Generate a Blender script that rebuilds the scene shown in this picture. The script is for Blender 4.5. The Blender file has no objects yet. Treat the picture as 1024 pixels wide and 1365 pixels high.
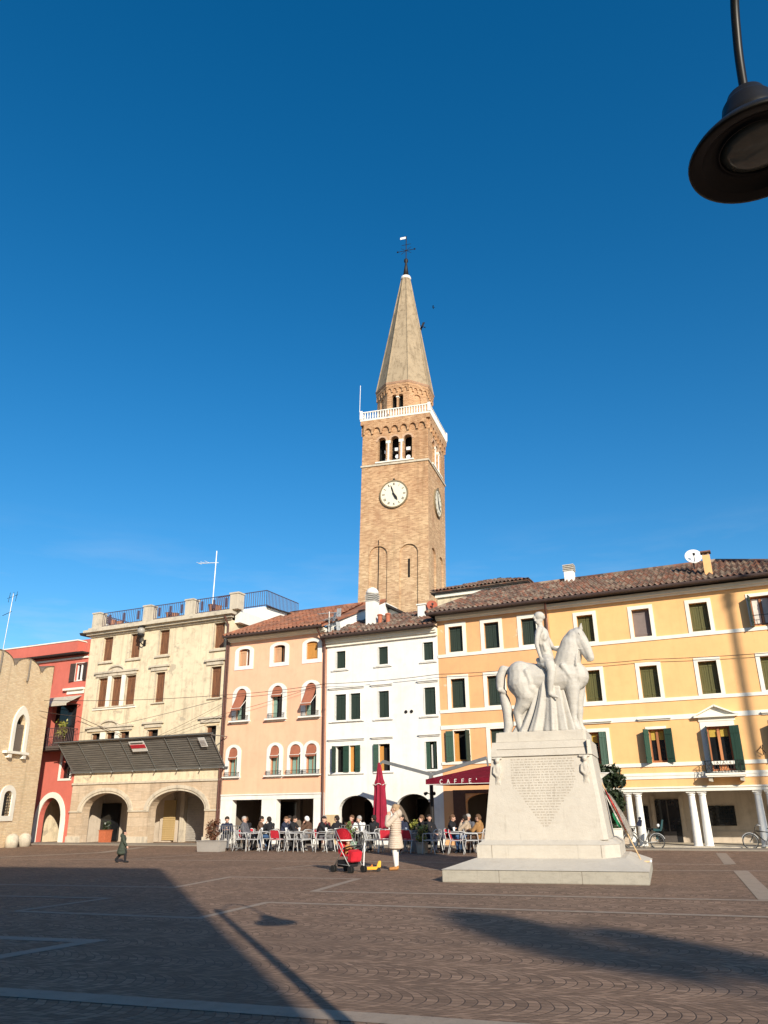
import bpy, bmesh, math, random
from mathutils import Vector, Matrix, Quaternion
random.seed(7)
R = math.radians
scene = bpy.context.scene
COL = scene.collection
PI = math.pi

# ------------------------------------------------------------------ camera
CAM_H = 1.6
cd = bpy.data.cameras.new("camera"); cam = bpy.data.objects.new("camera", cd); COL.objects.link(cam)
cd.sensor_fit = 'VERTICAL'; cd.sensor_height = 36.0; cd.lens = 36.0 * 1030 / 1365
cd.clip_start = 0.1; cd.clip_end = 3000
cam.matrix_world = Matrix.Translation((0, 0, CAM_H)) @ Matrix.Rotation(R(90 + 20.9), 4, 'X') @ Matrix.Rotation(R(-0.8), 4, 'Z')
scene.camera = cam

# ------------------------------------------------------------------ sky and sun
SUN_AZ = math.atan2(0.344, -1.0)          # towards the sun, from +Y clockwise
SUN_EL = R(22.5)
world = bpy.data.worlds.new("World"); scene.world = world; world.use_nodes = True
nt = world.node_tree; nt.nodes.clear()
sky = nt.nodes.new('ShaderNodeTexSky'); sky.sky_type = 'NISHITA'; sky.sun_disc = False
sky.sun_elevation = SUN_EL; sky.sun_rotation = SUN_AZ
sky.air_density = 1.0; sky.dust_density = 0.2; sky.ozone_density = 3.0; sky.altitude = 0
bg = nt.nodes.new('ShaderNodeBackground'); bg.inputs['Strength'].default_value = 0.116
hs = nt.nodes.new('ShaderNodeHueSaturation'); hs.inputs['Saturation'].default_value = 1.36; hs.inputs['Hue'].default_value = 0.497
wo = nt.nodes.new('ShaderNodeOutputWorld')
nt.links.new(sky.outputs[0], hs.inputs['Color'])
tcw = nt.nodes.new('ShaderNodeTexCoord'); mpw = nt.nodes.new('ShaderNodeMapping'); mpw.inputs['Scale'].default_value = (1.6, 1.6, 9.0); nt.links.new(tcw.outputs['Generated'], mpw.inputs[0])
nzw = nt.nodes.new('ShaderNodeTexNoise'); nzw.inputs['Scale'].default_value = 2.6; nzw.inputs['Detail'].default_value = 7; nzw.inputs['Roughness'].default_value = 0.6; nt.links.new(mpw.outputs[0], nzw.inputs['Vector'])
rw = nt.nodes.new('ShaderNodeMapRange'); rw.inputs[1].default_value = 0.47; rw.inputs[2].default_value = 0.80; nt.links.new(nzw.outputs['Fac'], rw.inputs[0])
spw = nt.nodes.new('ShaderNodeSeparateXYZ'); nt.links.new(tcw.outputs['Generated'], spw.inputs[0])
rz_ = nt.nodes.new('ShaderNodeMapRange'); rz_.inputs[1].default_value = 0.34; rz_.inputs[2].default_value = 0.16; nt.links.new(spw.outputs[2], rz_.inputs[0])
mw_ = nt.nodes.new('ShaderNodeMath'); mw_.operation = 'MULTIPLY'; nt.links.new(rw.outputs[0], mw_.inputs[0]); nt.links.new(rz_.outputs[0], mw_.inputs[1])
mw2 = nt.nodes.new('ShaderNodeMath'); mw2.operation = 'MULTIPLY'; mw2.inputs[1].default_value = 0.5; nt.links.new(mw_.outputs[0], mw2.inputs[0])
mxw = nt.nodes.new('ShaderNodeMix'); mxw.data_type = 'RGBA'; mxw.inputs[7].default_value = (4.6, 5.2, 5.9, 1); nt.links.new(mw2.outputs[0], mxw.inputs[0]); nt.links.new(hs.outputs[0], mxw.inputs[6])
nt.links.new(mxw.outputs[2], bg.inputs[0]); nt.links.new(bg.outputs[0], wo.inputs[0])
sd = bpy.data.lights.new("sun", 'SUN'); sun = bpy.data.objects.new("sun", sd); COL.objects.link(sun)
sd.energy = 5.0; sd.angle = R(0.5); sd.color = (1.0, 0.90, 0.74)
SUNV = Vector((math.sin(SUN_AZ) * math.cos(SUN_EL), math.cos(SUN_AZ) * math.cos(SUN_EL), math.sin(SUN_EL)))
sun.rotation_euler = SUNV.to_track_quat('Z', 'Y').to_euler(); sun.location = (20, -40, 40)
vs = scene.view_settings
vs.view_transform = 'Standard'; vs.look = 'None'; vs.exposure = 0.37; vs.gamma = 1.0; vs.use_curve_mapping = False

# ------------------------------------------------------------------ materials
def newmat(name):
    m = bpy.data.materials.new(name); m.use_nodes = True
    t = m.node_tree; b = t.nodes['Principled BSDF']
    return m, t, b
def nd(t, typ, **kw):
    n = t.nodes.new(typ)
    for k, v in kw.items():
        if k in n.inputs: n.inputs[k].default_value = v
        else: setattr(n, k, v)
    return n
def mixc(t, a, b, fac, mode='MIX'):
    n = t.nodes.new('ShaderNodeMix'); n.data_type = 'RGBA'; n.blend_type = mode
    for s, v in ((n.inputs[0], fac), (n.inputs[6], a), (n.inputs[7], b)):
        if hasattr(v, 'is_linked') or hasattr(v, 'links'): t.links.new(v, s)
        elif isinstance(v, (int, float)): s.default_value = v
        else: s.default_value = (*v, 1) if len(v) == 3 else v
    return n.outputs[2]
def ramp(t, src, stops):
    n = t.nodes.new('ShaderNodeValToRGB'); e = n.color_ramp.elements
    while len(e) < len(stops): e.new(0.5)
    for i, (p, c) in enumerate(stops):
        e[i].position = p; e[i].color = (*c, 1) if not isinstance(c, (int, float)) else (c, c, c, 1)
    t.links.new(src, n.inputs[0]); return n.outputs[0]
def math_(t, op, a, b=None, c=None):
    n = t.nodes.new('ShaderNodeMath'); n.operation = op
    for s, v in zip(n.inputs, (a, b, c)):
        if v is None: continue
        if isinstance(v, (int, float)): s.default_value = v
        else: t.links.new(v, s)
    return n.outputs[0]
def coords(t, scale=(1, 1, 1), kind='Object'):
    tc = t.nodes.new('ShaderNodeTexCoord'); mp = t.nodes.new('ShaderNodeMapping')
    mp.inputs['Scale'].default_value = scale; t.links.new(tc.outputs[kind], mp.inputs[0]); return mp.outputs[0]
def noise(t, vec, scale, detail=4, rough=0.55):
    n = nd(t, 'ShaderNodeTexNoise', Scale=scale, Detail=detail, Roughness=rough); t.links.new(vec, n.inputs['Vector']); return n.outputs['Fac']
def bump(t, b, h, strength=0.3, dist=0.02):
    n = nd(t, 'ShaderNodeBump', Strength=strength, Distance=dist); t.links.new(h, n.inputs['Height']); t.links.new(n.outputs[0], b.inputs['Normal'])
def plain(name, c, rough=0.6, metal=0.0, var=0.12, scale=8.0, bmp=0.0, bscale=40, spec=0.3):
    m, t, b = newmat(name); v = coords(t)
    f = noise(t, v, scale)
    d = tuple(max(0, x * (1 - var)) for x in c); l = tuple(min(1, x * (1 + var)) for x in c)
    t.links.new(ramp(t, f, [(0.3, d), (0.7, l)]), b.inputs['Base Color'])
    b.inputs['Roughness'].default_value = rough; b.inputs['Metallic'].default_value = metal; b.inputs['Specular IOR Level'].default_value = spec
    if bmp: bump(t, b, noise(t, v, bscale), bmp, 0.01)
    return m
def stucco(name, c, stain=(0.3, 0.25, 0.18), amt=0.25, patch=None, pamt=0.0, rough=0.9, streak=0.5, pthr=0.68):
    """painted plaster: cloudy tone, vertical dirt streaks, optional bare patches"""
    m, t, b = newmat(name); v = coords(t)
    f1 = noise(t, v, 0.7, 6, 0.6)
    d = tuple(x * 0.9 for x in c); l = tuple(min(1, x * 1.06) for x in c)
    col = ramp(t, f1, [(0.3, d), (0.7, l)])
    vs_ = coords(t, (2.2, 2.2, 0.16)); f2 = noise(t, vs_, 1.6, 5, 0.65)
    col = mixc(t, col, stain, math_(t, 'MULTIPLY', ramp(t, f2, [(0.50, 0.0), (0.72, 1.0)]), amt * streak * 2))
    f3 = noise(t, v, 2.3, 8, 0.7)
    col = mixc(t, col, stain, math_(t, 'MULTIPLY', ramp(t, f3, [(0.50, 0.0), (0.68, 1.0)]), amt))
    if patch:
        f4 = noise(t, coords(t, (1, 1, 1.3)), 1.1, 7, 0.6)
        col = mixc(t, col, patch, math_(t, 'MULTIPLY', ramp(t, f4, [(pthr, 0.0), (pthr + 0.025, 1.0)]), pamt))
    t.links.new(col, b.inputs['Base Color']); b.inputs['Roughness'].default_value = rough; b.inputs['Specular IOR Level'].default_value = 0.2
    h = noise(t, v, 25, 6, 0.7); bump(t, b, h, 0.25, 0.012)
    return m
def brick(name, c1, c2, mortar, scale=1.0, w=0.27, h=0.075, axis='sum', tint=None, bs=0.5, zgrad=None, blotch=0.35):
    m, t, b = newmat(name)
    tc = t.nodes.new('ShaderNodeTexCoord'); sp = t.nodes.new('ShaderNodeSeparateXYZ'); t.links.new(tc.outputs['Object'], sp.inputs[0])
    cx = t.nodes.new('ShaderNodeCombineXYZ'); t.links.new(math_(t, 'ADD', sp.outputs[0], sp.outputs[1]), cx.inputs[0]); t.links.new(sp.outputs[2], cx.inputs[1])
    br = nd(t, 'ShaderNodeTexBrick', Scale=scale); br.inputs['Color1'].default_value = (*c1, 1); br.inputs['Color2'].default_value = (*c2, 1); br.inputs['Mortar'].default_value = (*mortar, 1)
    br.inputs['Brick Width'].default_value = w; br.inputs['Row Height'].default_value = h; br.inputs['Mortar Size'].default_value = 0.009; br.inputs['Bias'].default_value = 0.0
    t.links.new(cx.outputs[0], br.inputs['Vector'])
    v = coords(t); f = noise(t, v, 0.9, 7, 0.65)
    col = mixc(t, br.outputs['Color'], tint or tuple(x * 0.6 for x in c1), math_(t, 'MULTIPLY', ramp(t, f, [(0.4, 0.0), (0.72, 1.0)]), blotch))
    f2 = noise(t, coords(t, (1.0, 1.0, 6.0)), 2.2, 6, 0.7)
    col = mixc(t, col, tuple(min(1, x * 1.25) for x in c2), math_(t, 'MULTIPLY', ramp(t, f2, [(0.5, 0.0), (0.72, 1.0)]), 0.6))
    f3 = noise(t, coords(t, (2.0, 2.0, 0.12)), 1.3, 5, 0.6)
    col = mixc(t, col, tuple(x * 0.45 for x in c1), math_(t, 'MULTIPLY', ramp(t, f3, [(0.55, 0.0), (0.8, 1.0)]), blotch))
    if zgrad:
        z0, z1, cc, am = zgrad
        g = t.nodes.new('ShaderNodeMapRange'); g.inputs[1].default_value = z0; g.inputs[2].default_value = z1
        zz = math_(t, 'ADD', sp.outputs[2], math_(t, 'MULTIPLY', noise(t, v, 0.45, 4), 5.0)); t.links.new(zz, g.inputs[0])
        col = mixc(t, col, cc, math_(t, 'MULTIPLY', g.outputs[0], am), 'MULTIPLY')
    t.links.new(col, b.inputs['Base Color']); b.inputs['Roughness'].default_value = 0.95; b.inputs['Specular IOR Level'].default_value = 0.15
    hh = math_(t, 'ADD', math_(t, 'MULTIPLY', br.outputs['Fac'], -0.6), noise(t, v, 12, 6, 0.7))
    bump(t, b, hh, bs, 0.03)
    return m
def tiles(name, cols):
    m, t, b = newmat(name)
    vo = nd(t, 'ShaderNodeTexVoronoi', Scale=4.2); t.links.new(coords(t, (1, 0.75, 1)), vo.inputs['Vector'])
    sp = t.nodes.new('ShaderNodeSeparateColor'); t.links.new(vo.outputs['Color'], sp.inputs[0])
    col = ramp(t, sp.outputs[0], [(i / (len(cols) - 1), c) for i, c in enumerate(cols)])
    f = noise(t, coords(t), 1.1, 6, 0.65)
    col = mixc(t, col, (0.055, 0.045, 0.038), math_(t, 'MULTIPLY', ramp(t, f, [(0.42, 0.0), (0.75, 1.0)]), 0.75))
    f = noise(t, coords(t), 9, 4, 0.6)
    col = mixc(t, col, (0.30, 0.27, 0.20), math_(t, 'MULTIPLY', ramp(t, f, [(0.6, 0.0), (0.75, 1.0)]), 0.5))
    t.links.new(col, b.inputs['Base Color']); b.inputs['Roughness'].default_value = 0.95
    bump(t, b, noise(t, coords(t), 30), 0.4, 0.01)
    return m
def wood(name, c1, c2, scale=(30, 30, 1.5), rough=0.7):
    m, t, b = newmat(name); f = noise(t, coords(t, scale), 1.0, 6, 0.65)
    t.links.new(ramp(t, f, [(0.32, c1), (0.68, c2)]), b.inputs['Base Color']); b.inputs['Roughness'].default_value = rough
    bump(t, b, f, 0.3, 0.006); return m
def marble(name, c, vein, rough=0.75, amt=0.35, sc=1.6):
    m, t, b = newmat(name); v = coords(t)
    f = noise(t, v, sc, 9, 0.7); col = ramp(t, f, [(0.3, tuple(x * 0.86 for x in c)), (0.7, c)])
    f2 = noise(t, coords(t, (1.2, 1.2, 3.5)), sc * 1.7, 8, 0.75)
    col = mixc(t, col, vein, math_(t, 'MULTIPLY', ramp(t, f2, [(0.5, 0.0), (0.75, 1.0)]), amt))
    f3 = noise(t, coords(t, (5, 5, 0.35)), 1.4, 6, 0.7)
    col = mixc(t, col, tuple(x * 0.55 for x in vein), math_(t, 'MULTIPLY', ramp(t, f3, [(0.58, 0.0), (0.8, 1.0)]), amt))
    t.links.new(col, b.inputs['Base Color']); b.inputs['Roughness'].default_value = rough; b.inputs['Specular IOR Level'].default_value = 0.25
    bump(t, b, math_(t, 'ADD', noise(t, v, 22, 7, 0.7), math_(t, 'MULTIPLY', noise(t, v, 5, 5, 0.6), 1.5)), 0.3, 0.02); return m
def glassy(name, c=(0.012, 0.013, 0.015), rough=0.08):
    m, t, b = newmat(name); f = noise(t, coords(t), 1.3, 3)
    t.links.new(ramp(t, f, [(0.3, tuple(x * 0.6 for x in c)), (0.7, tuple(x * 1.5 for x in c))]), b.inputs['Base Color'])
    b.inputs['Roughness'].default_value = rough; b.inputs['Specular IOR Level'].default_value = 0.5; return m

MW = dict(
    white=stucco('white_paint', (0.80, 0.78, 0.73), (0.50, 0.48, 0.44), 0.26),
    orange=stucco('salmon_plaster', (0.84, 0.475, 0.315), (0.62, 0.32, 0.215), 0.24),
    peach=stucco('apricot_plaster', (0.76, 0.41, 0.195), (0.56, 0.30, 0.165), 0.3, (0.78, 0.62, 0.48), 0.6, pthr=0.65),
    yellow=stucco('yellow_plaster', (0.84, 0.485, 0.215), (0.66, 0.36, 0.155), 0.24),
    cream=stucco('cream_plaster', (0.72, 0.61, 0.43), (0.33, 0.275, 0.20), 0.62, (0.34, 0.295, 0.23), 0.6, pthr=0.62),
    red=stucco('red_plaster', (0.58, 0.155, 0.115), (0.40, 0.10, 0.08), 0.2),
    trim=stucco('white_trim', (0.82, 0.78, 0.68), (0.55, 0.50, 0.40), 0.15),
    stone=brick('weathered_stone', (0.50, 0.38, 0.26), (0.60, 0.48, 0.35), (0.40, 0.31, 0.22), w=1.1, h=0.42, tint=(0.30, 0.24, 0.18), bs=0.35, blotch=0.55),
    stonetrim=stucco('worn_stone_trim', (0.58, 0.51, 0.40), (0.26, 0.23, 0.19), 0.55),
    ochre=stucco('ochre_stone', (0.60, 0.45, 0.26), (0.4, 0.3, 0.18), 0.4),
    inner=stucco('portico_plaster', (0.55, 0.47, 0.38), (0.26, 0.21, 0.16), 0.35),
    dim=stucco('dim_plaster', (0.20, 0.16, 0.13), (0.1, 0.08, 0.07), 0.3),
)
M_green = wood('dark_green_shutter', (0.010, 0.022, 0.016), (0.020, 0.038, 0.027))
M_green2 = wood('green_shutter', (0.016, 0.050, 0.032), (0.028, 0.075, 0.048))
M_olive = wood('olive_shutter', (0.068, 0.068, 0.018), (0.115, 0.108, 0.032))
M_greyblind = plain('grey_blind', (0.20, 0.16, 0.15), 0.8, var=0.06)
M_brown = wood('weathered_brown_shutter', (0.075, 0.032, 0.018), (0.25, 0.105, 0.045), (14, 14, 1.2))
M_tan = wood('tan_shutter', (0.42, 0.24, 0.13), (0.55, 0.33, 0.19))
M_ochrew = wood('ochre_wood', (0.42, 0.19, 0.035), (0.55, 0.26, 0.06))
M_frame = wood('brown_window_frame', (0.25, 0.09, 0.035), (0.36, 0.14, 0.055))
M_glass = glassy('window_glass'); M_dark = plain('dark_interior', (0.012, 0.011, 0.010), 0.9)
M_curtain = plain('green_curtain', (0.20, 0.32, 0.27), 0.9, scale=20); M_wcurtain = plain('white_curtain', (0.6, 0.58, 0.54), 0.9)
M_ycurtain = plain('yellow_curtain', (0.42, 0.30, 0.06), 0.9)
M_iron = plain('black_iron', (0.022, 0.020, 0.020), 0.55, 0.3); M_rust = plain('rusty_iron', (0.10, 0.06, 0.06), 0.8)
M_gutter = plain('brown_gutter', (0.06, 0.038, 0.032), 0.6); M_pipe = plain('copper_downspout', (0.13, 0.062, 0.05), 0.55, 0.2)
M_eave = wood('dark_eave_board', (0.012, 0.009, 0.008), (0.03, 0.02, 0.016))
M_awn = plain('brown_awning', (0.33, 0.12, 0.07), 0.9, scale=3); M_awnw = plain('white_awning_edge', (0.75, 0.7, 0.65), 0.9)
M_tile1 = tiles('red_roof_tiles', [(0.30, 0.105, 0.055), (0.40, 0.16, 0.085), (0.22, 0.085, 0.05), (0.36, 0.17, 0.10)])
M_tile2 = tiles('brown_roof_tiles', [(0.12, 0.062, 0.042), (0.27, 0.115, 0.07), (0.085, 0.055, 0.042), (0.22, 0.15, 0.11), (0.30, 0.23, 0.17)])
M_brickw = brick('pale_yellow_brick', (0.70, 0.52, 0.31), (0.82, 0.66, 0.44), (0.62, 0.51, 0.36), tint=(0.62, 0.40, 0.25), bs=0.6, blotch=0.45)
M_tower = brick('tower_brick', (0.40, 0.25, 0.135), (0.72, 0.53, 0.33), (0.62, 0.51, 0.36), tint=(0.36, 0.20, 0.12), bs=0.8, zgrad=(17, 31, (0.90, 0.76, 0.68), 0.9), blotch=0.6, w=0.30, h=0.09)
M_spire = stucco('spire_plaster', (0.37, 0.29, 0.195), (0.15, 0.11, 0.07), 0.7)
M_metal = plain('grey_metal', (0.35, 0.35, 0.34), 0.45, 0.7); M_alu = plain('white_aluminium', (0.48, 0.48, 0.475), 0.4, 0.3, var=0.05)
M_wmetal = plain('white_metal', (0.8, 0.8, 0.78), 0.5, var=0.05)
M_redcloth = plain('burgundy_canvas', (0.26, 0.012, 0.035), 0.85, var=0.2, scale=4); M_redseat = plain('red_seat', (0.55, 0.03, 0.05), 0.6)
M_marble = marble('white_monument_marble', (0.56, 0.51, 0.435), (0.42, 0.36, 0.29), amt=0.5); M_statue = marble('statue_marble', (0.52, 0.49, 0.44), (0.33, 0.295, 0.245), 0.65, 0.6, 3.0)
M_greystone = marble('grey_plinth_stone', (0.40, 0.37, 0.31), (0.22, 0.20, 0.17), 0.85, 0.7, 2.2)
M_engrave = plain('engraved_lettering', (0.40, 0.35, 0.285), 0.9)
M_skin = plain('skin', (0.56, 0.33, 0.24), 0.55, var=0.06)

# ------------------------------------------------------------------ mesh helpers
ORG = {}
class MB:
    def __init__(s): s.bm = bmesh.new()
    def quad(s, *p):
        try: s.bm.faces.new([s.bm.verts.new(q) for q in p])
        except ValueError: pass
        return s
    def box(s, x0, x1, y0, y1, z0, z1):
        if x0 > x1: x0, x1 = x1, x0
        if y0 > y1: y0, y1 = y1, y0
        if z0 > z1: z0, z1 = z1, z0
        v = [s.bm.verts.new((x, y, z)) for z in (z0, z1) for y in (y0, y1) for x in (x0, x1)]
        for f in ((0, 2, 3, 1), (4, 5, 7, 6), (0, 1, 5, 4), (2, 6, 7, 3), (0, 4, 6, 2), (1, 3, 7, 5)): s.bm.faces.new([v[i] for i in f])
        return s
    def hull(s, bot, top):
        """closed frustum between two equal polygons"""
        n = len(bot); a = [s.bm.verts.new(p) for p in bot]; b = [s.bm.verts.new(p) for p in top]
        s.bm.faces.new(a[::-1]); s.bm.faces.new(b)
        for i in range(n): s.bm.faces.new((a[i], a[(i + 1) % n], b[(i + 1) % n], b[i]))
        return s
    def prism(s, poly, y0, y1):
        """polygon in x,z extruded along y"""
        return s.hull([(x, y0, z) for x, z in poly], [(x, y1, z) for x, z in poly])
    def obox(s, c, size, rot):
        """oriented box"""
        m = Matrix.Translation(c) @ rot.to_4x4()
        x, y, z = [k / 2 for k in size]
        v = [s.bm.verts.new(m @ Vector(p)) for p in ((-x, -y, -z), (x, -y, -z), (-x, y, -z), (x, y, -z), (-x, -y, z), (x, -y, z), (-x, y, z), (x, y, z))]
        for f in ((0, 2, 3, 1), (4, 5, 7, 6), (0, 1, 5, 4), (2, 6, 7, 3), (0, 4, 6, 2), (1, 3, 7, 5)): s.bm.faces.new([v[i] for i in f])
        return s
    def bar(s, a, b, w, h=None, up=(0, 0, 1)):
        a, b = Vector(a), Vector(b); d = b - a
        q = d.to_track_quat('X', 'Z') if abs(d.normalized().z) < 0.99 else d.to_track_quat('X', 'Y')
        return s.obox((a + b) / 2, (d.length, w, h or w), q.to_matrix())
    def tube(s, pts, r, n=8, cap=True):
        pts = [Vector(p) for p in pts]; k = len(pts); rs = r if isinstance(r, (list, tuple)) else [r] * k
        rings = []; ref = None
        for i, p in enumerate(pts):
            d = (pts[min(i + 1, k - 1)] - pts[max(i - 1, 0)]).normalized()
            if ref is None: ref = d.orthogonal().normalized()
            ref = (ref - d * ref.dot(d)); ref = ref.normalized() if ref.length > 1e-6 else d.orthogonal().normalized()
            b = d.cross(ref)
            rings.append([s.bm.verts.new(p + (ref * math.cos(2 * PI * j / n) + b * math.sin(2 * PI * j / n)) * rs[i]) for j in range(n)])
        for i in range(k - 1):
            for j in range(n): s.bm.faces.new((rings[i][j], rings[i][(j + 1) % n], rings[i + 1][(j + 1) % n], rings[i + 1][j]))
        if cap: s.bm.faces.new(rings[0][::-1]); s.bm.faces.new(rings[-1])
        return s
    def lathe(s, prof, c=(0, 0, 0), n=24, closed=True):
        rings = [[s.bm.verts.new((c[0] + r * math.cos(2 * PI * j / n), c[1] + r * math.sin(2 * PI * j / n), c[2] + z)) for j in range(n)] for r, z in prof]
        for i in range(len(rings) - 1):
            for j in range(n): s.bm.faces.new((rings[i][j], rings[i][(j + 1) % n], rings[i + 1][(j + 1) % n], rings[i + 1][j]))
        if closed: s.bm.faces.new(rings[0][::-1]); s.bm.faces.new(rings[-1])
        return s
    def ball(s, c, r, n=12, m=8):
        r = (r, r, r) if isinstance(r, (int, float)) else r
        mat = Matrix.Translation(c) @ Matrix.Diagonal((*r, 1))
        bmesh.ops.create_uvsphere(s.bm, u_segments=n, v_segments=m, radius=1, matrix=mat); return s
    def cap(s, a, ra, b, rb, n=10):
        """capsule from a to b"""
        a, b = Vector(a), Vector(b); s.ball(a, ra, n, max(6, n // 2 + 2)); s.ball(b, rb, n, max(6, n // 2 + 2))
        if (b - a).length > 1e-5: s.tube([a, b], [ra, rb], n)
        return s
    def chain(s, pts, n=10):
        for p, q in zip(pts, pts[1:]): s.cap(p[:3], p[3], q[:3], q[3], n)
        return s
    def build(s, name, mat, parent=None, smooth=False, loc=None, rot=None, weld=False, bevel=0):
        if parent is not None and parent.name in ORG:
            o = ORG[parent.name]; bmesh.ops.translate(s.bm, vec=(-o[0], -o[1], -o[2]), verts=s.bm.verts)
        if weld: bmesh.ops.remove_doubles(s.bm, verts=s.bm.verts, dist=1e-4)
        if bevel: bmesh.ops.bevel(s.bm, geom=s.bm.edges[:], offset=bevel, segments=2, affect='EDGES', clamp_overlap=True)
        bmesh.ops.recalc_face_normals(s.bm, faces=s.bm.faces)
        me = bpy.data.meshes.new(name); s.bm.to_mesh(me); s.bm.free()
        if smooth: me.shade_smooth()
        o = bpy.data.objects.new(name, me); COL.objects.link(o); me.materials.append(mat)
        if parent is not None:
            o.parent = parent
            if parent.name in ORG: ORG[o.name] = ORG[parent.name]
        if loc is not None: o.location = loc
        if rot is not None: o.rotation_euler = rot
        return o
def tag(o, label, cat, group=None, kind=None):
    o['label'] = label; o['category'] = cat
    if group: o['group'] = group
    if kind: o['kind'] = kind
    return o
def empty(name, loc=(0, 0, 0), rz=0.0, label=None, cat=None, group=None):
    o = bpy.data.objects.new(name, None); COL.objects.link(o); o.location = loc; o.rotation_euler = (0, 0, rz); o.empty_display_size = 0.3
    if label: tag(o, label, cat, group)
    return o
def struct(o): o['kind'] = 'structure'; return o
def copy_tree(o, parent=None):
    c = o.copy(); COL.objects.link(c)
    if parent is not None: c.parent = parent
    for ch in [k for k in o.children]: copy_tree(ch, c)
    return c
def remesh(mb, name, mat, parent, voxel=0.03, it=6, loc=None, rot=None, fac=0.5):
    """melt overlapping shapes into one continuous smooth surface"""
    o = mb.build(name + '_raw', mat)
    m = o.modifiers.new('r', 'REMESH'); m.mode = 'VOXEL'; m.voxel_size = voxel
    m = o.modifiers.new('s', 'SMOOTH'); m.factor = fac; m.iterations = it
    dg = bpy.context.evaluated_depsgraph_get(); dg.update()
    me = bpy.data.meshes.new_from_object(o.evaluated_get(dg)); me.name = name
    old = o.data; bpy.data.objects.remove(o); bpy.data.meshes.remove(old)
    me.shade_smooth()
    if not me.materials: me.materials.append(mat)
    o = bpy.data.objects.new(name, me); COL.objects.link(o); o.parent = parent
    if loc is not None: o.location = loc
    if rot is not None: o.rotation_euler = rot
    return o
def recolor(o, mat):
    o.material_slots[0].link = 'OBJECT'; o.material_slots[0].material = mat

# the row of houses stands on one straight line: x = along the row, -y = out into the square
R0 = Vector((2.42, 35.85, 0)); ROW = R(-25); TX = Vector((math.cos(ROW), math.sin(ROW), 0)); NX = Vector((math.sin(ROW), -math.cos(ROW), 0))
def rowpt(s, d, z=0.0): return R0 + TX * s + NX * d + Vector((0, 0, z))
def house(name, s0, label, cat='house', group=None):
    e = empty(name, rowpt(s0, 0), ROW, label, cat, group); ORG[e.name] = (s0, 0, 0); return e

def arch_pts(x0, x1, zs, zt, n=14, pointed=False):
    c = (x0 + x1) / 2; w = (x1 - x0) / 2; out = []
    for i in range(n + 1):
        a = PI - PI * i / n
        if pointed:
            u = math.cos(a); out.append((c + w * u, zs + (zt - zs) * math.sqrt(max(0, 1 - abs(u) ** 1.35))))
        else: out.append((c + w * math.cos(a), zs + (zt - zs) * math.sin(a)))
    return out
def wall(x0, x1, z0, z1, ops, y=0.0, dep=0.3, back=8.0, name='wall', mat=None, parent=None, sides=True, pointed=False):
    """façade with real openings. ops: (x0,x1,z0,z1[,spring]); each gets a reveal of depth dep"""
    mb = MB(); xs = sorted({x0, x1, *[o[0] for o in ops], *[o[1] for o in ops]}); zs = sorted({z0, z1, *[o[2] for o in ops], *[o[3] for o in ops]})
    for a, b in zip(xs, xs[1:]):
        for c, d in zip(zs, zs[1:]):
            mx, mz = (a + b) / 2, (c + d) / 2
            if any(o[0] < mx < o[1] and o[2] < mz < o[3] for o in ops): continue
            mb.quad((a, y, c), (b, y, c), (b, y, d), (a, y, d))
    for o in ops:
        a, b, c, d = o[:4]; sp = o[4] if len(o) > 4 else None; yd = y + dep
        if sp is None:
            prof = [(a, c), (a, d), (b, d), (b, c)]
        else:
            ap = arch_pts(a, b, sp, d, pointed=pointed); prof = [(a, c)] + ap + [(b, c)]
            for p, q in zip(ap, ap[1:]):
                if abs(p[0] - q[0]) > 1e-6: mb.quad((p[0], y, p[1]), (q[0], y, q[1]), (q[0], y, d), (p[0], y, d))
        for p, q in zip(prof, prof[1:] + prof[:1]): mb.quad((p[0], y, p[1]), (q[0], y, q[1]), (q[0], yd, q[1]), (p[0], yd, p[1]))
    if sides:
        mb.quad((x0, y, z0), (x0, y, z1), (x0, back, z1), (x0, back, z0)); mb.quad((x1, y, z0), (x1, y, z1), (x1, back, z1), (x1, back, z0))
        mb.quad((x0, back, z0), (x1, back, z0), (x1, back, z1), (x0, back, z1)); mb.quad((x0, y, z1), (x1, y, z1), (x1, back, z1), (x0, back, z1))
    bmesh.ops.remove_doubles(mb.bm, verts=mb.bm.verts, dist=1e-4)
    return mb.build(name, mat, parent)
def surround(x0, x1, z0, z1, w, y=-0.03, spring=None, bottom=True, dy=0.06, mb=None, wt=None):
    """frame ring round an opening, proud of the wall"""
    mb = mb or MB(); wt = wt or w
    if spring is None:
        mb.box(x0 - w, x0, y, y + dy, z0, z1); mb.box(x1, x1 + w, y, y + dy, z0, z1); mb.box(x0 - w, x1 + w, y, y + dy, z1, z1 + wt)
    else:
        mb.box(x0 - w, x0, y, y + dy, z0, spring); mb.box(x1, x1 + w, y, y + dy, z0, spring)
        i = arch_pts(x0, x1, spring, z1); o = arch_pts(x0 - w, x1 + w, spring, z1 + wt)
        for k in range(len(i) - 1):
            q = [i[k], i[k + 1], o[k + 1], o[k]]; mb.hull([(x, y, z) for x, z in q], [(x, y + dy, z) for x, z in q])
    if bottom: mb.box(x0 - w, x1 + w, y - 0.001, y + dy, z0 - w * 0.8, z0)
    return mb
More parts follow.
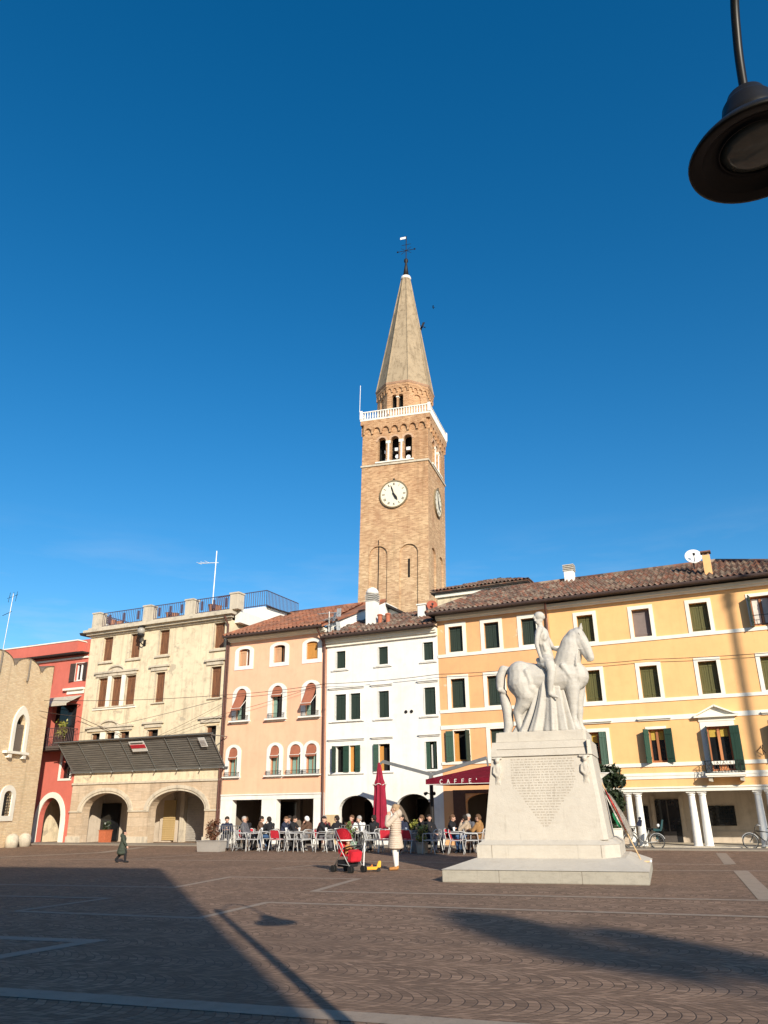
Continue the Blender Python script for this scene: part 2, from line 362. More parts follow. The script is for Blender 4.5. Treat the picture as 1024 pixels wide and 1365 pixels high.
def leaf(x0, x1, z0, z1, y, mb=None, planks=4, th=0.035):
    """planked shutter leaf facing out"""
    mb = mb or MB(); w = (x1 - x0) / planks
    for i in range(planks): mb.box(x0 + i * w + 0.004, x0 + (i + 1) * w - 0.004, y, y + th, z0, z1)
    mb.box(x0 + 0.002, x1 - 0.002, y + th, y + th + 0.012, z0 + 0.01, z1 - 0.01)
    for z in (z0 + (z1 - z0) * 0.12, z0 + (z1 - z0) * 0.88): mb.box(x0 + 0.01, x1 - 0.01, y - 0.012, y, z - 0.03, z + 0.03)
    return mb
def swung(hx, z0, z1, w, ang, y, sgn, mb=None, th=0.035):
    """leaf hinged at hx swung out by ang degrees (0 = closed); sgn +1: leaf extends to +x when closed"""
    mb = mb or MB(); a = R(ang); dx = sgn * math.cos(a); dy = -math.sin(a)
    rot = Matrix(((dx, dy, 0), (-dy, dx, 0), (0, 0, 1))).transposed() if False else Matrix(((dx, -dy, 0), (dy, dx, 0), (0, 0, 1)))
    n = 3
    for i in range(n):
        t0 = w * (i + 0.5) / n; c = Vector((hx + dx * t0, y + dy * t0, (z0 + z1) / 2))
        mb.obox(c, (w / n - 0.008, th, z1 - z0), rot)
    c = Vector((hx + dx * w / 2, y + dy * w / 2, 0))
    for z in (z0 + (z1 - z0) * 0.15, z0 + (z1 - z0) * 0.85): mb.obox(c + Vector((0, 0, z)), (w - 0.02, th + 0.03, 0.07), rot)
    return mb
def closed_window(parent, x0, x1, z0, z1, mat, surr=0.15, trim=None, rec=0.1, sill=True, planks=4, one=False):
    f = surround(x0, x1, z0, z1, surr if surr else 0.02, bottom=bool(surr)).build('window', trim or MW['trim'], parent)
    mid = (x0 + x1) / 2
    if one: leaf(x0, x1, z0, z1, rec, planks=1).build('blind', mat, f)
    else:
        leaf(x0 + 0.004, mid - 0.005, z0 + 0.01, z1 - 0.01, rec, planks=planks).build('shutter', mat, f); leaf(mid + 0.005, x1 - 0.004, z0 + 0.01, z1 - 0.01, rec, planks=planks).build('shutter', mat, f)
    if sill: MB().box(x0 - max(surr, 0.1) - 0.03, x1 + max(surr, 0.1) + 0.03, -0.09, 0.0, z0 - 0.09 - (surr * 0.8 if surr else 0), z0 - 0.03 - (surr * 0.8 if surr else 0)).build('sill', trim or MW['trim'], f)
    return f
def glazed(parent_f, x0, x1, z0, z1, y=0.16, mat=None, panes=2, curtain=None):
    """timber casement with glass behind"""
    fr = MB(); w = 0.05
    fr.box(x0, x0 + w, y, y + 0.06, z0, z1); fr.box(x1 - w, x1, y, y + 0.06, z0, z1); fr.box(x0 + w, x1 - w, y, y + 0.06, z1 - w, z1); fr.box(x0 + w, x1 - w, y, y + 0.06, z0, z0 + w * 1.6)
    for i in range(1, panes):
        c = x0 + (x1 - x0) * i / panes; fr.box(c - w * 0.9, c + w * 0.9, y - 0.01, y + 0.05, z0 + w, z1 - w)
    fr.build('casement', mat or M_frame, parent_f)
    MB().box(x0 + 0.01, x1 - 0.01, y + 0.065, y + 0.08, z0, z1).build('pane', M_glass, parent_f)
    if curtain:
        c = MB()
        for i in range(panes):
            a = x0 + (x1 - x0) * i / panes + 0.06; b = x0 + (x1 - x0) * (i + 1) / panes - 0.06; c.box(a, b, y + 0.045, y + 0.055, z1 - (z1 - z0) * curtain[1], z1 - 0.06)
        c.build('curtain', curtain[0], parent_f)
def tile_roof(parent, eL, eR, rR, rL, mat, pitch=0.23, course=0.38, name='roof', amp=0.055):
    """barrel tiles laid between four corners (eave left/right, ridge right/left)"""
    eL, eR, rR, rL = map(Vector, (eL, eR, rR, rL)); mb = MB()
    t = (eR - eL); L = t.length; t = t / L; nrm = t.cross(rL - eL).normalized(); nrm = nrm if nrm.z > 0 else -nrm
    hL = (rL - eL).dot(t); hR = (rR - eR).dot(t); up = (rL - eL) - t * hL
    nc = max(3, int(L / pitch)) * 4; nr = max(2, int(up.length / course)); rows = []
    for r in range(nr):
        for e in (0, 1):
            v = (r + e) / nr; a, b = max(0, hL * v) if hL > 0 else hL * v, L + hR * v; line = []
            for c in range(nc + 1):
                col = int(c // 4); x = min(max(L * c / nc, a), b)
                if c == 0 and hL < 0: x = a
                jit = 0.012 * math.sin(col * 12.9898 + r * 78.233); h = amp * math.cos(c / 4 * 2 * PI) + (0.04 if e == 0 else 0.0) + jit
                line.append((x, mb.bm.verts.new(eL + t * x + up * v + nrm * (h + 0.05))))
            rows.append(line)
    for p, q in zip(rows, rows[1:]):
        for k in range(nc):
            if p[k + 1][0] - p[k][0] < 1e-5 and q[k + 1][0] - q[k][0] < 1e-5: continue
            mb.bm.faces.new((p[k][1], p[k + 1][1], q[k + 1][1], q[k][1]))
    ux, uy, uz, uw = eL, eR, rR, rL; mb.hull([p - nrm * 0.05 for p in (ux, uy, uz, uw)], [p + nrm * 0.018 for p in (ux, uy, uz, uw)])
    o = mb.build(name, mat, parent)
    return o
def ridge_tiles(mb, a, b, r=0.11):
    mb.tube([a, b], r, 8)
def railing(mb, a, b, h, step=0.12, r=0.012, rails=(0.06, 1.0)):
    a, b = Vector(a), Vector(b); n = max(1, int((b - a).length / step))
    for i in range(n + 1):
        p = a.lerp(b, i / n); mb.tube([p, p + Vector((0, 0, h))], r, 5)
    for f in rails: mb.tube([a + Vector((0, 0, h * f)), b + Vector((0, 0, h * f))], r * 1.5, 5)
    return mb

# ================================================================== GROUND
def ground_mat():
    m, t, b = newmat('cobbles'); tc = t.nodes.new('ShaderNodeTexCoord'); mp = t.nodes.new('ShaderNodeMapping'); mp.inputs['Rotation'].default_value = (0, 0, R(17))
    t.links.new(tc.outputs['Object'], mp.inputs[0]); v = mp.outputs[0]
    sp = t.nodes.new('ShaderNodeSeparateXYZ'); t.links.new(v, sp.inputs[0])
    wob = math_(t, 'MULTIPLY', math_(t, 'SUBTRACT', noise(t, v, 1.7, 2), 0.5), 0.10)
    W = 1.02
    yb = math_(t, 'DIVIDE', math_(t, 'ADD', sp.outputs[1], wob), W); band = math_(t, 'FLOOR', yb); yl = math_(t, 'SUBTRACT', math_(t, 'FRACT', yb), 0.5)
    arc = math_(t, 'MULTIPLY', math_(t, 'MULTIPLY', yl, yl), 1.55)                 # stones laid in arcs across each band
    xx = math_(t, 'DIVIDE', math_(t, 'ADD', math_(t, 'ADD', sp.outputs[0], math_(t, 'MULTIPLY', wob, 0.6)), arc), 0.112); row = math_(t, 'FLOOR', xx); xf = math_(t, 'FRACT', xx)
    wn0 = t.nodes.new('ShaderNodeTexWhiteNoise'); wn0.noise_dimensions = '2D'; c0 = t.nodes.new('ShaderNodeCombineXYZ'); t.links.new(row, c0.inputs[0]); t.links.new(band, c0.inputs[1]); t.links.new(c0.outputs[0], wn0.inputs['Vector'])
    sq = math_(t, 'ADD', yl, math_(t, 'MULTIPLY', math_(t, 'MULTIPLY', math_(t, 'ABSOLUTE', yl), yl), 0.55))
    yy = math_(t, 'ADD', math_(t, 'MULTIPLY', sq, 9.0), wn0.outputs['Value']); st = math_(t, 'FLOOR', yy); yf = math_(t, 'FRACT', yy)
    wn = t.nodes.new('ShaderNodeTexWhiteNoise'); wn.noise_dimensions = '3D'; c1 = t.nodes.new('ShaderNodeCombineXYZ')
    for i, q in enumerate((row, st, band)): t.links.new(q, c1.inputs[i])
    t.links.new(c1.outputs[0], wn.inputs['Vector'])
    ed = lambda f: math_(t, 'MINIMUM', f, math_(t, 'SUBTRACT', 1.0, f))
    e = math_(t, 'MINIMUM', ed(xf), ed(yf))
    gap = ramp(t, e, [(0.015, 0.0), (0.085, 1.0)])
    base = ramp(t, wn.outputs['Value'], [(0.0, (0.165, 0.106, 0.073)), (0.5, (0.240, 0.153, 0.104)), (1.0, (0.330, 0.215, 0.148))])
    f = noise(t, v, 0.35, 6, 0.6); base = mixc(t, base, (0.15, 0.10, 0.072), math_(t, 'MULTIPLY', ramp(t, f, [(0.45, 0.0), (0.62, 1.0)]), 0.45)); f = noise(t, v, 0.9, 8, 0.7); base = mixc(t, base, (0.33, 0.225, 0.16), math_(t, 'MULTIPLY', ramp(t, f, [(0.52, 0.0), (0.68, 1.0)]), 0.4))
    f = noise(t, v, 6, 6, 0.7); base = mixc(t, base, (0.10, 0.066, 0.046), math_(t, 'MULTIPLY', ramp(t, f, [(0.5, 0.0), (0.75, 1.0)]), 0.5))
    col = mixc(t, (0.105, 0.070, 0.052), base, gap); t.links.new(col, b.inputs['Base Color']); b.inputs['Roughness'].default_value = 0.82; b.inputs['Specular IOR Level'].default_value = 0.2
    h = math_(t, 'ADD', math_(t, 'MULTIPLY', gap, 1.0), math_(t, 'ADD', math_(t, 'MULTIPLY', wn.outputs['Value'], 0.35), math_(t, 'MULTIPLY', noise(t, v, 40, 4), 0.35)))
    bump(t, b, h, 0.5, 0.012); return m
M_cob = ground_mat()
g = MB(); g.quad((-400, -400, 0), (400, -400, 0), (400, 400, 0), (-400, 400, 0)); struct(g.build('ground', M_cob))
def strip(mb, pts, w, z=0.004):
    pts = [Vector((*p, 0)) for p in pts]; n = len(pts); side = []
    for i, p in enumerate(pts):
        d = []
        if i > 0: d.append((p - pts[i - 1]).normalized())
        if i < n - 1: d.append((pts[i + 1] - p).normalized())
        nn = [Vector((-k.y, k.x, 0)) for k in d]
        m_ = nn[0] if len(nn) == 1 else (nn[0] + nn[1]).normalized()
        c = max(0.35, m_.dot(nn[0])); side.append(m_ * (w / 2 / c))
    for i in range(n - 1):
        a, b = pts[i], pts[i + 1]; mb.quad(*[(q.x, q.y, z) for q in (a - side[i], b - side[i + 1], b + side[i + 1], a + side[i])])
st = MB()
strip(st, [(-22, 24.1), (-4.75, 18.9), (-4.01, 21.5), (-0.75, 20.45), (-1.55, 17.6), (6.42, 14.95), (14, 12.4)], 0.17)
strip(st, [(-22, 21.7), (-5.5, 16.8), (-6.45, 14.9)], 0.16, 0.006); strip(st, [(-6.45, 14.9), (-3.01, 13.66), (-2.23, 15.7), (5.56, 12.9), (16, 9.2)], 0.16)
strip(st, [(-16, 15.0), (-3.92, 11.5), (-6.2, 8.0)], 0.26)
strip(st, [(-13, 11.55), (0.24, 7.2), (8, 4.65)], 0.30)
strip(st, [(-16, 31.6), (-0.15, 26.5), (9.39, 23.3)], 0.17); strip(st, [(-3.32, 24.05), (-2.31, 25.2), (0.2, 24.3)], 0.16, 0.006)
strip(st, [(-3.32, 24.05), (8.7, 21.2), (16, 19.5)], 0.15)
strip(st, [(11.2, 28.5), (9.4, 23.4)], 0.32, 0.006); strip(st, [(8.75, 21.2), (6.6, 15.0)], 0.34, 0.006)
strip(st, [(-15.5, 31.5), (-11.8, 34.6), (-11.4, 39)], 0.5, 0.007)
strip(st, [(-9.1, 29.9), (-6.87, 32.3)], 0.16, 0.007)
M_strip = marble('pale_stone_band', (0.33, 0.262, 0.205), (0.21, 0.16, 0.125), 0.8, 0.7, 3.0)
struct(st.build('stone_band', M_strip))
pv = MB(); pv.hull([(*rowpt(-25, 1.6).xy, 0.0), (*rowpt(18, 1.6).xy, 0.0), (*rowpt(18, -0.3).xy, 0.0), (*rowpt(-25, -0.3).xy, 0.0)], [(*rowpt(-25, 1.6).xy, 0.05), (*rowpt(18, 1.6).xy, 0.05), (*rowpt(18, -0.3).xy, 0.05), (*rowpt(-25, -0.3).xy, 0.05)])
struct(pv.build('pavement', marble('pavement_slabs', (0.28, 0.24, 0.195), (0.17, 0.145, 0.12), 0.85, 0.5, 2.0)))

# ================================================================== WHITE HOUSE
H = house('white_house', -2.9, 'white plastered house with dark green shutters and two low arches, brown tiled roof')
up = [(-5.36, -4.85), (-3.06, -2.56), (-0.73, -0.23)]; mid = [(-5.39, -4.81), (-4.58, -4.04), (-3.08, -2.54), (-0.76, -0.2)]
low = [(-5.36, -4.95), (-4.62, -4.32), (-3.10, -2.53), (-0.77, -0.22)]
ops = [(a, b, 7.97, 8.8) for a, b in up] + [(a, b, 5.5, 6.71) for a, b in mid] + [(a, b, 3.14, 4.32) for a, b in low] + [(-5.17, -3.40, 0.0, 2.11, 1.50), (-2.31, -0.57, 0.0, 2.13, 1.52)]
wall(-5.9, -0.004, 0, 9.06, ops, mat=MW['white'], parent=H, back=6.0, dep=0.28)
for a, b in up: closed_window(H, a, b, 7.97, 8.8, M_green, 0, MW['white'], rec=0.07)
for a, b in mid: closed_window(H, a, b, 5.5, 6.71, M_green, 0, MW['white'], rec=0.07)
def cornice(h, x0, x1, z, pr=0.11, mat=None, th=0.05):
    return MB().box(x0, x1, -pr, 0, z - th / 2, z + th / 2).box(x0 + 0.03, x1 - 0.03, -pr * 0.5, 0, z - th * 1.6, z - th / 2).build('window_cornice', mat or MW['white'], h)
for z in (7.03, 4.63):
    cornice(H, -5.76, -3.81, z); cornice(H, -3.47, -2.33, z); cornice(H, -1.08, -0.02, z)
# lower windows stand open
w = surround(-5.36, -4.95, 3.14, 4.32, 0.015, bottom=False).build('window', MW['white'], H); MB().box(-5.36, -4.95, 0.24, 0.26, 3.14, 4.32).build('pane', M_dark, w)
swung(-5.36, 3.14, 4.32, 0.24, 72, -0.01, -1).build('shutter', M_green, w); swung(-4.95, 3.14, 4.32, 0.33, 12, -0.015, 1).build('shutter', M_green2, w)
w = surround(-4.62, -4.32, 3.14, 4.32, 0.015, bottom=False).build('window', MW['white'], H); MB().box(-4.62, -4.32, 0.24, 0.26, 3.14, 4.32).build('pane', M_dark, w)
MB().box(-4.62, -4.44, 0.10, 0.14, 3.14, 4.30).build('casement', M_ochrew, w); swung(-4.32, 3.14, 4.32, 0.30, 14, -0.015, 1).build('shutter', M_green2, w)
w = surround(-3.10, -2.53, 3.14, 4.32, 0.015, bottom=False).build('window', MW['white'], H); MB().box(-3.10, -2.53, 0.24, 0.26, 3.14, 4.32).build('pane', M_dark, w)
MB().box(-3.09, -2.90, 0.08, 0.12, 3.14, 4.22).build('casement', M_ochrew, w); swung(-3.10, 3.14, 4.32, 0.26, 16, -0.015, -1).build('shutter', M_green2, w)
w = surround(-0.77, -0.22, 3.14, 4.32, 0.015, bottom=False).build('window', MW['white'], H); MB().box(-0.77, -0.22, 0.24, 0.26, 3.14, 4.32).build('pane', M_dark, w)
leaf(-0.76, -0.58, 3.15, 4.3, 0.03, planks=2).build('shutter', M_green2, w); leaf(-0.40, -0.23, 3.15, 4.3, 0.06, planks=2).build('shutter', M_green, w); MB().box(-0.56, -0.47, 0.16, 0.18, 3.2, 4.2).build('curtain', M_wcurtain, w)
for a, b, z in [(-5.7, -3.84, 3.08), (-3.36, -2.34, 3.08), (-1.0, -0.06, 3.08), (-5.7, -3.84, 5.43), (-3.36, -2.34, 5.41), (-1.0, -0.06, 5.41), (-5.62, -4.66, 7.87), (-3.3, -2.36, 7.87), (-0.92, -0.06, 7.87)]:
    MB().box(a, b, -0.07, 0, z - 0.03, z + 0.03).build('sill', MW['white'], H)
MB().box(-5.9, 0.0, -0.12, 0, 9.06, 9.2).box(-5.9, 0.0, -0.22, 0, 9.2, 9.30).box(-5.9, 0.0, -0.30, 0, 9.30, 9.43).build('cornice', MW['trim'], H)
MB().box(-5.92, 0.03, -0.52, 0.2, 9.435, 9.50).build('eave', M_eave, H)
rf = tile_roof(H, (-5.95, -0.56, 9.47), (0.0, -0.56, 9.47), (0.0, 3.2, 11.1), (-5.95, 3.2, 11.1), M_tile2)
MB().tube([(-5.95, -0.58, 9.47), (0.05, -0.58, 9.47)], 0.07, 8).build('gutter', M_gutter, H)
ch = MB().box(-4.22, -3.70, 0.95, 1.47, 9.9, 11.42).build('chimney', MW['white'], rf)
c = MB()
for i in range(4): c.box(-4.25, -3.67, 0.92, 1.50, 11.42 + i * 0.1, 11.46 + i * 0.1)
c.box(-4.15, -3.77, 1.02, 1.40, 11.42, 11.82); c.build('chimney_slats', plain('slatted_concrete', (0.5, 0.48, 0.44), 0.9), ch)
MB().lathe([(0.33, 0), (0.32, 0.14), (0.24, 0.28), (0.1, 0.36), (0.01, 0.38)], (-3.96, 1.21, 11.81), 20).build('chimney_cowl', MW['white'], ch, smooth=True)
pt = MB()
for x in (-3.42, -2.98): pt.lathe([(0.11, 0), (0.11, 0.38), (0.14, 0.40), (0.14, 0.46), (0.07, 0.5)], (x, 0.95, 10.18), 12)
pt.build('chimney_pots', plain('terracotta', (0.42, 0.14, 0.08), 0.9), rf)
MB().box(-5.9, -5.17, -0.015, 0, 0, 1.30).build('exposed_stone', MW['ochre'], H)
pp = MB()
for xx in (-1.69, -1.41): pp.lathe([(0.075, 0), (0.075, 0.03)], (0, 0, 0), 14)
pp.bm.clear()
for xx in (-1.69, -1.41): pp.tube([(xx, -0.03, 5.69), (xx, 0.0, 5.69)], 0.075, 14)
pp.build('vent_pipe', M_iron, H)
MB().tube([(-5.98, -0.1, 0.1), (-5.98, -0.1, 9.1), (-5.86, -0.45, 9.42)], 0.055, 10).tube([(-5.98, -0.1, 6.0), (-5.98, -0.1, 6.1)], 0.07, 10).build('downspout', M_pipe, H)
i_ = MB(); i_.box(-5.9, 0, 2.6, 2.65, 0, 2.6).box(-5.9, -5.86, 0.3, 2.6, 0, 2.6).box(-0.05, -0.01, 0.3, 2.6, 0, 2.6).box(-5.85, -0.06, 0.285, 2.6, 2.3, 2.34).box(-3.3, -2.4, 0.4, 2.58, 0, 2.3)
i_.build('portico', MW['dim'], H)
d_ = [MB().box(*q).build('shop_window', M_glass, H) for q in ((-5.1, -4.55, 2.5, 2.59, 0, 1.85), (-4.15, -3.35, 2.5, 2.59, 0, 1.9), (-2.3, -1.0, 2.5, 2.59, 0, 1.9))][0]
MB().box(-4.52, -4.18, 2.44, 2.59, 0, 1.95).box(-5.0, -4.3, 2.3, 2.5, 1.93, 1.98).build('door_frame', MW['inner'], H); MB().box(-2.2, -1.2, 2.3, 2.5, 1.95, 2.0).build('shop_sign_board', MW['inner'], H)

# ================================================================== ORANGE HOUSE
H = house('salmon_house', -8.9, 'salmon pink plastered house with arched white framed windows and brown awnings')
top = [(-11.18, -10.50), (-9.02, -8.34), (-7.08, -6.42)]; mid = [(-11.18, -10.58), (-9.02, -8.41), (-7.07, -6.47)]; low = [(-11.45, -10.95), (-8.99, -8.49), (-7.86, -7.28), (-6.96, -6.39)]
ops = [(a, b, 8.56, 9.45, 9.33) for a, b in top] + [(a, b, 5.84, 7.40, 7.10) for a, b in mid] + [(a, b, 3.15, 4.51, 4.26) for a, b in low] + [(-11.13, -9.35, 0, 2.02), (-8.57, -6.47, 0, 2.02)]
wall(-11.78, -5.95, 0, 9.84, ops, mat=MW['orange'], parent=H, back=6, dep=0.3)
MB().box(-11.79, -5.94, -0.05, 0, 2.02, 2.26).box(-11.79, -11.13, -0.04, 0, 0, 2.02).box(-9.35, -8.57, -0.04, 0, 0, 2.02).box(-6.47, -5.94, -0.04, 0, 0, 2.02).box(-11.14, -11.10, -0.035, 0.33, 0, 2.015).box(-9.38, -9.34, -0.035, 0.33, 0, 2.015).box(-8.58, -8.54, -0.035, 0.33, 0, 2.015).box(-6.50, -6.46, -0.035, 0.33, 0, 2.015).box(-11.8, -5.93, -0.09, -0.05, 2.22, 2.28).build('ground_floor_piers', MW['white'], H)
for k, (a, b) in enumerate(top):
    f = surround(a, b, 8.56, 9.45, 0.24, spring=9.33, wt=0.15).build('window', MW['white'], H)
    MB().box(a, b, 0.24, 0.26, 8.56, 9.45).build('pane', M_dark, f)
    if k == 0:
        leaf(a, a + 0.38, 8.57, 9.38, 0.12, planks=2).build('shutter', M_tan, f); leaf(a + 0.44, b, 8.57, 9.38, 0.14, planks=2).build('shutter', M_brown, f); MB().box(a + 0.38, a + 0.44, 0.15, 0.2, 8.57, 9.40).build('casement', M_wmetal, f)
    elif k == 1:
        leaf(a, a + 0.37, 8.57, 9.38, 0.12, planks=2).build('shutter', M_tan, f); leaf(a + 0.47, b, 8.57, 9.38, 0.14, planks=2).build('shutter', M_brown, f)
    else: leaf(a, b - 0.02, 8.57, 9.42, 0.08, planks=4).build('shutter', M_ochrew, f)
def awning(f, a, b, zt, drop, out, curve=0.0):
    """little canvas blind hanging from the arch, pushed out at the bottom"""
    mb = MB(); n = 6
    for i in range(n):
        y0 = -out * (i / n) ** 1.5; y1 = -out * ((i + 1) / n) ** 1.5; mb.hull([(a, y0, zt - drop * i / n), (b, y0, zt - drop * i / n), (b, y0 + 0.015, zt - drop * i / n), (a, y0 + 0.015, zt - drop * i / n)], [(a, y1, zt - drop * (i + 1) / n), (b, y1, zt - drop * (i + 1) / n), (b, y1 + 0.015, zt - drop * (i + 1) / n), (a, y1 + 0.015, zt - drop * (i + 1) / n)])
    m = 7
    for i in range(m):
        x0 = a + (b - a) * i / m; x1 = a + (b - a) * (i + 1) / m
        mb.prism([(x0, zt - drop + 0.01), (x0, zt - drop - 0.07), ((x0 + x1) / 2, zt - drop - 0.12), (x1, zt - drop - 0.07), (x1, zt - drop + 0.01)], -out, -out + 0.012)
    o = mb.build('awning', M_awn, f)
    MB().tube([(a, -out - 0.01, zt - drop), (b, -out - 0.01, zt - drop)], 0.014, 6).tube([(a, -out - 0.01, zt - drop), (a, 0, zt - drop + out * 0.9)], 0.014, 6).tube([(b, -out - 0.01, zt - drop), (b, 0, zt - drop + out * 0.9)], 0.014, 6).build('awning_edge', M_awnw, o)
def bowrail(f, a, b, z, h, out=0.14):
    mb = MB(); pts = [(a, 0, z), (a, -out, z), (b, -out, z), (b, 0, z)]
    for p, q in zip(pts, pts[1:]): railing(mb, p, q, h, 0.06, 0.007)
    mb.build('window_rail', M_iron, f)
for k, (a, b) in enumerate(mid):
    f = surround(a, b, 5.84, 7.40, 0.25, spring=7.10, wt=0.13).build('window', MW['white'], H)
    MB().box(a, b, 0.24, 0.26, 5.84, 7.40).build('pane', M_glass, f); MB().box(a, a + 0.2, 0.14, 0.18, 5.85, 7.1).build('curtain', M_curtain, f)
    MB().box(a - 0.3, b + 0.3, -0.22, 0, 5.72, 5.79).build('sill', MW['white'], f); bowrail(f, a - 0.16, b + 0.16, 5.79, 0.24)
    awning(f, a + 0.02, b - 0.02, 7.34, 0.40 if k == 1 else 0.98, 0.12 if k == 1 else 0.5)
for k, (a, b) in enumerate(low):
    f = surround(a, b, 3.15, 4.51, 0.22 if k in (0, 1) else 0.17, spring=4.26, wt=0.13).build('window', MW['white'], H)
    MB().box(a, b, 0.24, 0.26, 3.15, 4.51).build('pane', M_glass, f)
    fr = MB().box(a, a + 0.05, 0.12, 0.17, 3.15, 4.3).box(b - 0.05, b, 0.12, 0.17, 3.15, 4.3).box((a + b) / 2 - 0.015, (a + b) / 2 + 0.015, 0.12, 0.17, 3.15, 4.3).build('casement', M_frame, f)
    MB().box(a + 0.05, (a + b) / 2 - 0.015, 0.15, 0.165, 3.15, 4.15).box((a + b) / 2 + 0.015, b - 0.05, 0.15, 0.165, 3.15, 4.15).build('curtain', M_curtain, f)
    awning(f, a + 0.02, b - 0.02, 4.46, 0.44, 0.10); 
    MB().box(a - 0.26 if k < 3 else a - 0.15, b + 0.26 if k != 2 else b + 0.15, -0.18, 0, 3.05, 3.11).build('sill', MW['white'], f); bowrail(f, a - 0.17, b + 0.17, 3.11, 0.20)
MB().box(-11.79, -5.94, -0.1, 0, 9.84, 9.90).box(-11.79, -5.94, -0.22, 0, 9.90, 9.97).box(-11.79, -5.94, -0.3, 0, 9.97, 10.03).build('cornice', MW['trim'], H)
MB().box(-11.8, -5.93, -0.52, 0.2, 10.035, 10.10).build('eave', M_eave, H)
rf = tile_roof(H, (-11.85, -0.56, 10.06), (-5.9, -0.56, 10.06), (-4.6, 4.2, 12.2), (-10.6, 4.2, 12.2), M_tile1)
MB().hull([(-5.97, 0.0, 9.9), (-4.62, 4.2, 9.9), (-4.62, 5.8, 9.9), (-5.97, 5.8, 9.9)], [(-5.97, 0.0, 10.31), (-4.62, 4.15, 12.17), (-4.62, 5.8, 12.17), (-5.97, 5.8, 12.1)]).build('gable_end', MW['white'], H)
tile_roof(H, (-11.85, 7.0, 10.06), (-11.85, -0.5, 10.06), (-10.6, 4.1, 12.2), (-10.6, 4.3, 12.2), M_tile1)
m_ = MB(); ridge_tiles(m_, (-10.6, 4.2, 12.24), (-4.6, 4.2, 12.24)); ridge_tiles(m_, (-11.85, -0.56, 10.12), (-10.6, 4.2, 12.24)); m_.build('ridge', M_tile1, rf, smooth=True)
MB().tube([(-11.85, -0.58, 10.06), (-5.9, -0.58, 10.06)], 0.07, 8).build('gutter', M_gutter, H)
MB().tube([(-6.22, -0.5, 10.0), (-6.2, -0.15, 9.6), (-6.06, -0.08, 9.3), (-6.06, -0.08, 8.9)], 0.05, 8).build('downspout', M_pipe, H); MB().tube([(-11.8, -0.08, 9.9), (-11.82, -0.08, 0.4)], 0.04, 8).build('downspout', M_pipe, H)
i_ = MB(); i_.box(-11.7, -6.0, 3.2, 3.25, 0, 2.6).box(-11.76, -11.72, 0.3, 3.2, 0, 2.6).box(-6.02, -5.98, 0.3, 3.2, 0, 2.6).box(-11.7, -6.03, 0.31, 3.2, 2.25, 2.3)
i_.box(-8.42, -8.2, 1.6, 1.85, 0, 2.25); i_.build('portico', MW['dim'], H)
[MB().box(*q).build('shop_window', M_glass, H) for q in ((-11.2, -9.2, 3.1, 3.19, 0.0, 1.9), (-8.1, -6.3, 3.1, 3.19, 0, 1.9))]

# ================================================================== APRICOT AND YELLOW HOUSES
def roof_row(H, x0, x1, xr0, hip=None, xr1=None):
    xr1 = xr1 or x1
    MB().box(x0 - (0.25 if hip else 0), x1, -0.55, 0.2, 9.935, 10.0).build('eave', M_eave, H)
    rf = tile_roof(H, (x0 - (0.28 if hip else 0), -0.62, 9.97), (x1, -0.62, 9.97), (xr1, 4.1, 12.0), (xr0, 4.1, 12.0), M_tile2)
    m = MB(); ridge_tiles(m, (xr0, 4.1, 12.05), (xr1, 4.1, 12.05))
    if xr1 != x1: ridge_tiles(m, (x1, -0.62, 10.05), (xr1, 4.1, 12.05)); tile_roof(H, (x1, -0.6, 9.97), (x1, 8.6, 9.97), (xr1, 4.2, 12.0), (xr1, 4.1, 12.0), M_tile2)
    if hip: ridge_tiles(m, (x0 - 0.28, -0.62, 10.05), (xr0, 4.1, 12.05)); tile_roof(H, (x0 - 0.28, 8, 9.97), (x0 - 0.28, -0.55, 9.97), (xr0, 4.05, 12.0), (xr0, 4.2, 12.0), M_tile2)
    m.build('ridge', M_tile2, rf, smooth=True)
    MB().tube([(x0 - (0.28 if hip else 0), -0.65, 9.97), (x1, -0.65, 9.97)], 0.075, 8).build('gutter', M_gutter, H)
    return rf
H = house('apricot_house', 2.6, 'apricot plastered house with white bands and dark green shutters, patches of bare plaster')
up = [(0.56, 1.24), (2.28, 2.98), (4.02, 4.70)]; low = [(0.60, 1.31), (2.28, 2.98), (4.02, 4.70)]
ops = [(a, b, 8.22, 9.40) for a, b in up] + [(a, b, 5.71, 7.0) for a, b in up] + [(a, b, 3.43, 4.72) for a, b in low] + [(1.0, 3.1, 0, 2.1, 1.75), (3.6, 4.9, 0, 2.1, 1.75)]
wall(0.0, 5.276, 0, 9.72, ops, mat=MW['peach'], parent=H, back=8, dep=0.28)
for z0, z1 in ((8.22, 9.40), (5.71, 7.0)):
    for a, b in up: closed_window(H, a, b, z0, z1, M_green, 0.17, MW['trim'], rec=0.15, sill=False)
for a, b in low[1:]: closed_window(H, a, b, 3.43, 4.72, M_green, 0.17, MW['trim'], rec=0.15, sill=False)
f = surround(0.60, 1.31, 3.43, 4.72, 0.05, bottom=False).build('window', MW['trim'], H); MB().box(0.6, 1.31, 0.25, 0.27, 3.43, 4.72).build('pane', M_dark, f)
MB().box(0.61, 0.80, 0.06, 0.1, 3.43, 4.60).box(0.8, 1.3, 0.06, 0.1, 3.43, 3.5).build('casement', M_ochrew, f)
swung(0.58, 3.43, 4.72, 0.34, 14, -0.04, -1).build('shutter', M_green2, f); swung(1.33, 3.43, 4.72, 0.33, 100, -0.04, 1).build('shutter', M_green, f)
MB().box(0, 5.28, -0.04, 0, 8.00, 8.14).box(0, 5.28, -0.04, 0, 5.51, 5.65).box(0, 5.28, -0.04, 0, 4.80, 4.97).box(0, 5.28, -0.05, 0, 3.30, 3.42).build('string_course', MW['trim'], H)
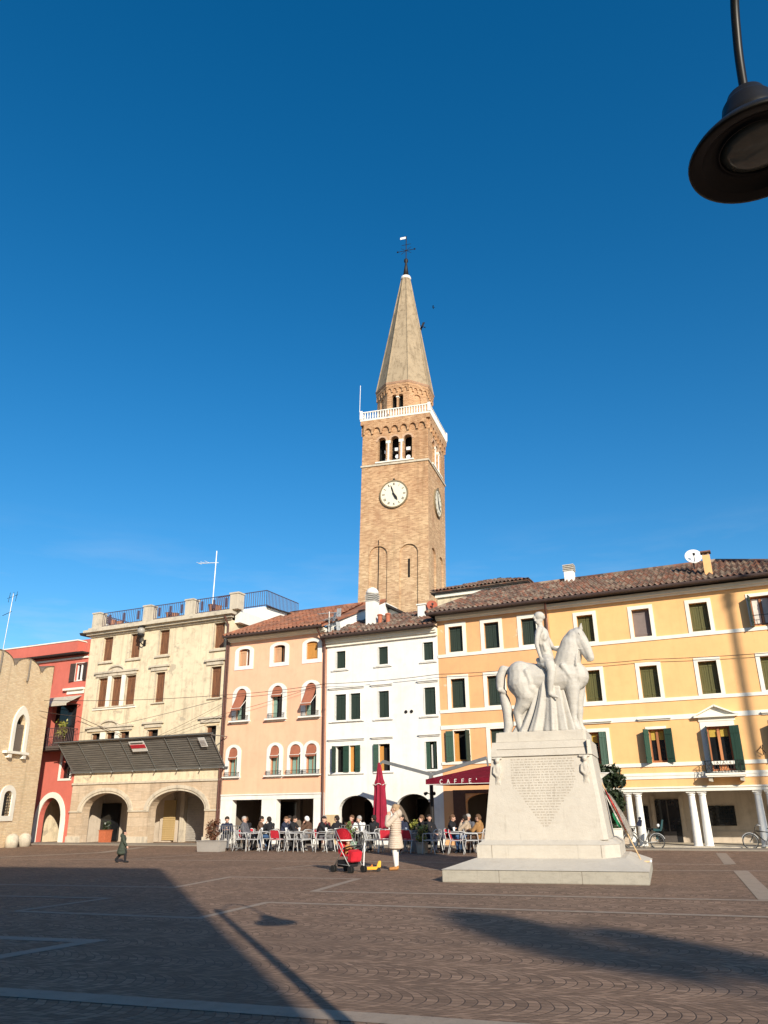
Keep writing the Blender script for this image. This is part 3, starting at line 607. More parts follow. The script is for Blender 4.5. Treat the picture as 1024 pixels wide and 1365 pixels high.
MB().box(0, 5.276, -0.12, 0, 9.72, 9.8).box(0, 5.276, -0.24, 0, 9.8, 9.93).build('cornice', MW['trim'], H)
roof_row(H, 0.0, 5.276, 1.2, True)
i_ = MB().box(0.02, 5.2, 2.4, 2.45, 0, 2.5).box(0.02, 0.06, 0.3, 2.4, 0, 2.5).box(0.07, 5.2, 0.3, 2.4, 2.3, 2.34).build('portico', MW['dim'], H)
MB().box(1.2, 2.2, 2.3, 2.39, 0, 1.9).build('shop_door', M_glass, H)
MB().box(0.45, 1.0, -0.03, 0, 0, 2.25).box(3.1, 3.6, -0.03, 0, 0, 2.25).box(1.0, 3.1, -0.03, 0, 2.1, 2.25).build('ground_floor_cladding', plain('brown_cladding', (0.12, 0.065, 0.045), .85), H)
MB().tube([(5.20, -0.09, 2.3), (5.20, -0.09, 9.3), (5.3, -0.5, 9.85)], 0.05, 8).build('downspout', M_pipe, H)

H = house('yellow_house', 10.5, 'yellow plastered house with olive shutters, white bands and paired white columns below')
up = [(6.50, 7.19), (8.82, 9.53), (11.11, 11.81), (13.40, 14.12), (15.7, 16.4)]
md = [(6.55, 7.23), (8.84, 9.54), (11.11, 11.80), (13.38, 14.08), (15.7, 16.4)]
lo = [(6.50, 7.21), (8.87, 9.47), (13.40, 14.05), (15.7, 16.4)]
ops = [(a, b, 8.09, 9.26) for a, b in up] + [(a, b, 5.60, 6.88) for a, b in md] + [(a, b, 3.10, 4.37) for a, b in lo] + [(11.03, 11.87, 2.69, 4.36)]
wall(5.284, 17.0, 2.04, 9.66, ops, mat=MW['yellow'], parent=H, back=8, dep=0.28)
for k, (a, b) in enumerate(up):
    if k == 3:
        f = surround(a, b, 8.09, 9.26, 0.13, bottom=False).build('window', MW['trim'], H); glazed(f, a, b, 8.09, 9.26, 0.14, curtain=(M_wcurtain, 0.9))
        swung(a, 8.05, 9.28, 0.34, 80, -0.03, -1).build('shutter', M_green, f); swung(b, 8.05, 9.28, 0.34, 80, -0.03, 1).build('shutter', M_green, f)
        m = MB(); railing(m, (a, -0.06, 8.12), (b, -0.06, 8.12), 0.38, 0.3, 0.01); m.build('window_rail', M_iron, f)
    elif k == 1: closed_window(H, a, b, 8.09, 9.26, M_greyblind, 0.15, MW['trim'], rec=0.19, sill=False, one=True)
    else: closed_window(H, a, b, 8.09, 9.26, M_olive, 0.15, MW['trim'], rec=0.19, sill=False)
for a, b in md: closed_window(H, a, b, 5.60, 6.88, M_olive, 0.15, MW['trim'], rec=0.19, sill=False)
for k, (a, b) in enumerate(lo):
    f = surround(a, b, 3.10, 4.37, 0.14 if k != 1 else 0.10, bottom=False).build('window', MW['trim'], H); glazed(f, a, b, 3.10, 4.37, 0.16, curtain=(M_ycurtain, 0.32))
    swung(a, 3.08, 4.37, 0.33, 62, -0.04, -1).build('shutter', M_green2 if k else M_green, f); swung(b, 3.08, 4.37, 0.33, 25 if k else 150, -0.04 if k else 0.05, 1 if k else 1).build('shutter', M_green2, f)
    cornice(H, (a + b) / 2 - 0.65, (a + b) / 2 + 0.65, 4.78, 0.13, MW['trim'], 0.05)
MB().box(5.284, 17, -0.04, 0, 7.90, 8.04).box(5.284, 17, -0.04, 0, 5.42, 5.55).box(5.284, 17, -0.03, 0, 4.70, 4.88).box(5.284, 17, -0.05, 0, 2.95, 3.09).box(5.284, 17, -0.04, 0, 2.49, 2.60).box(5.284, 17, -0.06, 0, 2.605, 2.71).build('string_course', MW['trim'], H)
MB().box(5.284, 17, -0.06, 0.35, 2.02, 2.18).box(5.284, 17, -0.10, -0.06, 2.14, 2.20).build('architrave', MW['trim'], H)
MB().box(5.284, 17, -0.12, 0, 9.66, 9.74).box(5.284, 17, -0.24, 0, 9.74, 9.88).build('cornice', MW['trim'], H)
rf = roof_row(H, 5.284, 17, 5.284, None, 12.35)
# balcony door with pediment
f = surround(11.03, 11.87, 2.69, 4.36, 0.20, bottom=False).build('balcony_door', MW['trim'], H); glazed(f, 11.05, 11.85, 2.71, 4.34, 0.14, M_frame, 2, (M_ycurtain, 0.22))
MB().box(11.40, 11.50, 0.10, 0.15, 2.75, 4.2).box(11.3, 11.62, 0.09, 0.14, 2.72, 3.1).build('casement', wood('light_brown_frame', (0.45, 0.17, 0.06), (0.55, 0.23, 0.09)), f)
swung(11.87, 2.71, 4.36, 0.36, 20, -0.04, 1).build('shutter', M_green2, f); swung(11.03, 2.71, 4.36, 0.36, 95, -0.04, -1).build('shutter', M_green, f)
pm = MB().box(10.80, 12.12, -0.05, 0, 4.56, 4.70).box(10.66, 12.24, -0.20, 0, 4.70, 4.77)
pm.hull([(10.62, -0.22, 4.77), (10.72, -0.22, 4.77), (10.72, 0, 4.77), (10.62, 0, 4.77)], [(11.45, -0.22, 5.17), (11.47, -0.22, 5.11), (11.47, 0, 5.11), (11.45, 0, 5.17)])
pm.hull([(12.28, -0.22, 4.77), (12.18, -0.22, 4.77), (12.18, 0, 4.77), (12.28, 0, 4.77)], [(11.45, -0.22, 5.17), (11.43, -0.22, 5.11), (11.43, 0, 5.11), (11.45, 0, 5.17)])
pm.prism([(10.72, 4.77), (12.18, 4.77), (11.45, 5.11)], -0.06, 0); pm.build('pediment', MW['trim'], f)
bs = MB().box(10.80, 12.20, -0.55, 0, 2.55, 2.63).box(10.84, 12.16, -0.52, 0, 2.50, 2.55).build('balcony', MW['trim'], H)
b_ = MB()
for x in (10.95, 12.05): b_.prism([(x - 0.07, 2.50), (x + 0.07, 2.50), (x + 0.07, 2.33), (x - 0.07, 2.36)], -0.42, -0.03)
b_.build('bracket', MW['stonetrim'], bs)
m = MB()
for p, q in (((10.83, 0, 2.63), (10.83, -0.52, 2.63)), ((10.83, -0.52, 2.63), (12.17, -0.52, 2.63)), ((12.17, -0.52, 2.63), (12.17, 0, 2.63))):
    railing(m, p, q, 0.44, 0.11, 0.009); a, b = Vector(p), Vector(q); k = max(2, int((b - a).length / 0.22))
    for i in range(k): m.tube([a.lerp(b, i / k) + Vector((0, 0, 0.05)), a.lerp(b, (i + 1) / k) + Vector((0, 0, 0.4))], 0.008, 5).tube([a.lerp(b, i / k) + Vector((0, 0, 0.4)), a.lerp(b, (i + 1) / k) + Vector((0, 0, 0.05))], 0.008, 5)
m.build('balcony_rail', M_iron, bs)
# portico
for x in (5.5, 7.77, 8.15, 10.13, 10.52, 12.46, 12.86, 14.8, 15.2):
    MB().box(x - 0.19, x + 0.19, -0.02, 0.36, 0, 0.05).lathe([(0.165, 0.05), (0.17, 0.09), (0.155, 0.11), (0.15, 0.6), (0.12, 1.82), (0.12, 1.86), (0.145, 1.88), (0.145, 1.92), (0.165, 1.96)], (x, 0.17, 0), 20).box(x - 0.17, x + 0.17, 0.0, 0.34, 1.96, 2.02).build('column', MW['white'], H, smooth=False)
pi = MB().box(5.3, 17, 3.0, 3.05, 0, 2.3).box(5.29, 5.33, 0.36, 3.0, 0, 2.3).box(5.34, 16.98, 0.36, 3.0, 2.19, 2.23).box(5.34, 17, 2.96, 3.0, 0, 0.5).box(8.22, 8.39, 2.94, 3.0, 0.5, 1.9).box(9.36, 9.53, 2.94, 3.0, 0.5, 1.9)
pi.build('portico_wall', MW['inner'], H)
dr = MB().box(8.40, 9.35, 2.90, 2.96, 0.05, 1.75).build('portico_door', M_glass, H); MB().box(8.62, 9.12, 2.86, 2.90, 0.05, 0.5).box(8.85, 8.9, 2.86, 2.9, 0.5, 1.7).build('door_panel', plain('dark_door_panel', (0.08, 0.07, 0.065), 0.5), dr)
w = [MB().box(*q).build('portico_window', M_glass, H) for q in ((10.43, 11.47, 2.93, 2.97, 0.71, 1.47), (7.6, 8.1, 2.93, 2.97, 0.5, 1.5), (12.7, 13.6, 2.93, 2.97, 0.5, 1.5))][0]
g_ = MB()
for i in range(6): g_.tube([(10.5 + i * 0.18, 2.91, 0.72), (10.5 + i * 0.18, 2.91, 1.46)], 0.01, 5)
for i in range(4): g_.tube([(10.44, 2.91, 0.8 + i * 0.18), (11.46, 2.91, 0.8 + i * 0.18)], 0.01, 5)
g_.build('window_grille', M_iron, w)
MB().box(7.4, 13.5, -0.4, 3.0, 0.05, 0.08).build('portico_step', MW['stonetrim'], H)
MB().tube([(12.9, -0.12, 3.25), (12.9, -0.3, 3.45), (12.92, -0.05, 3.6)], 0.018, 6).tube([(12.7, -0.12, 3.4), (12.85, -0.2, 3.5), (12.98, -0.12, 3.3)], 0.015, 6).build('flag_holder', M_iron, H)
ch = MB().box(11.9, 12.2, 0.75, 1.05, 10.3, 11.45).build('chimney', MW['yellow'], rf)
MB().box(11.84, 12.26, 0.69, 1.11, 11.56, 11.62).box(11.92, 11.98, 0.77, 0.83, 11.45, 11.56).box(12.12, 12.18, 0.77, 0.83, 11.45, 11.56).box(11.92, 11.98, 0.97, 1.03, 11.45, 11.56).box(12.12, 12.18, 0.97, 1.03, 11.45, 11.56).build('chimney_cap', M_tile2, ch)
ch = MB().box(5.4, 5.86, 3.7, 4.1, 11.8, 12.42).build('chimney', MW['white'], rf)
c = MB()
for i in range(4): c.box(5.36, 5.90, 3.66, 4.14, 12.42 + i * 0.09, 12.465 + i * 0.09)
c.box(5.46, 5.8, 3.75, 4.05, 12.42, 12.72); c.build('chimney_slats', plain('pale_slats', (0.5, 0.46, 0.4), 0.9), ch)

# ================================================================== CREAM HOUSE
H = house('cream_house', -16.9, 'weathered cream house with brown shutters, roof terrace and two wide arches below')
up = [(-20.78, -20.05), (-18.72, -18.0), (-16.64, -15.94), (-12.89, -12.19)]; m3 = [(-20.82, -20.1), (-19.8, -19.08), (-18.77, -18.05)]; m1 = [(-16.65, -16.0), (-12.91, -12.25)]
l3 = [(-20.87, -20.24), (-19.8, -19.17), (-18.8, -18.14)]; l1 = [(-16.9, -16.15), (-13.0, -12.35)]
A1 = (-20.9, -17.68, 0, 2.50, 1.60); A2 = (-16.3, -12.74, 0, 2.53, 1.60)
ops = [(a, b, 9.67, 11.03) for a, b in up] + [(a, b, 7.08, 8.68) for a, b in m3 + m1] + [(a, b, 4.2, 5.64) for a, b in l3 + l1]
wall(-21.8, -11.8, 3.05, 11.12, ops, mat=MW['cream'], parent=H, back=7, dep=0.3)
wall(-21.8, -11.8, 0, 3.05, [A1, A2], mat=MW['stone'], parent=H, back=7, dep=0.55, name='arcade_wall', y=-0.02)
for a, b in up:
    f = closed_window(H, a, b, 9.67, 11.03, M_brown, 0, MW['stonetrim'], rec=0.14, planks=3, sill=False); MB().box(a - 0.18, b + 0.18, -0.10, 0, 9.50, 9.60).build('sill', MW['stonetrim'], f)
for a, b in m3 + m1: closed_window(H, a, b, 7.08, 8.68, M_brown, 0, MW['stonetrim'], rec=0.14, planks=3)
for a, b in l3 + l1:
    f = surround(a, b, 4.2, 5.64, 0.02).build('window', MW['stonetrim'], H); MB().box(a, b, 0.24, 0.26, 4.2, 5.64).build('pane', M_dark, f); leaf(a, a + 0.22, 4.21, 5.6, 0.12, planks=2).build('shutter', M_brown, f)
t_ = MB()
for xs_ in ((-20.1, -19.8), (-19.08, -18.77)): t_.box(xs_[0] + 0.03, xs_[1] - 0.03, -0.08, 0, 7.0, 8.74)
for xs_ in ((-20.24, -19.8), (-19.17, -18.8)): t_.box(xs_[0] + 0.06, xs_[1] - 0.06, -0.08, 0, 4.2, 5.68)
t_.box(-21.0, -17.88, -0.06, 0, 6.9, 6.98); t_.build('window_pilaster', MW['trim'], H)
def ped(x0, x1, z, xc, half, rise):
    mb = MB().box(x0, x1, -0.16, 0, z - 0.05, z + 0.05).box(x0 + 0.1, x1 - 0.1, -0.09, 0, z - 0.22, z - 0.05)
    i = arch_pts(xc - half, xc + half, z + 0.05, z + 0.05 + rise, 10); o = arch_pts(xc - half - 0.06, xc + half + 0.06, z + 0.05, z + 0.14 + rise, 10)
    for k in range(10): q = [i[k], i[k + 1], o[k + 1], o[k]]; mb.hull([(x, -0.14, zz) for x, zz in q], [(x, 0, zz) for x, zz in q])
    mb.prism([(xc - half, z + 0.05)] + i[1:-1] + [(xc + half, z + 0.05)], -0.04, 0)
    return mb.build('window_cornice', MW['stonetrim'], H)
ped(-21.1, -17.9, 8.97, -19.5, 0.55, 0.24); ped(-21.27, -17.85, 5.95, -19.6, 0.6, 0.24)
for x0, x1, z in ((-17.1, -15.72, 9.02), (-13.32, -12.0, 9.02), (-17.2, -15.8, 6.0), (-13.45, -12.0, 6.05)):
    MB().box(x0, x1, -0.16, 0, z - 0.05, z + 0.05).box(x0 + 0.12, x1 - 0.12, -0.08, 0, z - 0.24, z - 0.05).build('window_cornice', MW['stonetrim'], H)
o_ = MB()
for x0, x1 in ((-21.05, -18.0), (-17.1, -15.95), (-13.2, -12.15)): o_.box(x0 + 0.05, x1 - 0.05, -0.02, 0, 5.66, 5.70)
o_.build('yellow_lintel', MW['ochre'], H)
MB().box(-21.85, -11.75, -0.10, 0, 11.12, 11.22).box(-21.95, -11.65, -0.26, 0, 11.22, 11.36).box(-22.05, -11.5, -0.45, 0, 11.36, 11.50).box(-21.9, -11.7, -0.22, 6.9, 11.50, 11.66).build('cornice', MW['stonetrim'], H)
for x in (-21.45, -17.62, -14.63, -11.60):
    MB().box(x - 0.27, x + 0.27, -0.15, 0.39, 11.66, 12.50).box(x - 0.31, x + 0.31, -0.19, 0.43, 12.50, 12.58).build('terrace_pier', MW['stonetrim'], H)
m = MB()
for a, b in ((-21.15, -17.92), (-17.32, -14.93), (-14.33, -11.9)):
    railing(m, (a, 0.1, 11.72), (b, 0.1, 11.72), 0.82, 0.13, 0.016)
    for k in range(3): x = a + (b - a) * (k + 0.5) / 3; m.box(x - 0.05, x + 0.05, 0.06, 0.14, 11.9, 12.4)
railing(m, (-21.5, 0.4, 11.72), (-21.5, 6.5, 11.72), 0.82, 0.16, 0.016)
railing(m, (-15.2, 3.1, 12.55), (-11.7, 3.1, 12.55), 0.92, 0.15, 0.018); railing(m, (-11.7, 3.1, 12.55), (-11.7, 6.6, 12.55), 0.92, 0.15, 0.018)
m.build('terrace_railing', plain('violet_grey_iron', (0.085, 0.06, 0.085), 0.6), H)
sh = MB().prism([(-15.4, 11.66), (-11.75, 11.66), (-11.75, 12.5), (-15.4, 12.5)], 3.0, 6.8).prism([(-11.75, 11.2), (-10.4, 11.2), (-10.4, 12.0), (-11.75, 12.5)], 3.3, 6.8).box(-11.8, -11.45, 0.3, 6.9, 11.0, 11.64).build('stair_house', MW['white'], H)
MB().hull([(-11.74, 3.15, 12.5), (-10.25, 3.15, 11.95), (-10.25, 6.9, 11.95), (-11.74, 6.9, 12.5)], [(-11.74, 3.15, 12.58), (-10.25, 3.15, 12.03), (-10.25, 6.9, 12.03), (-11.74, 6.9, 12.58)]).build('stair_house_roof', M_eave, sh)
tp = MB()
for x, h in ((-20.9, 0.55), (-20.3, 0.4), (-16.6, 0.5), (-16.2, 0.42), (-14.9, 0.6), (-13.6, 0.62), (-13.2, 0.5)): tp.lathe([(0.16, 0), (0.22, h * 0.9), (0.25, h), (0.2, h)], (x, 0.6, 11.66), 12)
tp.build('terrace_pot', plain('terrace_terracotta', (0.40, 0.19, 0.11), 0.9), H)
# arcade trim
for a, b, c, d, s_ in (A1, A2):
    mb = MB(); i = arch_pts(a, b, s_, d, 20); o = arch_pts(a - 0.30, b + 0.30, s_, d + 0.27, 20); i2 = arch_pts(a - 0.12, b + 0.12, s_, d + 0.11, 20)
    for k in range(20): 
        q = [i[k], i[k + 1], i2[k + 1], i2[k]]; mb.hull([(x, -0.05, z) for x, z in q], [(x, 0.0, z) for x, z in q])
        q = [i2[k], i2[k + 1], o[k + 1], o[k]]; mb.hull([(x, -0.10, z) for x, z in q], [(x, 0.0, z) for x, z in q])
    mb.build('arch', MW['stonetrim'], H)
MB().box(-21.82, -20.9, -0.08, 0, 1.54, 1.62).box(-17.68, -16.3, -0.08, 0, 1.54, 1.62).box(-12.74, -11.78, -0.08, 0, 1.54, 1.62).box(-21.82, -11.78, -0.09, 0, 2.95, 3.05).box(-21.84, -20.85, -0.07, 0, 0, 0.35).box(-17.73, -16.25, -0.07, 0, 0, 0.35).box(-12.79, -11.76, -0.07, 0, 0, 0.35).build('impost', MW['stonetrim'], H)
ii = MB().box(-21.8, -11.8, 2.4, 2.45, 0, 3.0).box(-21.78, -21.74, 0.56, 2.4, 0, 3).box(-11.86, -11.82, 0.56, 2.4, 0, 3).box(-21.7, -11.9, 0.57, 2.4, 2.8, 2.85).box(-17.4, -16.6, 2.2, 2.4, 0, 2.8)
ii.build('arcade_back_wall', MW['inner'], H)
[MB().box(*q).build('arcade_door', M_glass, H) for q in ((-21.7, -20.4, 2.25, 2.39, 0.05, 2.0), (-13.4, -12.6, 2.3, 2.39, 0.0, 2.0))]
M_louv = wood('yellow_louvre', (0.45, 0.32, 0.14), (0.55, 0.40, 0.2))
for xa_, xb_, yy in ((-19.6, -18.9, 2.34), (-17.15, -16.35, 2.14)):
    sl = MB().box(xa_, xb_, yy + .03, yy + .055, 0.08, 2.1)
    for i in range(22): sl.box(xa_, xb_, yy, yy + .029, 0.1 + i * 0.09, 0.165 + i * 0.09)
    sl.build('louvred_door', M_louv, H)
rs = MB()
for i in range(26): rs.prism([(-15.7, 0.05 + i * 0.085), (-13.5, 0.05 + i * 0.085), (-13.5, 0.12 + i * 0.085), (-15.7, 0.12 + i * 0.085)], 2.33 + 0.012 * (i % 2), 2.39)
rs.build('roller_shutter', plain('grey_roller', (0.38, 0.35, 0.31), 0.6), H); [MB().box(*q).build('shop_pier', MW['stonetrim'], H) for q in ((-16.0, -15.75, 2.1, 2.4, 0, 2.6), (-13.47, -13.3, 2.1, 2.4, 0, 2.6))]
MB().tube([(-11.92, -0.1, 10.9), (-11.92, -0.1, 0.3)], 0.05, 8).tube([(-12.02, -0.35, 11.3), (-11.95, -0.12, 10.9)], 0.05, 8).build('downspout', M_pipe, H)
# globe lamp on the wall
L = empty('wall_lamp', rowpt(-17.68, 0, 10.9), ROW, 'round globe lamp on a black bracket high on the cream house wall', 'lamp')
MB().tube([(0, 0, -0.45), (0.02, -0.2, -0.6), (-0.05, -0.38, -0.42), (0, -0.38, -0.2)], 0.035, 8).box(-0.08, 0.08, -0.05, 0, -0.65, -0.3).lathe([(0.12, -0.2), (0.2, -0.12), (0.16, -0.02)], (0, -0.38, 0), 14).lathe([(0.2, 0.33), (0.14, 0.4), (0.03, 0.48)], (0, -0.38, 0), 14).build('bracket', M_iron, L)
MB().ball((0, -0.38, 0.15), 0.22, 18, 12).build('globe', plain('milky_glass', (0.34, 0.32, 0.28), 0.35, var=0.04), L, smooth=True)

# scaffold debris guard
H2 = empty('scaffold_guard', rowpt(-16.7, 0.12, 3.6), ROW, 'grey slatted scaffold guard sloping out from the cream house above its arches', 'scaffold')
gb = MB(); n = 15
dn = Vector((0, -1.35, 1.52)); 
for i in range(n):
    p = dn * (i / n); q = dn * ((i + 0.66) / n)
    gb.hull([(-5.1, p.y, p.z), (5.1, p.y, p.z), (5.1, p.y + 0.02, p.z + 0.025), (-5.1, p.y + 0.02, p.z + 0.025)], [(-5.1, q.y, q.z), (5.1, q.y, q.z), (5.1, q.y + 0.02, q.z + 0.025), (-5.1, q.y + 0.02, q.z + 0.025)])
gb.build('board', wood('grey_boards', (0.13, 0.125, 0.115), (0.25, 0.235, 0.215), (1.2, 14, 14)), H2)
MB().hull([(-5.08, 0.03, 0.05), (5.08, 0.03, 0.05), (5.08, 0.04, 0.06), (-5.08, 0.04, 0.06)], [(-5.08, -1.30, 1.55), (5.08, -1.30, 1.55), (5.08, -1.29, 1.56), (-5.08, -1.29, 1.56)]).build('netting', plain('dark_netting', (0.02, 0.02, 0.022), .9), H2)
gt = MB()
for i in range(8):
    x = -5.1 + 10.2 * i / 7; gt.tube([(x, 0.02, -0.03), (x, -1.37, 1.51)], 0.022, 8).tube([(x, 0.05, 1.45), (x, -1.3, 1.45)], 0.025, 6).tube([(x - 0.15, 0.1, -0.1), (x + 0.12, -0.28, -0.06)], 0.03, 6)
gt.tube([(-5.3, -0.03, -0.03), (5.3, -0.03, -0.03)], 0.04, 8).tube([(-5.3, -1.4, 1.5), (5.3, -1.4, 1.5)], 0.03, 8).build('scaffold_tube', plain('dull_steel', (0.2, 0.2, 0.19), .6, .5), H2)
rr = Matrix.Rotation(math.atan2(1.52, -1.35) - PI / 2, 3, 'X')
def sign(x, t0, w, h, kind):
    c = dn * t0 + Vector((x, -0.03, -0.03)); q = Vector((0, -1.35, 1.52)).normalized(); nn = Vector((0, -q.z, q.y)) * -1
    e = empty('sign', rowpt(-16.7 + x, 0.12 - c.y, 3.6 + c.z), ROW); rot = Matrix((Vector((1, 0, 0)), q, Vector((1, 0, 0)).cross(q))).transposed(); rm = rot.to_4x4()
    def pl(x0, x1, z0, z1, off, nm, mat):
        mb = MB(); mb.box(x0, x1, z0, z1, off, off + 0.012); bmesh.ops.transform(mb.bm, matrix=rm, verts=mb.bm.verts); return mb.build(nm, mat, e)
    s_ = -1 if (rot.col[2].y > 0) else 1
    o = s_ * 0.03
    pl(-w / 2, w / 2, -h / 2, h / 2, o, 'board', M_wmetal)
    if kind: pl(-w / 2 + 0.02, w / 2 - 0.02, -h * 0.16, h * 0.18, o + s_ * 0.014, 'red_stripe', M_redseat); pl(-w / 2 + 0.1, w / 2 - 0.1, h * 0.28, h * 0.38, o + s_ * 0.014, 'print', plain('dark_print', (0.06, 0.05, 0.05), 0.8))
    else:
        for k in range(4): pl(-w / 2 + 0.05, w / 2 - 0.05, -h * 0.3 + k * h * 0.15, -h * 0.25 + k * h * 0.15, o + s_ * 0.014, 'print', plain('faint_print', (0.3, 0.28, 0.28), 0.8))
    return e
tag(sign(0.35, 0.76, 1.0, 0.62, 1), 'white sign with a red stripe tied to the top of the grey scaffold guard', 'sign')
tag(sign(4.5, 0.78, 0.4, 0.55, 0), 'small white notice at the right end of the grey scaffold guard', 'sign')

# ================================================================== RED HOUSE
H = house('red_house', -25.0, 'red plastered house with a white arched passage and a planted balcony')
ops = [(-22.77, -22.12, 8.70, 9.72), (-25.4, -24.75, 8.67, 9.70), (-24.2, -22.3, 5.0, 7.4), (-22.92, -22.2, 3.32, 4.75), (-24.15, -22.45, 0, 2.33, 1.2)]
wall(-32.0, -21.86, 0, 10.28, ops, mat=MW['red'], parent=H, back=7, dep=0.35, y=0.06)
MB().box(-32, -22.3, -0.5, 0.2, 10.30, 10.93).box(-22.3, -21.86, -0.1, 0.6, 10.30, 10.85).build('parapet', MW['red'], H); MB().box(-32, -22.26, -0.54, 0.2, 10.93, 11.0).box(-32, -21.87, -0.04, 0.06, 9.98, 10.08).build('coping', MW['trim'], H)
MB().box(-32, -21.87, -0.48, 0.05, 10.22, 10.295).build('eave', M_eave, H)
ru = MB().box(-31, -21.86, 1.5, 6, 10.9, 11.5).build('attic', MW['red'], H); MB().hull([(-22.7, 0.0, 11.35), (-21.86, 0.0, 11.35), (-21.86, 6.2, 11.5), (-22.7, 6.2, 11.5)], [(-22.75, -0.05, 11.5), (-21.86, -0.05, 11.5), (-21.86, 6.2, 11.65), (-22.75, 6.2, 11.65)]).build('roof', M_eave, ru)
ch = MB().box(-23.65, -22.95, 2.0, 2.6, 11.5, 12.55).build('chimney', MW['white'], ru)
c = MB()
for i in range(4): c.box(-23.69, -22.91, 1.96, 2.64, 12.55 + i * 0.12, 12.61 + i * 0.12)
c.box(-23.5, -23.1, 2.1, 2.5, 12.55, 12.97); c.build('chimney_slats', plain('grey_slats', (0.25, 0.22, 0.2), 0.9), ch)
ch = MB().box(-28.1, -27.3, 1.0, 1.5, 11.0, 11.35).build('chimney', MW['red'], ru); MB().box(-28.2, -27.2, 0.9, 1.6, 11.35, 11.43).build('chimney_cap', M_tile2, ch)
for a, b, z0, z1 in ops[:2]:
    f = surround(a, b, z0, z1, 0.03, y=0.03).build('window', MW['trim'], H); glazed(f, a, b, z0, z1, 0.2, M_wmetal, 2)
    swung(a, z0 - 0.02, z1, 0.36, 12, 0.03, -1).build('shutter', M_gutter, f); swung(b, z0 - 0.02, z1, 0.3, 12, 0.03, 1).build('shutter', M_gutter, f)
MB().box(-24.2, -22.3, 0.36, 0.40, 5.0, 7.4).build('balcony_door', M_glass, H)
MB().box(-23.4, -21.87, -0.15, 0.06, 8.17, 8.28).box(-23.2, -21.9, 0.0, 0.06, 7.95, 8.17).build('lintel', MW['trim'], H)
a_ = MB().hull([(-24.7, 0.05, 7.85), (-22.05, 0.05, 7.85), (-22.05, 0.05, 7.82), (-24.7, 0.05, 7.82)], [(-24.7, -1.0, 7.32), (-22.05, -1.0, 7.32), (-22.05, -1.0, 7.29), (-24.7, -1.0, 7.29)]).box(-24.7, -22.05, -1.01, -0.99, 7.18, 7.32).build('awning', plain('grey_beige_canvas', (0.50, 0.46, 0.38), 0.9), H)
MB().tube([(-22.05, 0.05, 7.3), (-22.07, -1.0, 7.3)], 0.02, 6).tube([(-24.6, 0.05, 7.3), (-24.6, -1.0, 7.3)], 0.02, 6).build('awning_arm', M_iron, a_)
bl = MB().box(-24.9, -22.0, -0.95, 0.06, 4.88, 5.02).box(-24.9, -22.0, -0.9, 0.06, 4.80, 4.88).build('balcony', plain('dark_balcony_slab', (0.10, 0.08, 0.07), 0.9), H)
m = MB(); railing(m, (-24.9, -0.92, 5.02), (-22.02, -0.92, 5.02), 0.95, 0.11, 0.014, (0.06, 0.5, 1.0)); railing(m, (-22.02, -0.92, 5.02), (-22.02, 0.05, 5.02), 0.95, 0.11, 0.014); m.build('balcony_rail', M_rust, bl)
f = surround(-22.92, -22.2, 3.32, 4.75, 0.14, y=0.02).build('window', MW['trim'], H); MB().box(-22.92, -22.2, 0.3, 0.33, 3.32, 4.75).build('pane', M_glass, f)
mb = MB(); i = arch_pts(-24.15, -22.45, 1.2, 2.33, 18); o = arch_pts(-24.42, -22.16, 1.2, 2.62, 18)
for k in range(18): q = [i[k], i[k + 1], o[k + 1], o[k]]; mb.hull([(x, 0.0, z) for x, z in q], [(x, 0.06, z) for x, z in q])
mb.box(-22.45, -22.14, 0.0, 0.06, 0, 1.2).box(-24.45, -24.15, 0.0, 0.06, 0, 1.2); mb.build('arch', MW['trim'], H)
MB().box(-25, -21.9, 2.6, 2.65, 0, 2.8).box(-25, -24.9, 0.42, 2.6, 0, 2.8).box(-22.1, -22.05, 0.42, 2.6, 0, 2.8).box(-25, -21.9, 0.42, 2.6, 2.75, 2.8).build('passage', MW['cream'], H); MB().box(-24.9, -23.6, 2.5, 2.59, 0, 2.2).build('passage_gate', plain('green_gate', (0.03, 0.05, 0.03), 0.6), H)

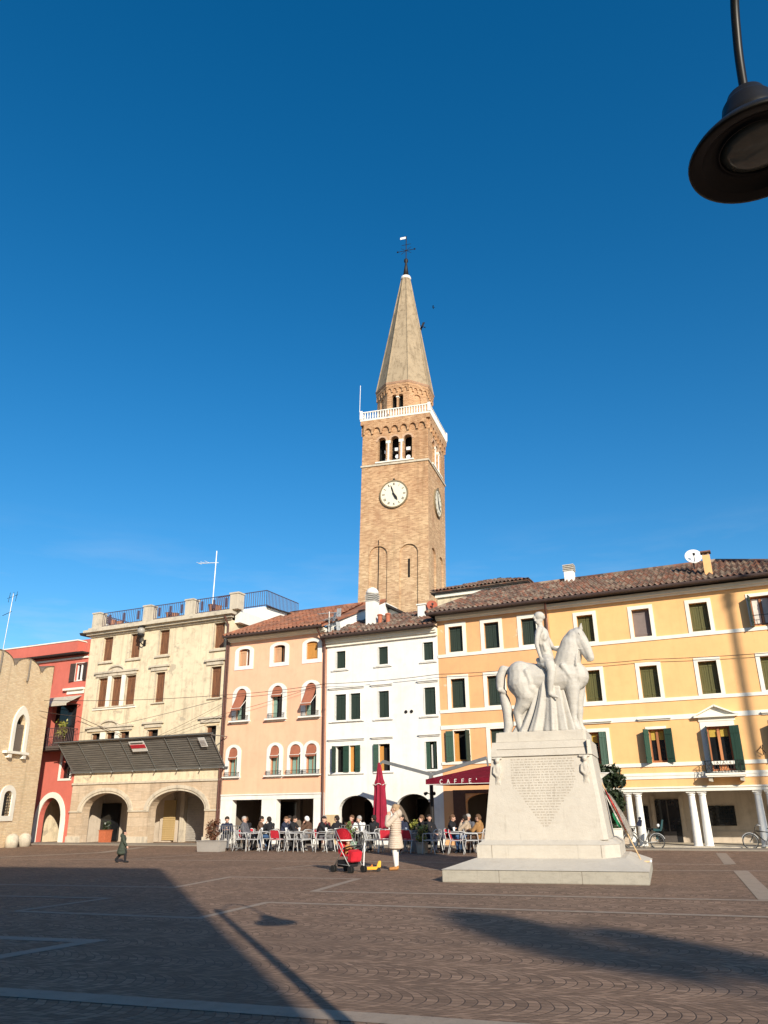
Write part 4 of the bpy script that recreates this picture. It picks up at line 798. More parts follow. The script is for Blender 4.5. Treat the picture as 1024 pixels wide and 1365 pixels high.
# ================================================================== BRICK WALL HOUSE ON THE LEFT
BX = -18.45
Bk = empty('brick_palace', (BX, 43.1, 0), R(-7), 'pale brick palace with swallow tail battlements and a gothic window', 'palace')
def bp(mb, name, mat, parent=Bk, **k):       # built in x = towards the camera (43.1 - y), y = into the wall
    m_ = Matrix(((0, -1, 0), (-1, 0, 0), (0, 0, 1))).to_4x4()
    bmesh.ops.transform(mb.bm, matrix=m_, verts=mb.bm.verts); return mb.build(name, mat, parent, **k)
def bwall():
    mb = MB(); LN = 22.0
    ops = [(1.95, 2.85, 4.45, 6.3, 5.7), (2.25, 2.95, 1.44, 2.6, 2.35)]
    xs = sorted({0, LN, *[o[0] for o in ops], *[o[1] for o in ops]}); zs = sorted({0, 8.55, *[o[2] for o in ops], *[o[3] for o in ops]})
    for a, b in zip(xs, xs[1:]):
        for c, d in zip(zs, zs[1:]):
            if any(o[0] < (a + b) / 2 < o[1] and o[2] < (c + d) / 2 < o[3] for o in ops): continue
            mb.quad((a, 0, c), (b, 0, c), (b, 0, d), (a, 0, d))
    for k, o in enumerate(ops):
        ap = arch_pts(o[0], o[1], o[4], o[3], 12, k == 0); prof = [(o[0], o[2])] + ap + [(o[1], o[2])]
        for p, q in zip(ap, ap[1:]):
            if abs(p[0] - q[0]) > 1e-6: mb.quad((p[0], 0, p[1]), (q[0], 0, q[1]), (q[0], 0, o[3]), (p[0], 0, o[3]))
        for p, q in zip(prof, prof[1:] + prof[:1]): mb.quad((p[0], 0, p[1]), (q[0], 0, q[1]), (q[0], 0.3, q[1]), (p[0], 0.3, p[1]))
    mb.quad((0, 0, 0), (0, 0, 8.55), (0, 6, 8.55), (0, 6, 0)); mb.quad((LN, 0, 0), (LN, 0, 8.55), (LN, 6, 8.55), (LN, 6, 0)); mb.quad((0, 6, 0), (LN, 6, 0), (LN, 6, 8.55), (0, 6, 8.55)); mb.quad((0, 0, 8.55), (LN, 0, 8.55), (LN, 6, 8.55), (0, 6, 8.55))
    # battlements: rounded humps with a notch between
    per = 2.48; x = -1.27
    while x < LN - 1:
        pts = []
        for i in range(13):
            u = i / 12; pts.append((x + 0.06 + (per - 0.12) * u, 8.62 + 0.50 * math.sin(PI * u) ** 0.55))
        pts = [(max(0.0, px), pz) for px, pz in pts]; a, b = pts[0][0], pts[-1][0]
        pp = [(a, 8.55)] + pts + [(b, 8.55)]; cl = []
        for p in pp:
            if not cl or (abs(p[0] - cl[-1][0]) + abs(p[1] - cl[-1][1])) > 1e-4: cl.append(p)
        mb.prism(cl, 0.0, 0.55); x += per
    return mb
bp(bwall(), 'wall', M_brickw)
cp = MB(); per = 2.48; x = -1.27
while x < 20:
    pts = [(max(0.0, x + 0.06 + (per - 0.12) * i / 12), 8.62 + 0.50 * math.sin(PI * i / 12) ** 0.55) for i in range(13)]
    for p, q in zip(pts, pts[1:]):
        if q[0] - p[0] > 0.01: cp.hull([(p[0], -0.03, p[1]), (q[0], -0.03, q[1]), (q[0], 0.6, q[1]), (p[0], 0.6, p[1])], [(p[0], -0.03, p[1] + 0.035), (q[0], -0.03, q[1] + 0.035), (q[0], 0.6, q[1] + 0.035), (p[0], 0.6, p[1] + 0.035)])
    x += per
bp(cp, 'battlement_coping', plain('dark_coping', (0.16, 0.12, 0.085), 0.9))
fm = MB(); i = arch_pts(1.95, 2.85, 5.7, 6.3, 12, True); o = arch_pts(1.68, 3.12, 5.7, 6.72, 12, True)
for k in range(12): q = [i[k], i[k + 1], o[k + 1], o[k]]; fm.hull([(x, -0.07, z) for x, z in q], [(x, 0.0, z) for x, z in q])
fm.box(1.68, 1.95, -0.07, 0, 4.45, 5.7).box(2.85, 3.12, -0.07, 0, 4.45, 5.7).box(1.6, 3.6, -0.22, 0, 4.33, 4.45).box(1.8, 2.05, -0.18, 0, 4.13, 4.33).box(3.05, 3.3, -0.18, 0, 4.13, 4.33)
gw = bp(fm, 'window', MW['trim']); leaf_ = leaf(1.96, 2.84, 4.46, 5.8, 0.06, planks=6); bp(leaf_, 'shutter', wood('grey_brown_shutter', (0.10, 0.08, 0.065), (0.17, 0.135, 0.11)), gw); bp(MB().box(1.95, 2.85, 0.27, 0.29, 5.7, 6.3), 'pane', M_dark, gw)
fm = MB(); i = arch_pts(2.25, 2.95, 2.35, 2.6, 12); o = arch_pts(1.95, 3.25, 2.35, 2.86, 12)
for k in range(12): q = [i[k], i[k + 1], o[k + 1], o[k]]; fm.hull([(x, -0.05, z) for x, z in q], [(x, 0.0, z) for x, z in q])
fm.box(1.95, 2.25, -0.05, 0, 1.2, 2.35).box(2.95, 3.25, -0.05, 0, 1.2, 2.35).box(2.25, 2.95, -0.05, 0, 1.2, 1.44)
gw = bp(fm, 'window', MW['trim']); bp(MB().box(2.25, 2.95, 0.27, 0.29, 1.44, 2.6), 'pane', M_dark, gw)
gr = MB()
for k in range(5): gr.tube([(2.32 + k * 0.14, 0.02, 1.44), (2.32 + k * 0.14, 0.02, 2.5)], 0.014, 6)
for k in range(7): gr.tube([(2.25, 0.02, 1.55 + k * 0.14), (2.95, 0.02, 1.55 + k * 0.14)], 0.014, 6)
bp(gr, 'grille', M_iron, gw)
for xs_ in (2.45, 4.95):
    bp(MB().tube([(xs_, -0.06, 9.1), (xs_, -0.06, 8.2), (xs_ + 0.1, -0.08, 7.95)], 0.04, 6), 'rain_spout', plain('pale_zinc', (0.2, 0.17, 0.14), 0.7))
SB = empty('stone_bollard', (BX + 0.12, 41.2, 0), R(-7), 'pair of rounded white stones at the foot of the pale brick wall corner', 'stone')
for yy in (-0.35, 0.75): MB().lathe([(0.30, 0), (0.31, 0.35), (0.27, 0.5), (0.15, 0.6), (0.02, 0.63)], (0, yy, 0), 16).build('stone', MW['stonetrim'], SB, smooth=True)

# ================================================================== BELL TOWER
LEAN = R(1.7)
T = empty('bell_tower'); tag(T, 'leaning brick bell tower with clock faces, white balcony and pointed spire', 'bell tower')
T.matrix_world = Matrix.Translation((0.95, 60.6, 0)) @ Matrix.Rotation(LEAN, 4, 'Y') @ Matrix.Rotation(R(-17.5), 4, 'Z')
hw = 2.85; ZB = 27.9
def faceobj(mb, name, mat, k, parent=T): return mb.build(name, mat, parent, rot=(0, 0, k * PI / 2))
def niche_face(k):
    o = wall(-hw, hw, 0, ZB, [(-2.0, -0.5, 9.0, 20.9, 20.15), (0.5, 2.0, 9.0, 20.9, 20.15)] if k in (0, 1, 3) else [], y=-hw, dep=0.14, sides=False, mat=M_tower, parent=T, name='shaft'); o.rotation_euler = (0, 0, k * PI / 2)
    if k in (0, 1, 3):
        mb = MB()
        for c in (-1.25, 1.25):
            mb.box(c - 0.76, c + 0.76, -hw + 0.13, -hw + 0.2, 8.9, 20.15)
            p = arch_pts(c - 0.76, c + 0.76, 20.15, 20.92, 14); mb.prism(p, -hw + 0.13, -hw + 0.2)
        faceobj(mb, 'blind_arch', M_tower, k)
    if k == 0:
        faceobj(MB().box(1.17, 1.33, -hw + 0.10, -hw + 0.135, 18.2, 19.7), 'slit_window', M_dark, k)
        faceobj(MB().box(-1.27, -1.22, -hw + 0.07, -hw + 0.12, 9, 21.3).box(-1.27, -1.22, -hw - 0.04, -hw, 20.95, 21.4), 'lightning_rod', M_iron, k)
for k in range(4): niche_face(k)
sc = MB().box(-hw - 0.08, hw + 0.08, -hw - 0.08, hw + 0.08, ZB - 0.02, ZB + 0.14).build('string_course', MW['stonetrim'], T)
BO = [(c - 0.36, c + 0.36, 28.22, 30.45, 30.09) for c in (-1.12, 0, 1.12)]
for k in range(4):
    o = wall(-hw, hw, ZB + 0.14, 32.05, BO, y=-hw, dep=0.5, sides=False, mat=M_tower, parent=T, name='belfry'); o.rotation_euler = (0, 0, k * PI / 2)
    mb = MB()
    for a, b, c, d, s_ in BO:
        i = arch_pts(a, b, s_, d, 10); q2 = arch_pts(a - 0.16, b + 0.16, s_, d + 0.16, 10)
        for j in range(10): q = [i[j], i[j + 1], q2[j + 1], q2[j]]; mb.hull([(x, -hw - 0.04, z) for x, z in q], [(x, -hw + 0.04, z) for x, z in q])
    faceobj(mb, 'arch_ring', brick('arch_brick', (0.50, 0.30, 0.19), (0.58, 0.38, 0.25), (0.5, 0.4, 0.3)), k)
    mb = MB()
    for c in (-0.56, 0.56): mb.lathe([(0.12, 0), (0.12, 0.12), (0.085, 0.16), (0.085, 1.5), (0.13, 1.62)], (c, -hw + 0.0, 28.22), 12).box(c - 0.2, c + 0.2, -hw - 0.08, -hw + 0.4, 29.84, 30.08)
    mb.box(-1.65, 1.65, -hw - 0.12, -hw + 0.3, 28.1, 28.22); faceobj(mb, 'belfry_column', MW['trim'], k)
    mb = MB(); n = 7
    for j in range(n):
        c = -hw + 0.12 + (2 * hw - 0.24) * (j + 0.5) / n; w = (2 * hw - 0.24) / n / 2
        i = arch_pts(c - w * 0.72, c + w * 0.72, 31.08, 31.42, 8)
        for p, q in zip(i, i[1:]): mb.hull([(p[0], -hw - 0.16, p[1]), (q[0], -hw - 0.16, q[1]), (q[0], -hw - 0.16, 31.75), (p[0], -hw - 0.16, 31.75)], [(p[0], -hw, p[1]), (q[0], -hw, q[1]), (q[0], -hw, 31.75), (p[0], -hw, 31.75)])
        for s_ in (-1, 1): mb.hull([(c + s_ * w * 0.72, -hw - 0.16, 31.75), (c + s_ * w, -hw - 0.16, 31.75), (c + s_ * w, -hw - 0.14, 30.85), (c + s_ * w * 0.8, -hw - 0.14, 30.85)], [(c + s_ * w * 0.72, -hw, 31.75), (c + s_ * w, -hw, 31.75), (c + s_ * w, -hw, 30.85), (c + s_ * w * 0.8, -hw, 30.85)])
    mb.box(-hw - 0.16, hw + 0.16, -hw - 0.17, -hw, 31.75, 32.12); faceobj(mb, 'corbel_table', M_tower, k)
    # clocks on the two faces towards the square
    if k in (0, 1):
        mb = MB(); mb.tube([(0, -hw - 0.10, 25.2), (0, -hw, 25.2)], 1.12, 48); ck = faceobj(mb, 'clock_face', plain('clock_enamel', (0.74, 0.68, 0.54), 0.5, var=0.05), k)
        mb = MB()
        for j in range(48):
            a0, a1 = 2 * PI * j / 48, 2 * PI * (j + 1) / 48
            mb.hull([(r_ * math.sin(a), -hw - 0.15, 25.2 + r_ * math.cos(a)) for r_, a in ((1.10, a0), (1.10, a1), (1.20, a1), (1.20, a0))], [(r_ * math.sin(a), -hw, 25.2 + r_ * math.cos(a)) for r_, a in ((1.10, a0), (1.10, a1), (1.20, a1), (1.20, a0))])
        mb.build('clock_rim', plain('dull_bronze', (0.22, 0.17, 0.1), 0.6), ck)
        mb = MB(); num = ['XII', 'I', 'II', 'III', 'IIII', 'V', 'VI', 'VII', 'VIII', 'IX', 'X', 'XI']
        for j, s_ in enumerate(num):
            a = j * PI / 6; wt = 0.055; tot = len(s_) * wt
            rot = Matrix.Rotation(a, 3, 'Y')
            for q, chh in enumerate(s_):
                off = -tot / 2 + wt * (q + 0.5)
                for tilt in ((0,) if chh == 'I' else ((0.24, -0.24) if chh == 'X' else (0.24, -0.24))):
                    o2 = off + (0 if chh != 'V' else (-0.03 if tilt > 0 else 0.03)) * (-1 if tilt else 1)
                    c = rot @ Vector((o2, 0, 0.88)); mb.obox((c.x, -hw - 0.108, 25.2 + c.z), (0.022, 0.012, 0.22), rot @ Matrix.Rotation(tilt, 3, 'Y'))
        mb.build('clock_numeral', M_iron, ck)
        for nm, ang, ln, w_ in (('minute_hand', R(342 if k == 0 else 342), 0.85, 0.07), ('hour_hand', R(149), 0.66, 0.13)):
            rot = Matrix.Rotation(ang, 3, 'Y'); mb = MB(); p = [rot @ Vector(v) for v in ((-w_ / 2, 0, -0.15), (w_ / 2, 0, -0.15), (w_ * 0.8, 0, ln * 0.6), (0, 0, ln), (-w_ * 0.8, 0, ln * 0.6))]
            mb.hull([(v.x, -hw - 0.15 - (0.02 if 'hour' in nm else 0), 25.2 + v.z) for v in p], [(v.x, -hw - 0.13 - (0.02 if 'hour' in nm else 0), 25.2 + v.z) for v in p]); mb.build(nm, M_iron, ck)
        MB().box(-0.06, 0.06, -hw - 0.14, -hw - 0.06, 26.4, 26.55).build('clock_hook', M_iron, ck)
# loudspeakers and bell in the belfry
for k in (0, 1):
    mb = MB()
    for x, z in ((-0.78, 29.2), (0.1, 29.35), (1.1, 29.3), (-0.72, 28.45), (0.18, 28.65), (1.12, 28.5)):
        if z > 29: mb.box(x - 0.17, x + 0.17, -hw + 0.25, -hw + 0.5, z - 0.14, z + 0.14)
        else: mb.tube([(x, -hw + 0.2, z), (x, -hw + 0.5, z)], [0.19, 0.08], 12)
    faceobj(mb, 'loudspeaker', M_wmetal, k)
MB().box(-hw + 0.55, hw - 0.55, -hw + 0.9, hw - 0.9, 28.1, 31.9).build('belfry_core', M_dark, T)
MB().box(-hw - 0.2, hw + 0.2, -hw - 0.2, hw + 0.2, 32.12, 32.28).build('balcony_floor', MW['trim'], T)
for k in range(4):
    mb = MB(); n = 26; e = hw + 0.13
    for j in range(n): x = -e + 2 * e * (j + 0.5) / n; mb.lathe([(0.07, 0), (0.055, 0.05), (0.075, 0.22), (0.04, 0.5), (0.065, 0.62)], (x, -e, 32.3), 6)
    mb.box(-e - 0.06, e - 0.09, -e - 0.07, -e + 0.07, 32.92, 33.0)
    for x in (-e,): mb.box(x - 0.11, x + 0.11, -e - 0.11, -e + 0.11, 32.3, 33.1)
    faceobj(mb, 'balustrade', MW['white'], k)
MB().tube([(-3.1, -3.1, 33), (-3.1, -3.1, 35.6)], 0.025, 6).build('aerial', M_wmetal, T)
# octagon drum
ap = 2.26
def octo(r, off=PI / 8): return [(r / math.cos(PI / 8) * math.cos(off + i * PI / 4), r / math.cos(PI / 8) * math.sin(off + i * PI / 4)) for i in range(8)]
hwid = ap * math.tan(PI / 8)
for k in range(8):
    win = k % 2 == 0
    ops = [(-0.52, -0.06, 33.35, 34.75, 34.52), (0.06, 0.52, 33.35, 34.75, 34.52)] if win else [(-0.3, 0.3, 33.1, 34.8, 34.5)]
    o = wall(-hwid, hwid, 32.3, 35.75, ops, y=-ap, dep=0.35 if win else 0.12, sides=False, mat=M_tower, parent=T, name='drum'); o.rotation_euler = (0, 0, k * PI / 4)
    if win:
        o = MB().lathe([(0.07, 0), (0.05, 0.08), (0.05, 0.95), (0.09, 1.1)], (0, -ap + 0.12, 33.35), 8).box(-0.62, 0.62, -ap - 0.06, -ap + 0.1, 33.26, 33.35).box(-0.12, 0.12, -ap - 0.02, -ap + 0.3, 34.45, 34.55).build('window_column', MW['trim'], T); o.rotation_euler = (0, 0, k * PI / 4)
    else:
        o = MB().box(-0.31, 0.31, -ap + 0.11, -ap + 0.16, 33.1, 34.8).build('blind_window', M_tower, T); o.rotation_euler = (0, 0, k * PI / 4)
    mb = MB()
    for j in range(4):
        w = hwid / 4; c = -hwid + w * (2 * j + 1); i = arch_pts(c - w * 0.7, c + w * 0.7, 35.12, 35.34, 6)
        for p, q in zip(i, i[1:]): mb.hull([(p[0], -ap - 0.10, p[1]), (q[0], -ap - 0.10, q[1]), (q[0], -ap - 0.10, 35.5), (p[0], -ap - 0.10, 35.5)], [(p[0], -ap, p[1]), (q[0], -ap, q[1]), (q[0], -ap, 35.5), (p[0], -ap, 35.5)])
        for s_ in (-1, 1): mb.box(c + s_ * w * 0.72, c + s_ * w, -ap - 0.10, -ap, 34.95, 35.5)
    mb.box(-hwid - 0.04, hwid + 0.04, -ap - 0.12, -ap, 35.5, 35.75); o = mb.build('corbel_table', M_tower, T); o.rotation_euler = (0, 0, k * PI / 4)
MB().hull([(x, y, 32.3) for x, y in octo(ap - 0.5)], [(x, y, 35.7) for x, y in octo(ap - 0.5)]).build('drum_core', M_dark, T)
MB().hull([(x, y, 35.75) for x, y in octo(ap + 0.14)], [(x, y, 35.92) for x, y in octo(ap + 0.20)]).build('spire_eave', brick('eave_brick', (0.42, 0.24, 0.15), (0.5, 0.3, 0.2), (0.4, 0.3, 0.22)), T)
sp_ = MB().hull([(x, y, 35.92) for x, y in octo(ap + 0.10)], [(x, y, 48.3) for x, y in octo(0.36)]).build('spire', M_spire, T)
mb = MB()
for (a, b), (c, d) in zip(octo(ap + 0.10), octo(0.36)): mb.tube([(a, b, 35.93), (c, d, 48.3)], 0.07, 6)
mb.build('spire_rib', M_spire, sp_)
MB().lathe([(0.45, 48.25), (0.50, 48.4), (0.45, 48.55), (0.3, 48.6)], n=16).build('spire_cap', MW['white'], sp_)
MB().lathe([(0.30, 48.6), (0.12, 50.0), (0.10, 50.2), (0.2, 50.4), (0.2, 50.6), (0.08, 50.75)], n=12).build('finial', M_iron, sp_, smooth=True)
mb = MB().tube([(0, 0, 50.7), (0, 0, 53.4)], 0.045, 6).tube([(-0.85, 0, 51.7), (0.85, 0, 51.7)], 0.03, 6).tube([(-0.45, 0, 52.4), (0.45, 0, 52.4)], 0.025, 6)
for x in (-.85, .85): mb.lathe([(0.02, -0.1), (0.1, 0), (0.02, 0.1)], (x, 0, 51.7), 8)
for a, b in (((-0.5, 0, 51.35), (0.5, 0, 52.05)), ((-0.5, 0, 52.05), (0.5, 0, 51.35))): mb.tube([a, b], 0.02, 5)
mb.build('cross', M_iron, sp_)
MB().box(-0.6, -0.05, -0.015, 0.015, 53.12, 53.36).build('weather_vane', M_wmetal, sp_)

# ================================================================== HOUSES BEHIND THE ROW
H = house('gabled_house', -5.2, 'white gabled house with a dark eave, rising behind the white plastered house')
MB().prism([(-8.4, 0), (-3.4, 0), (-3.4, 11.25), (-5.0, 12.1), (-8.4, 10.75)], 4.6, 9).build('wall', MW['white'], H)
MB().hull([(-8.9, 4.2, 10.6), (-5.0, 4.2, 12.18), (-5.0, 9.2, 12.18), (-8.9, 9.2, 10.6)], [(-8.9, 4.2, 10.74), (-5.0, 4.2, 12.32), (-5.0, 9.2, 12.32), (-8.9, 9.2, 10.74)]).hull([(-3.1, 4.2, 11.12), (-5.0, 4.2, 12.18), (-5.0, 9.2, 12.18), (-3.1, 9.2, 11.12)], [(-3.1, 4.2, 11.26), (-5.0, 4.2, 12.32), (-5.0, 9.2, 12.32), (-3.1, 9.2, 11.26)]).build('roof', M_eave, H)
H = house('hipped_house', 0.0, 'tall house behind the apricot one showing a brown hipped roof and pale cornice')
MB().box(-3.5, 1.9, 9.3, 15, 0, 13.45).build('wall', MW['cream'], H); MB().box(-3.6, 2.0, 9.15, 9.3, 13.40, 13.61).box(1.9, 2.05, 9.3, 15, 13.40, 13.61).build('cornice', MW['trim'], H)
MB().box(-3.8, 2.2, 9.0, 15.2, 13.62, 13.74).build('eave', M_eave, H)
rf = tile_roof(H, (-3.85, 8.95, 13.74), (2.25, 8.95, 13.74), (-0.4, 12, 14.85), (-0.9, 12, 14.85), M_tile2); tile_roof(H, (2.25, 8.95, 13.74), (2.25, 15.2, 13.74), (-0.4, 12.05, 14.85), (-0.4, 12, 14.85), M_tile2)

# aerials, dishes
def dish(name, loc, r, aim, mat, label):
    e = empty(name, loc, 0, label, 'satellite dish'); q = Vector(aim).to_track_quat('Z', 'Y').to_matrix().to_4x4()
    mb = MB(); pr = [(r * i / 6, 0.22 * r * (i / 6) ** 2) for i in range(7)]; mb.lathe([(0.01, 0.02)] + pr[1:] + [(r, 0.22 * r - 0.03)] + [(x, z - 0.03) for x, z in pr[:0:-1]] + [(0.01, -0.01)], n=28)
    bmesh.ops.transform(mb.bm, matrix=q, verts=mb.bm.verts); mb.build('reflector', mat, e, smooth=True)
    mb = MB().tube([(0, r * -0.9, 0.1), (0, -0.15 * r, r * 0.85)], 0.018, 6).box(-0.05, 0.05, -0.2 * r - 0.05, -0.2 * r + 0.05, r * 0.78, r * 0.95); bmesh.ops.transform(mb.bm, matrix=q, verts=mb.bm.verts); mb.build('receiver_arm', M_iron, e)
    MB().tube([(0, 0.06, -r * 1.5), (0, 0.06, 0)], 0.03, 6).build('mast', M_iron, e); return e
dish('satellite_dish', rowpt(11.5, -2.0, 11.78), 0.36, (-0.25, -0.9, 0.35), M_wmetal, 'round white satellite dish beside the yellow chimney on the roof')
dish('satellite_dish', rowpt(-0.85, -1.6, 10.95), 0.27, (0.05, -0.9, 0.3), plain('rust_red_dish', (0.36, 0.09, 0.05), 0.7), 'rust red satellite dish at the right end of the white house roof')
ORG.clear()
B_ = empty('chimney_stack', rowpt(-1.35, -1.6, 0), ROW, 'small white masonry stack beside the rust red satellite dish', 'chimney'); MB().box(-0.2, 0.2, -0.2, 0.2, 10.2, 11.0).box(-0.25, 0.25, -0.25, 0.25, 11.0, 11.06).build('stack', MW['white'], B_)
e = empty('roof_aerial', rowpt(-15.5, -3.0, 11.66), ROW, 'tall thin white aerial with one side arm above the cream house terrace', 'aerial')
MB().tube([(0, 0, 0), (0.08, 0, 4.75)], 0.03, 6).build('mast', M_wmetal, e); m = MB().tube([(-1.25, 0, 4.15), (0.25, 0, 3.98)], 0.022, 6)
for x in (-1.2, -0.9, -0.6): m.tube([(x, -0.25, 4.14), (x, 0.25, 4.14)], 0.012, 5)
m.build('antenna', M_wmetal, e)
e = empty('roof_aerial', rowpt(-33.0, -3.0, 9.0), ROW, 'thin leaning television aerial above the pale brick battlements', 'aerial')
MB().tube([(0, 0, 0), (0.25, 0, 6.9)], 0.025, 6).build('mast', M_metal, e); m = MB()
for x in (-0.35, 0, 0.35): m.tube([(x + 0.2, 0, 6.3), (x + 0.28, 0, 7.0)], 0.015, 5)
m.tube([(-0.3, 0, 6.6), (0.7, 0, 6.75)], 0.015, 5).tube([(-0.5, 0, 5.4), (0.35, 0, 5.6)], 0.02, 5); m.build('antenna', M_iron, e)
e = empty('roof_aerial', rowpt(-5.75, 0.1, 9.5), ROW, 'cluster of grey television aerials at the left corner of the white house roof', 'aerial')
MB().tube([(0, 0, 0), (0, 0, 1.35)], 0.03, 6).build('mast', M_metal, e); m = MB()
for z, an in ((1.25, 0.3), (0.95, -0.5), (0.62, 0.9)):
    q = Matrix.Rotation(an, 3, 'Z'); m.bar(q @ Vector((-0.6, 0, z)), q @ Vector((0.6, 0, z + 0.05)), 0.03)
    for i in range(7): x = -0.55 + i * 0.18; m.bar(q @ Vector((x, -0.22, z)), q @ Vector((x, 0.22, z)), 0.018)
    m.bar(q @ Vector((0.5, -0.05, z - 0.2)), q @ Vector((0.5, 0.05, z + 0.25)), 0.22, 0.02)
m.build('antenna', M_metal, e)

# overhead cables
def cable(name, pts, label, r=0.013):
    out = []
    for a, b in zip(pts, pts[1:]):
        a, b = Vector(a), Vector(b); n = 10
        for i in range(n): u = i / n; out.append(a.lerp(b, u) - Vector((0, 0, 0.012 * (b - a).length * 4 * u * (1 - u))))
    out.append(Vector(pts[-1])); return tag(MB().tube(out, r, 6).build(name, M_gutter, smooth=True), label, 'cable')
cable('overhead_cable', [(-18.4, 42.3, 7.2), rowpt(-11.8, 0.25, 7.12), rowpt(-5.95, 0.2, 7.25), rowpt(0, 0.2, 7.24), rowpt(5.25, 0.2, 7.2), rowpt(9.2, 0.15, 7.12), rowpt(17, 0.2, 7.02)], 'black cable strung across all the house fronts above the second floor windows')
cable('overhead_cable', [(-18.4, 41.9, 6.6), rowpt(-21.8, 0.3, 6.62), rowpt(-18, 0.15, 5.3)], 'short pale cable crossing the red house balcony', 0.015)
cable('overhead_cable', [rowpt(-17, 0.2, 4.95), rowpt(-11.8, 0.3, 6.15), rowpt(-6.0, 0.2, 7.25)], 'black cable rising from the scaffold guard across the salmon house', 0.009)
cable('overhead_cable', [rowpt(-16.9, 0.2, 5.0), rowpt(-11.9, 0.2, 6.7)], 'thin cable slanting up across the right side of the cream house', 0.008)

# ================================================================== MONUMENT
SA = Vector((1.2, 19.27, 0)); SR = R(-18.5)
P = empty('monument_pedestal', SA, SR, 'tapering white stone monument pedestal with carved inscription on a grey step', 'pedestal')
W_, D_ = 4.47, 4.4
MB().box(0, W_, 0, D_, 0, 0.26).build('step', M_greystone, P, bevel=0.012)
MB().hull([(-0.02, -0.02, 0.26), (W_ + 0.02, -0.02, 0.26), (W_ + 0.02, D_ + 0.02, 0.26), (-0.02, D_ + 0.02, 0.26)], [(0.66, 0.78, 0.47), (4.0, 0.78, 0.47), (4.0, D_ - 0.78, 0.47), (0.66, D_ - 0.78, 0.47)]).build('sloped_top', M_marble, P)
def ring(x0, x1, y0, y1, z, c): return [(x0, y0, z), (x1 - c, y0, z), (x1, y0 + c * 1.6, z), (x1, y1, z), (x0, y1, z)]
MB().hull(ring(0.66, 3.88, 0.75, D_ - 0.75, 0.44, 0.3), ring(0.66, 3.88, 0.75, D_ - 0.75, 0.74, 0.3)).build('plinth', M_marble, P, bevel=0.01)
MB().hull(ring(0.66, 3.88, 0.75, D_ - 0.75, 0.742, 0.3), ring(0.80, 3.72, 0.92, D_ - 0.9, 0.84, 0.26)).build('plinth_moulding', M_marble, P)
B0 = (0.82, 3.66, 0.94, D_ - 0.94); B1 = (1.06, 3.46, 1.18, D_ - 1.18); B2 = (1.12, 3.43, 1.25, D_ - 1.25)
MB().hull(ring(*B0, 0.84, 0.1), ring(*B1, 2.72, 0.08)).build('body', M_marble, P)
MB().hull(ring(B1[0] - 0.02, B1[1] + 0.02, B1[2] - 0.05, B1[3], 2.722, 0.08), ring(B2[0] - 0.03, B2[1] + 0.03, B2[2] - 0.05, B2[3], 3.06, 0.07)).build('frieze', M_marble, P)
MB().hull(ring(B2[0] + 0.04, B2[1] - 0.06, B2[2] + 0.05, B2[3] - 0.05, 3.06, 0.05), ring(B2[0] + 0.06, B2[1] - 0.06, B2[2] + 0.06, B2[3] - 0.06, 3.30, 0.05)).build('cap', M_marble, P, bevel=0.012)
jt = MB()
for x in (1.02, 3.5): jt.box(x - .004, x + .004, .744, .9, .47, .735)
for x in (1.3, 3.1): jt.box(x - .004, x + .004, -0.004, .3, .0, .25)
jt.box(3.38, 3.384, 1.08, 1.2, 2.74, 3.04).box(1.2, 3.4, 1.155, 1.25, 2.885, 2.892); jt.build('joint', plain('dark_joint', (0.17, 0.14, 0.11), .9), P)
def fy(z, x=0): return 0.94 + (z - 0.84) / 1.88 * 0.24           # front face of the body
ins = MB(); rnd = random.Random(3)
nl = 26
for i in range(nl):
    z = 2.64 - i * 0.060; half = 0.76 if i < 9 else 0.76 - (i - 9) * 0.043
    if half < 0.06: break
    x = 2.29 - half
    while x < 2.29 + half - 0.03:
        w = rnd.uniform(0.03, 0.12); w = min(w, 2.29 + half - x)
        k = x                                           # words made of small letter strokes
        while k < x + w - 0.008: ins.box(k, k + rnd.choice((0.006, 0.009, 0.012)), fy(z) - 0.0035, fy(z) + 0.004, z - rnd.choice((0.013, 0.016)), z + rnd.choice((0.013, 0.016))); k += 0.0165
        x += w + 0.022
ins.build('inscription', M_engrave, P)
# little carved figures at the upper corners
for x in (B1[0] + 0.13, B1[1] - 0.17):
    m = MB(); y = fy(2.3) + 0.02
    m.chain([(x, y, 2.12, 0.07), (x + 0.02, y, 2.32, 0.085), (x, y, 2.48, 0.075), (x + 0.01, y, 2.56, 0.04)]).ball((x + 0.01, y - 0.03, 2.62), 0.062).chain([(x - 0.07, y - 0.03, 2.48, 0.035), (x - 0.09, y - 0.05, 2.34, 0.03), (x - 0.02, y - 0.07, 2.28, 0.028)]).chain([(x + 0.08, y - 0.03, 2.48, 0.035), (x + 0.09, y - 0.05, 2.34, 0.03), (x + 0.03, y - 0.07, 2.24, 0.028)]).chain([(x - 0.04, y - 0.01, 2.12, 0.05), (x - 0.04, y - 0.02, 1.95, 0.035)]).chain([(x + 0.05, y - 0.01, 2.12, 0.05), (x + 0.06, y - 0.02, 1.95, 0.035)])
    m.box(x - 0.13, x + 0.13, y - 0.03, y + 0.1, 2.66, 2.71)
    remesh(m, 'carved_figure', M_marble, P, 0.018, 4)
S_ = empty('equestrian_statue', SA + Matrix.Rotation(SR, 3, 'Z') @ Vector((0, 2.2, 3.3)), SR, 'white stone statue of a nude rider in a helmet on a standing draped horse', 'statue')
h = MB(); N = 14
sx = lambda pts, o=0: [(x, y, z - 3.3, r) for x, y, z, r in pts]
h.chain(sx([(1.86, 0, 4.72, .45), (2.2, 0, 4.68, .42), (2.6, 0, 4.66, .41), (2.95, 0, 4.70, .43), (3.18, -0.02, 4.72, .36)]), N)
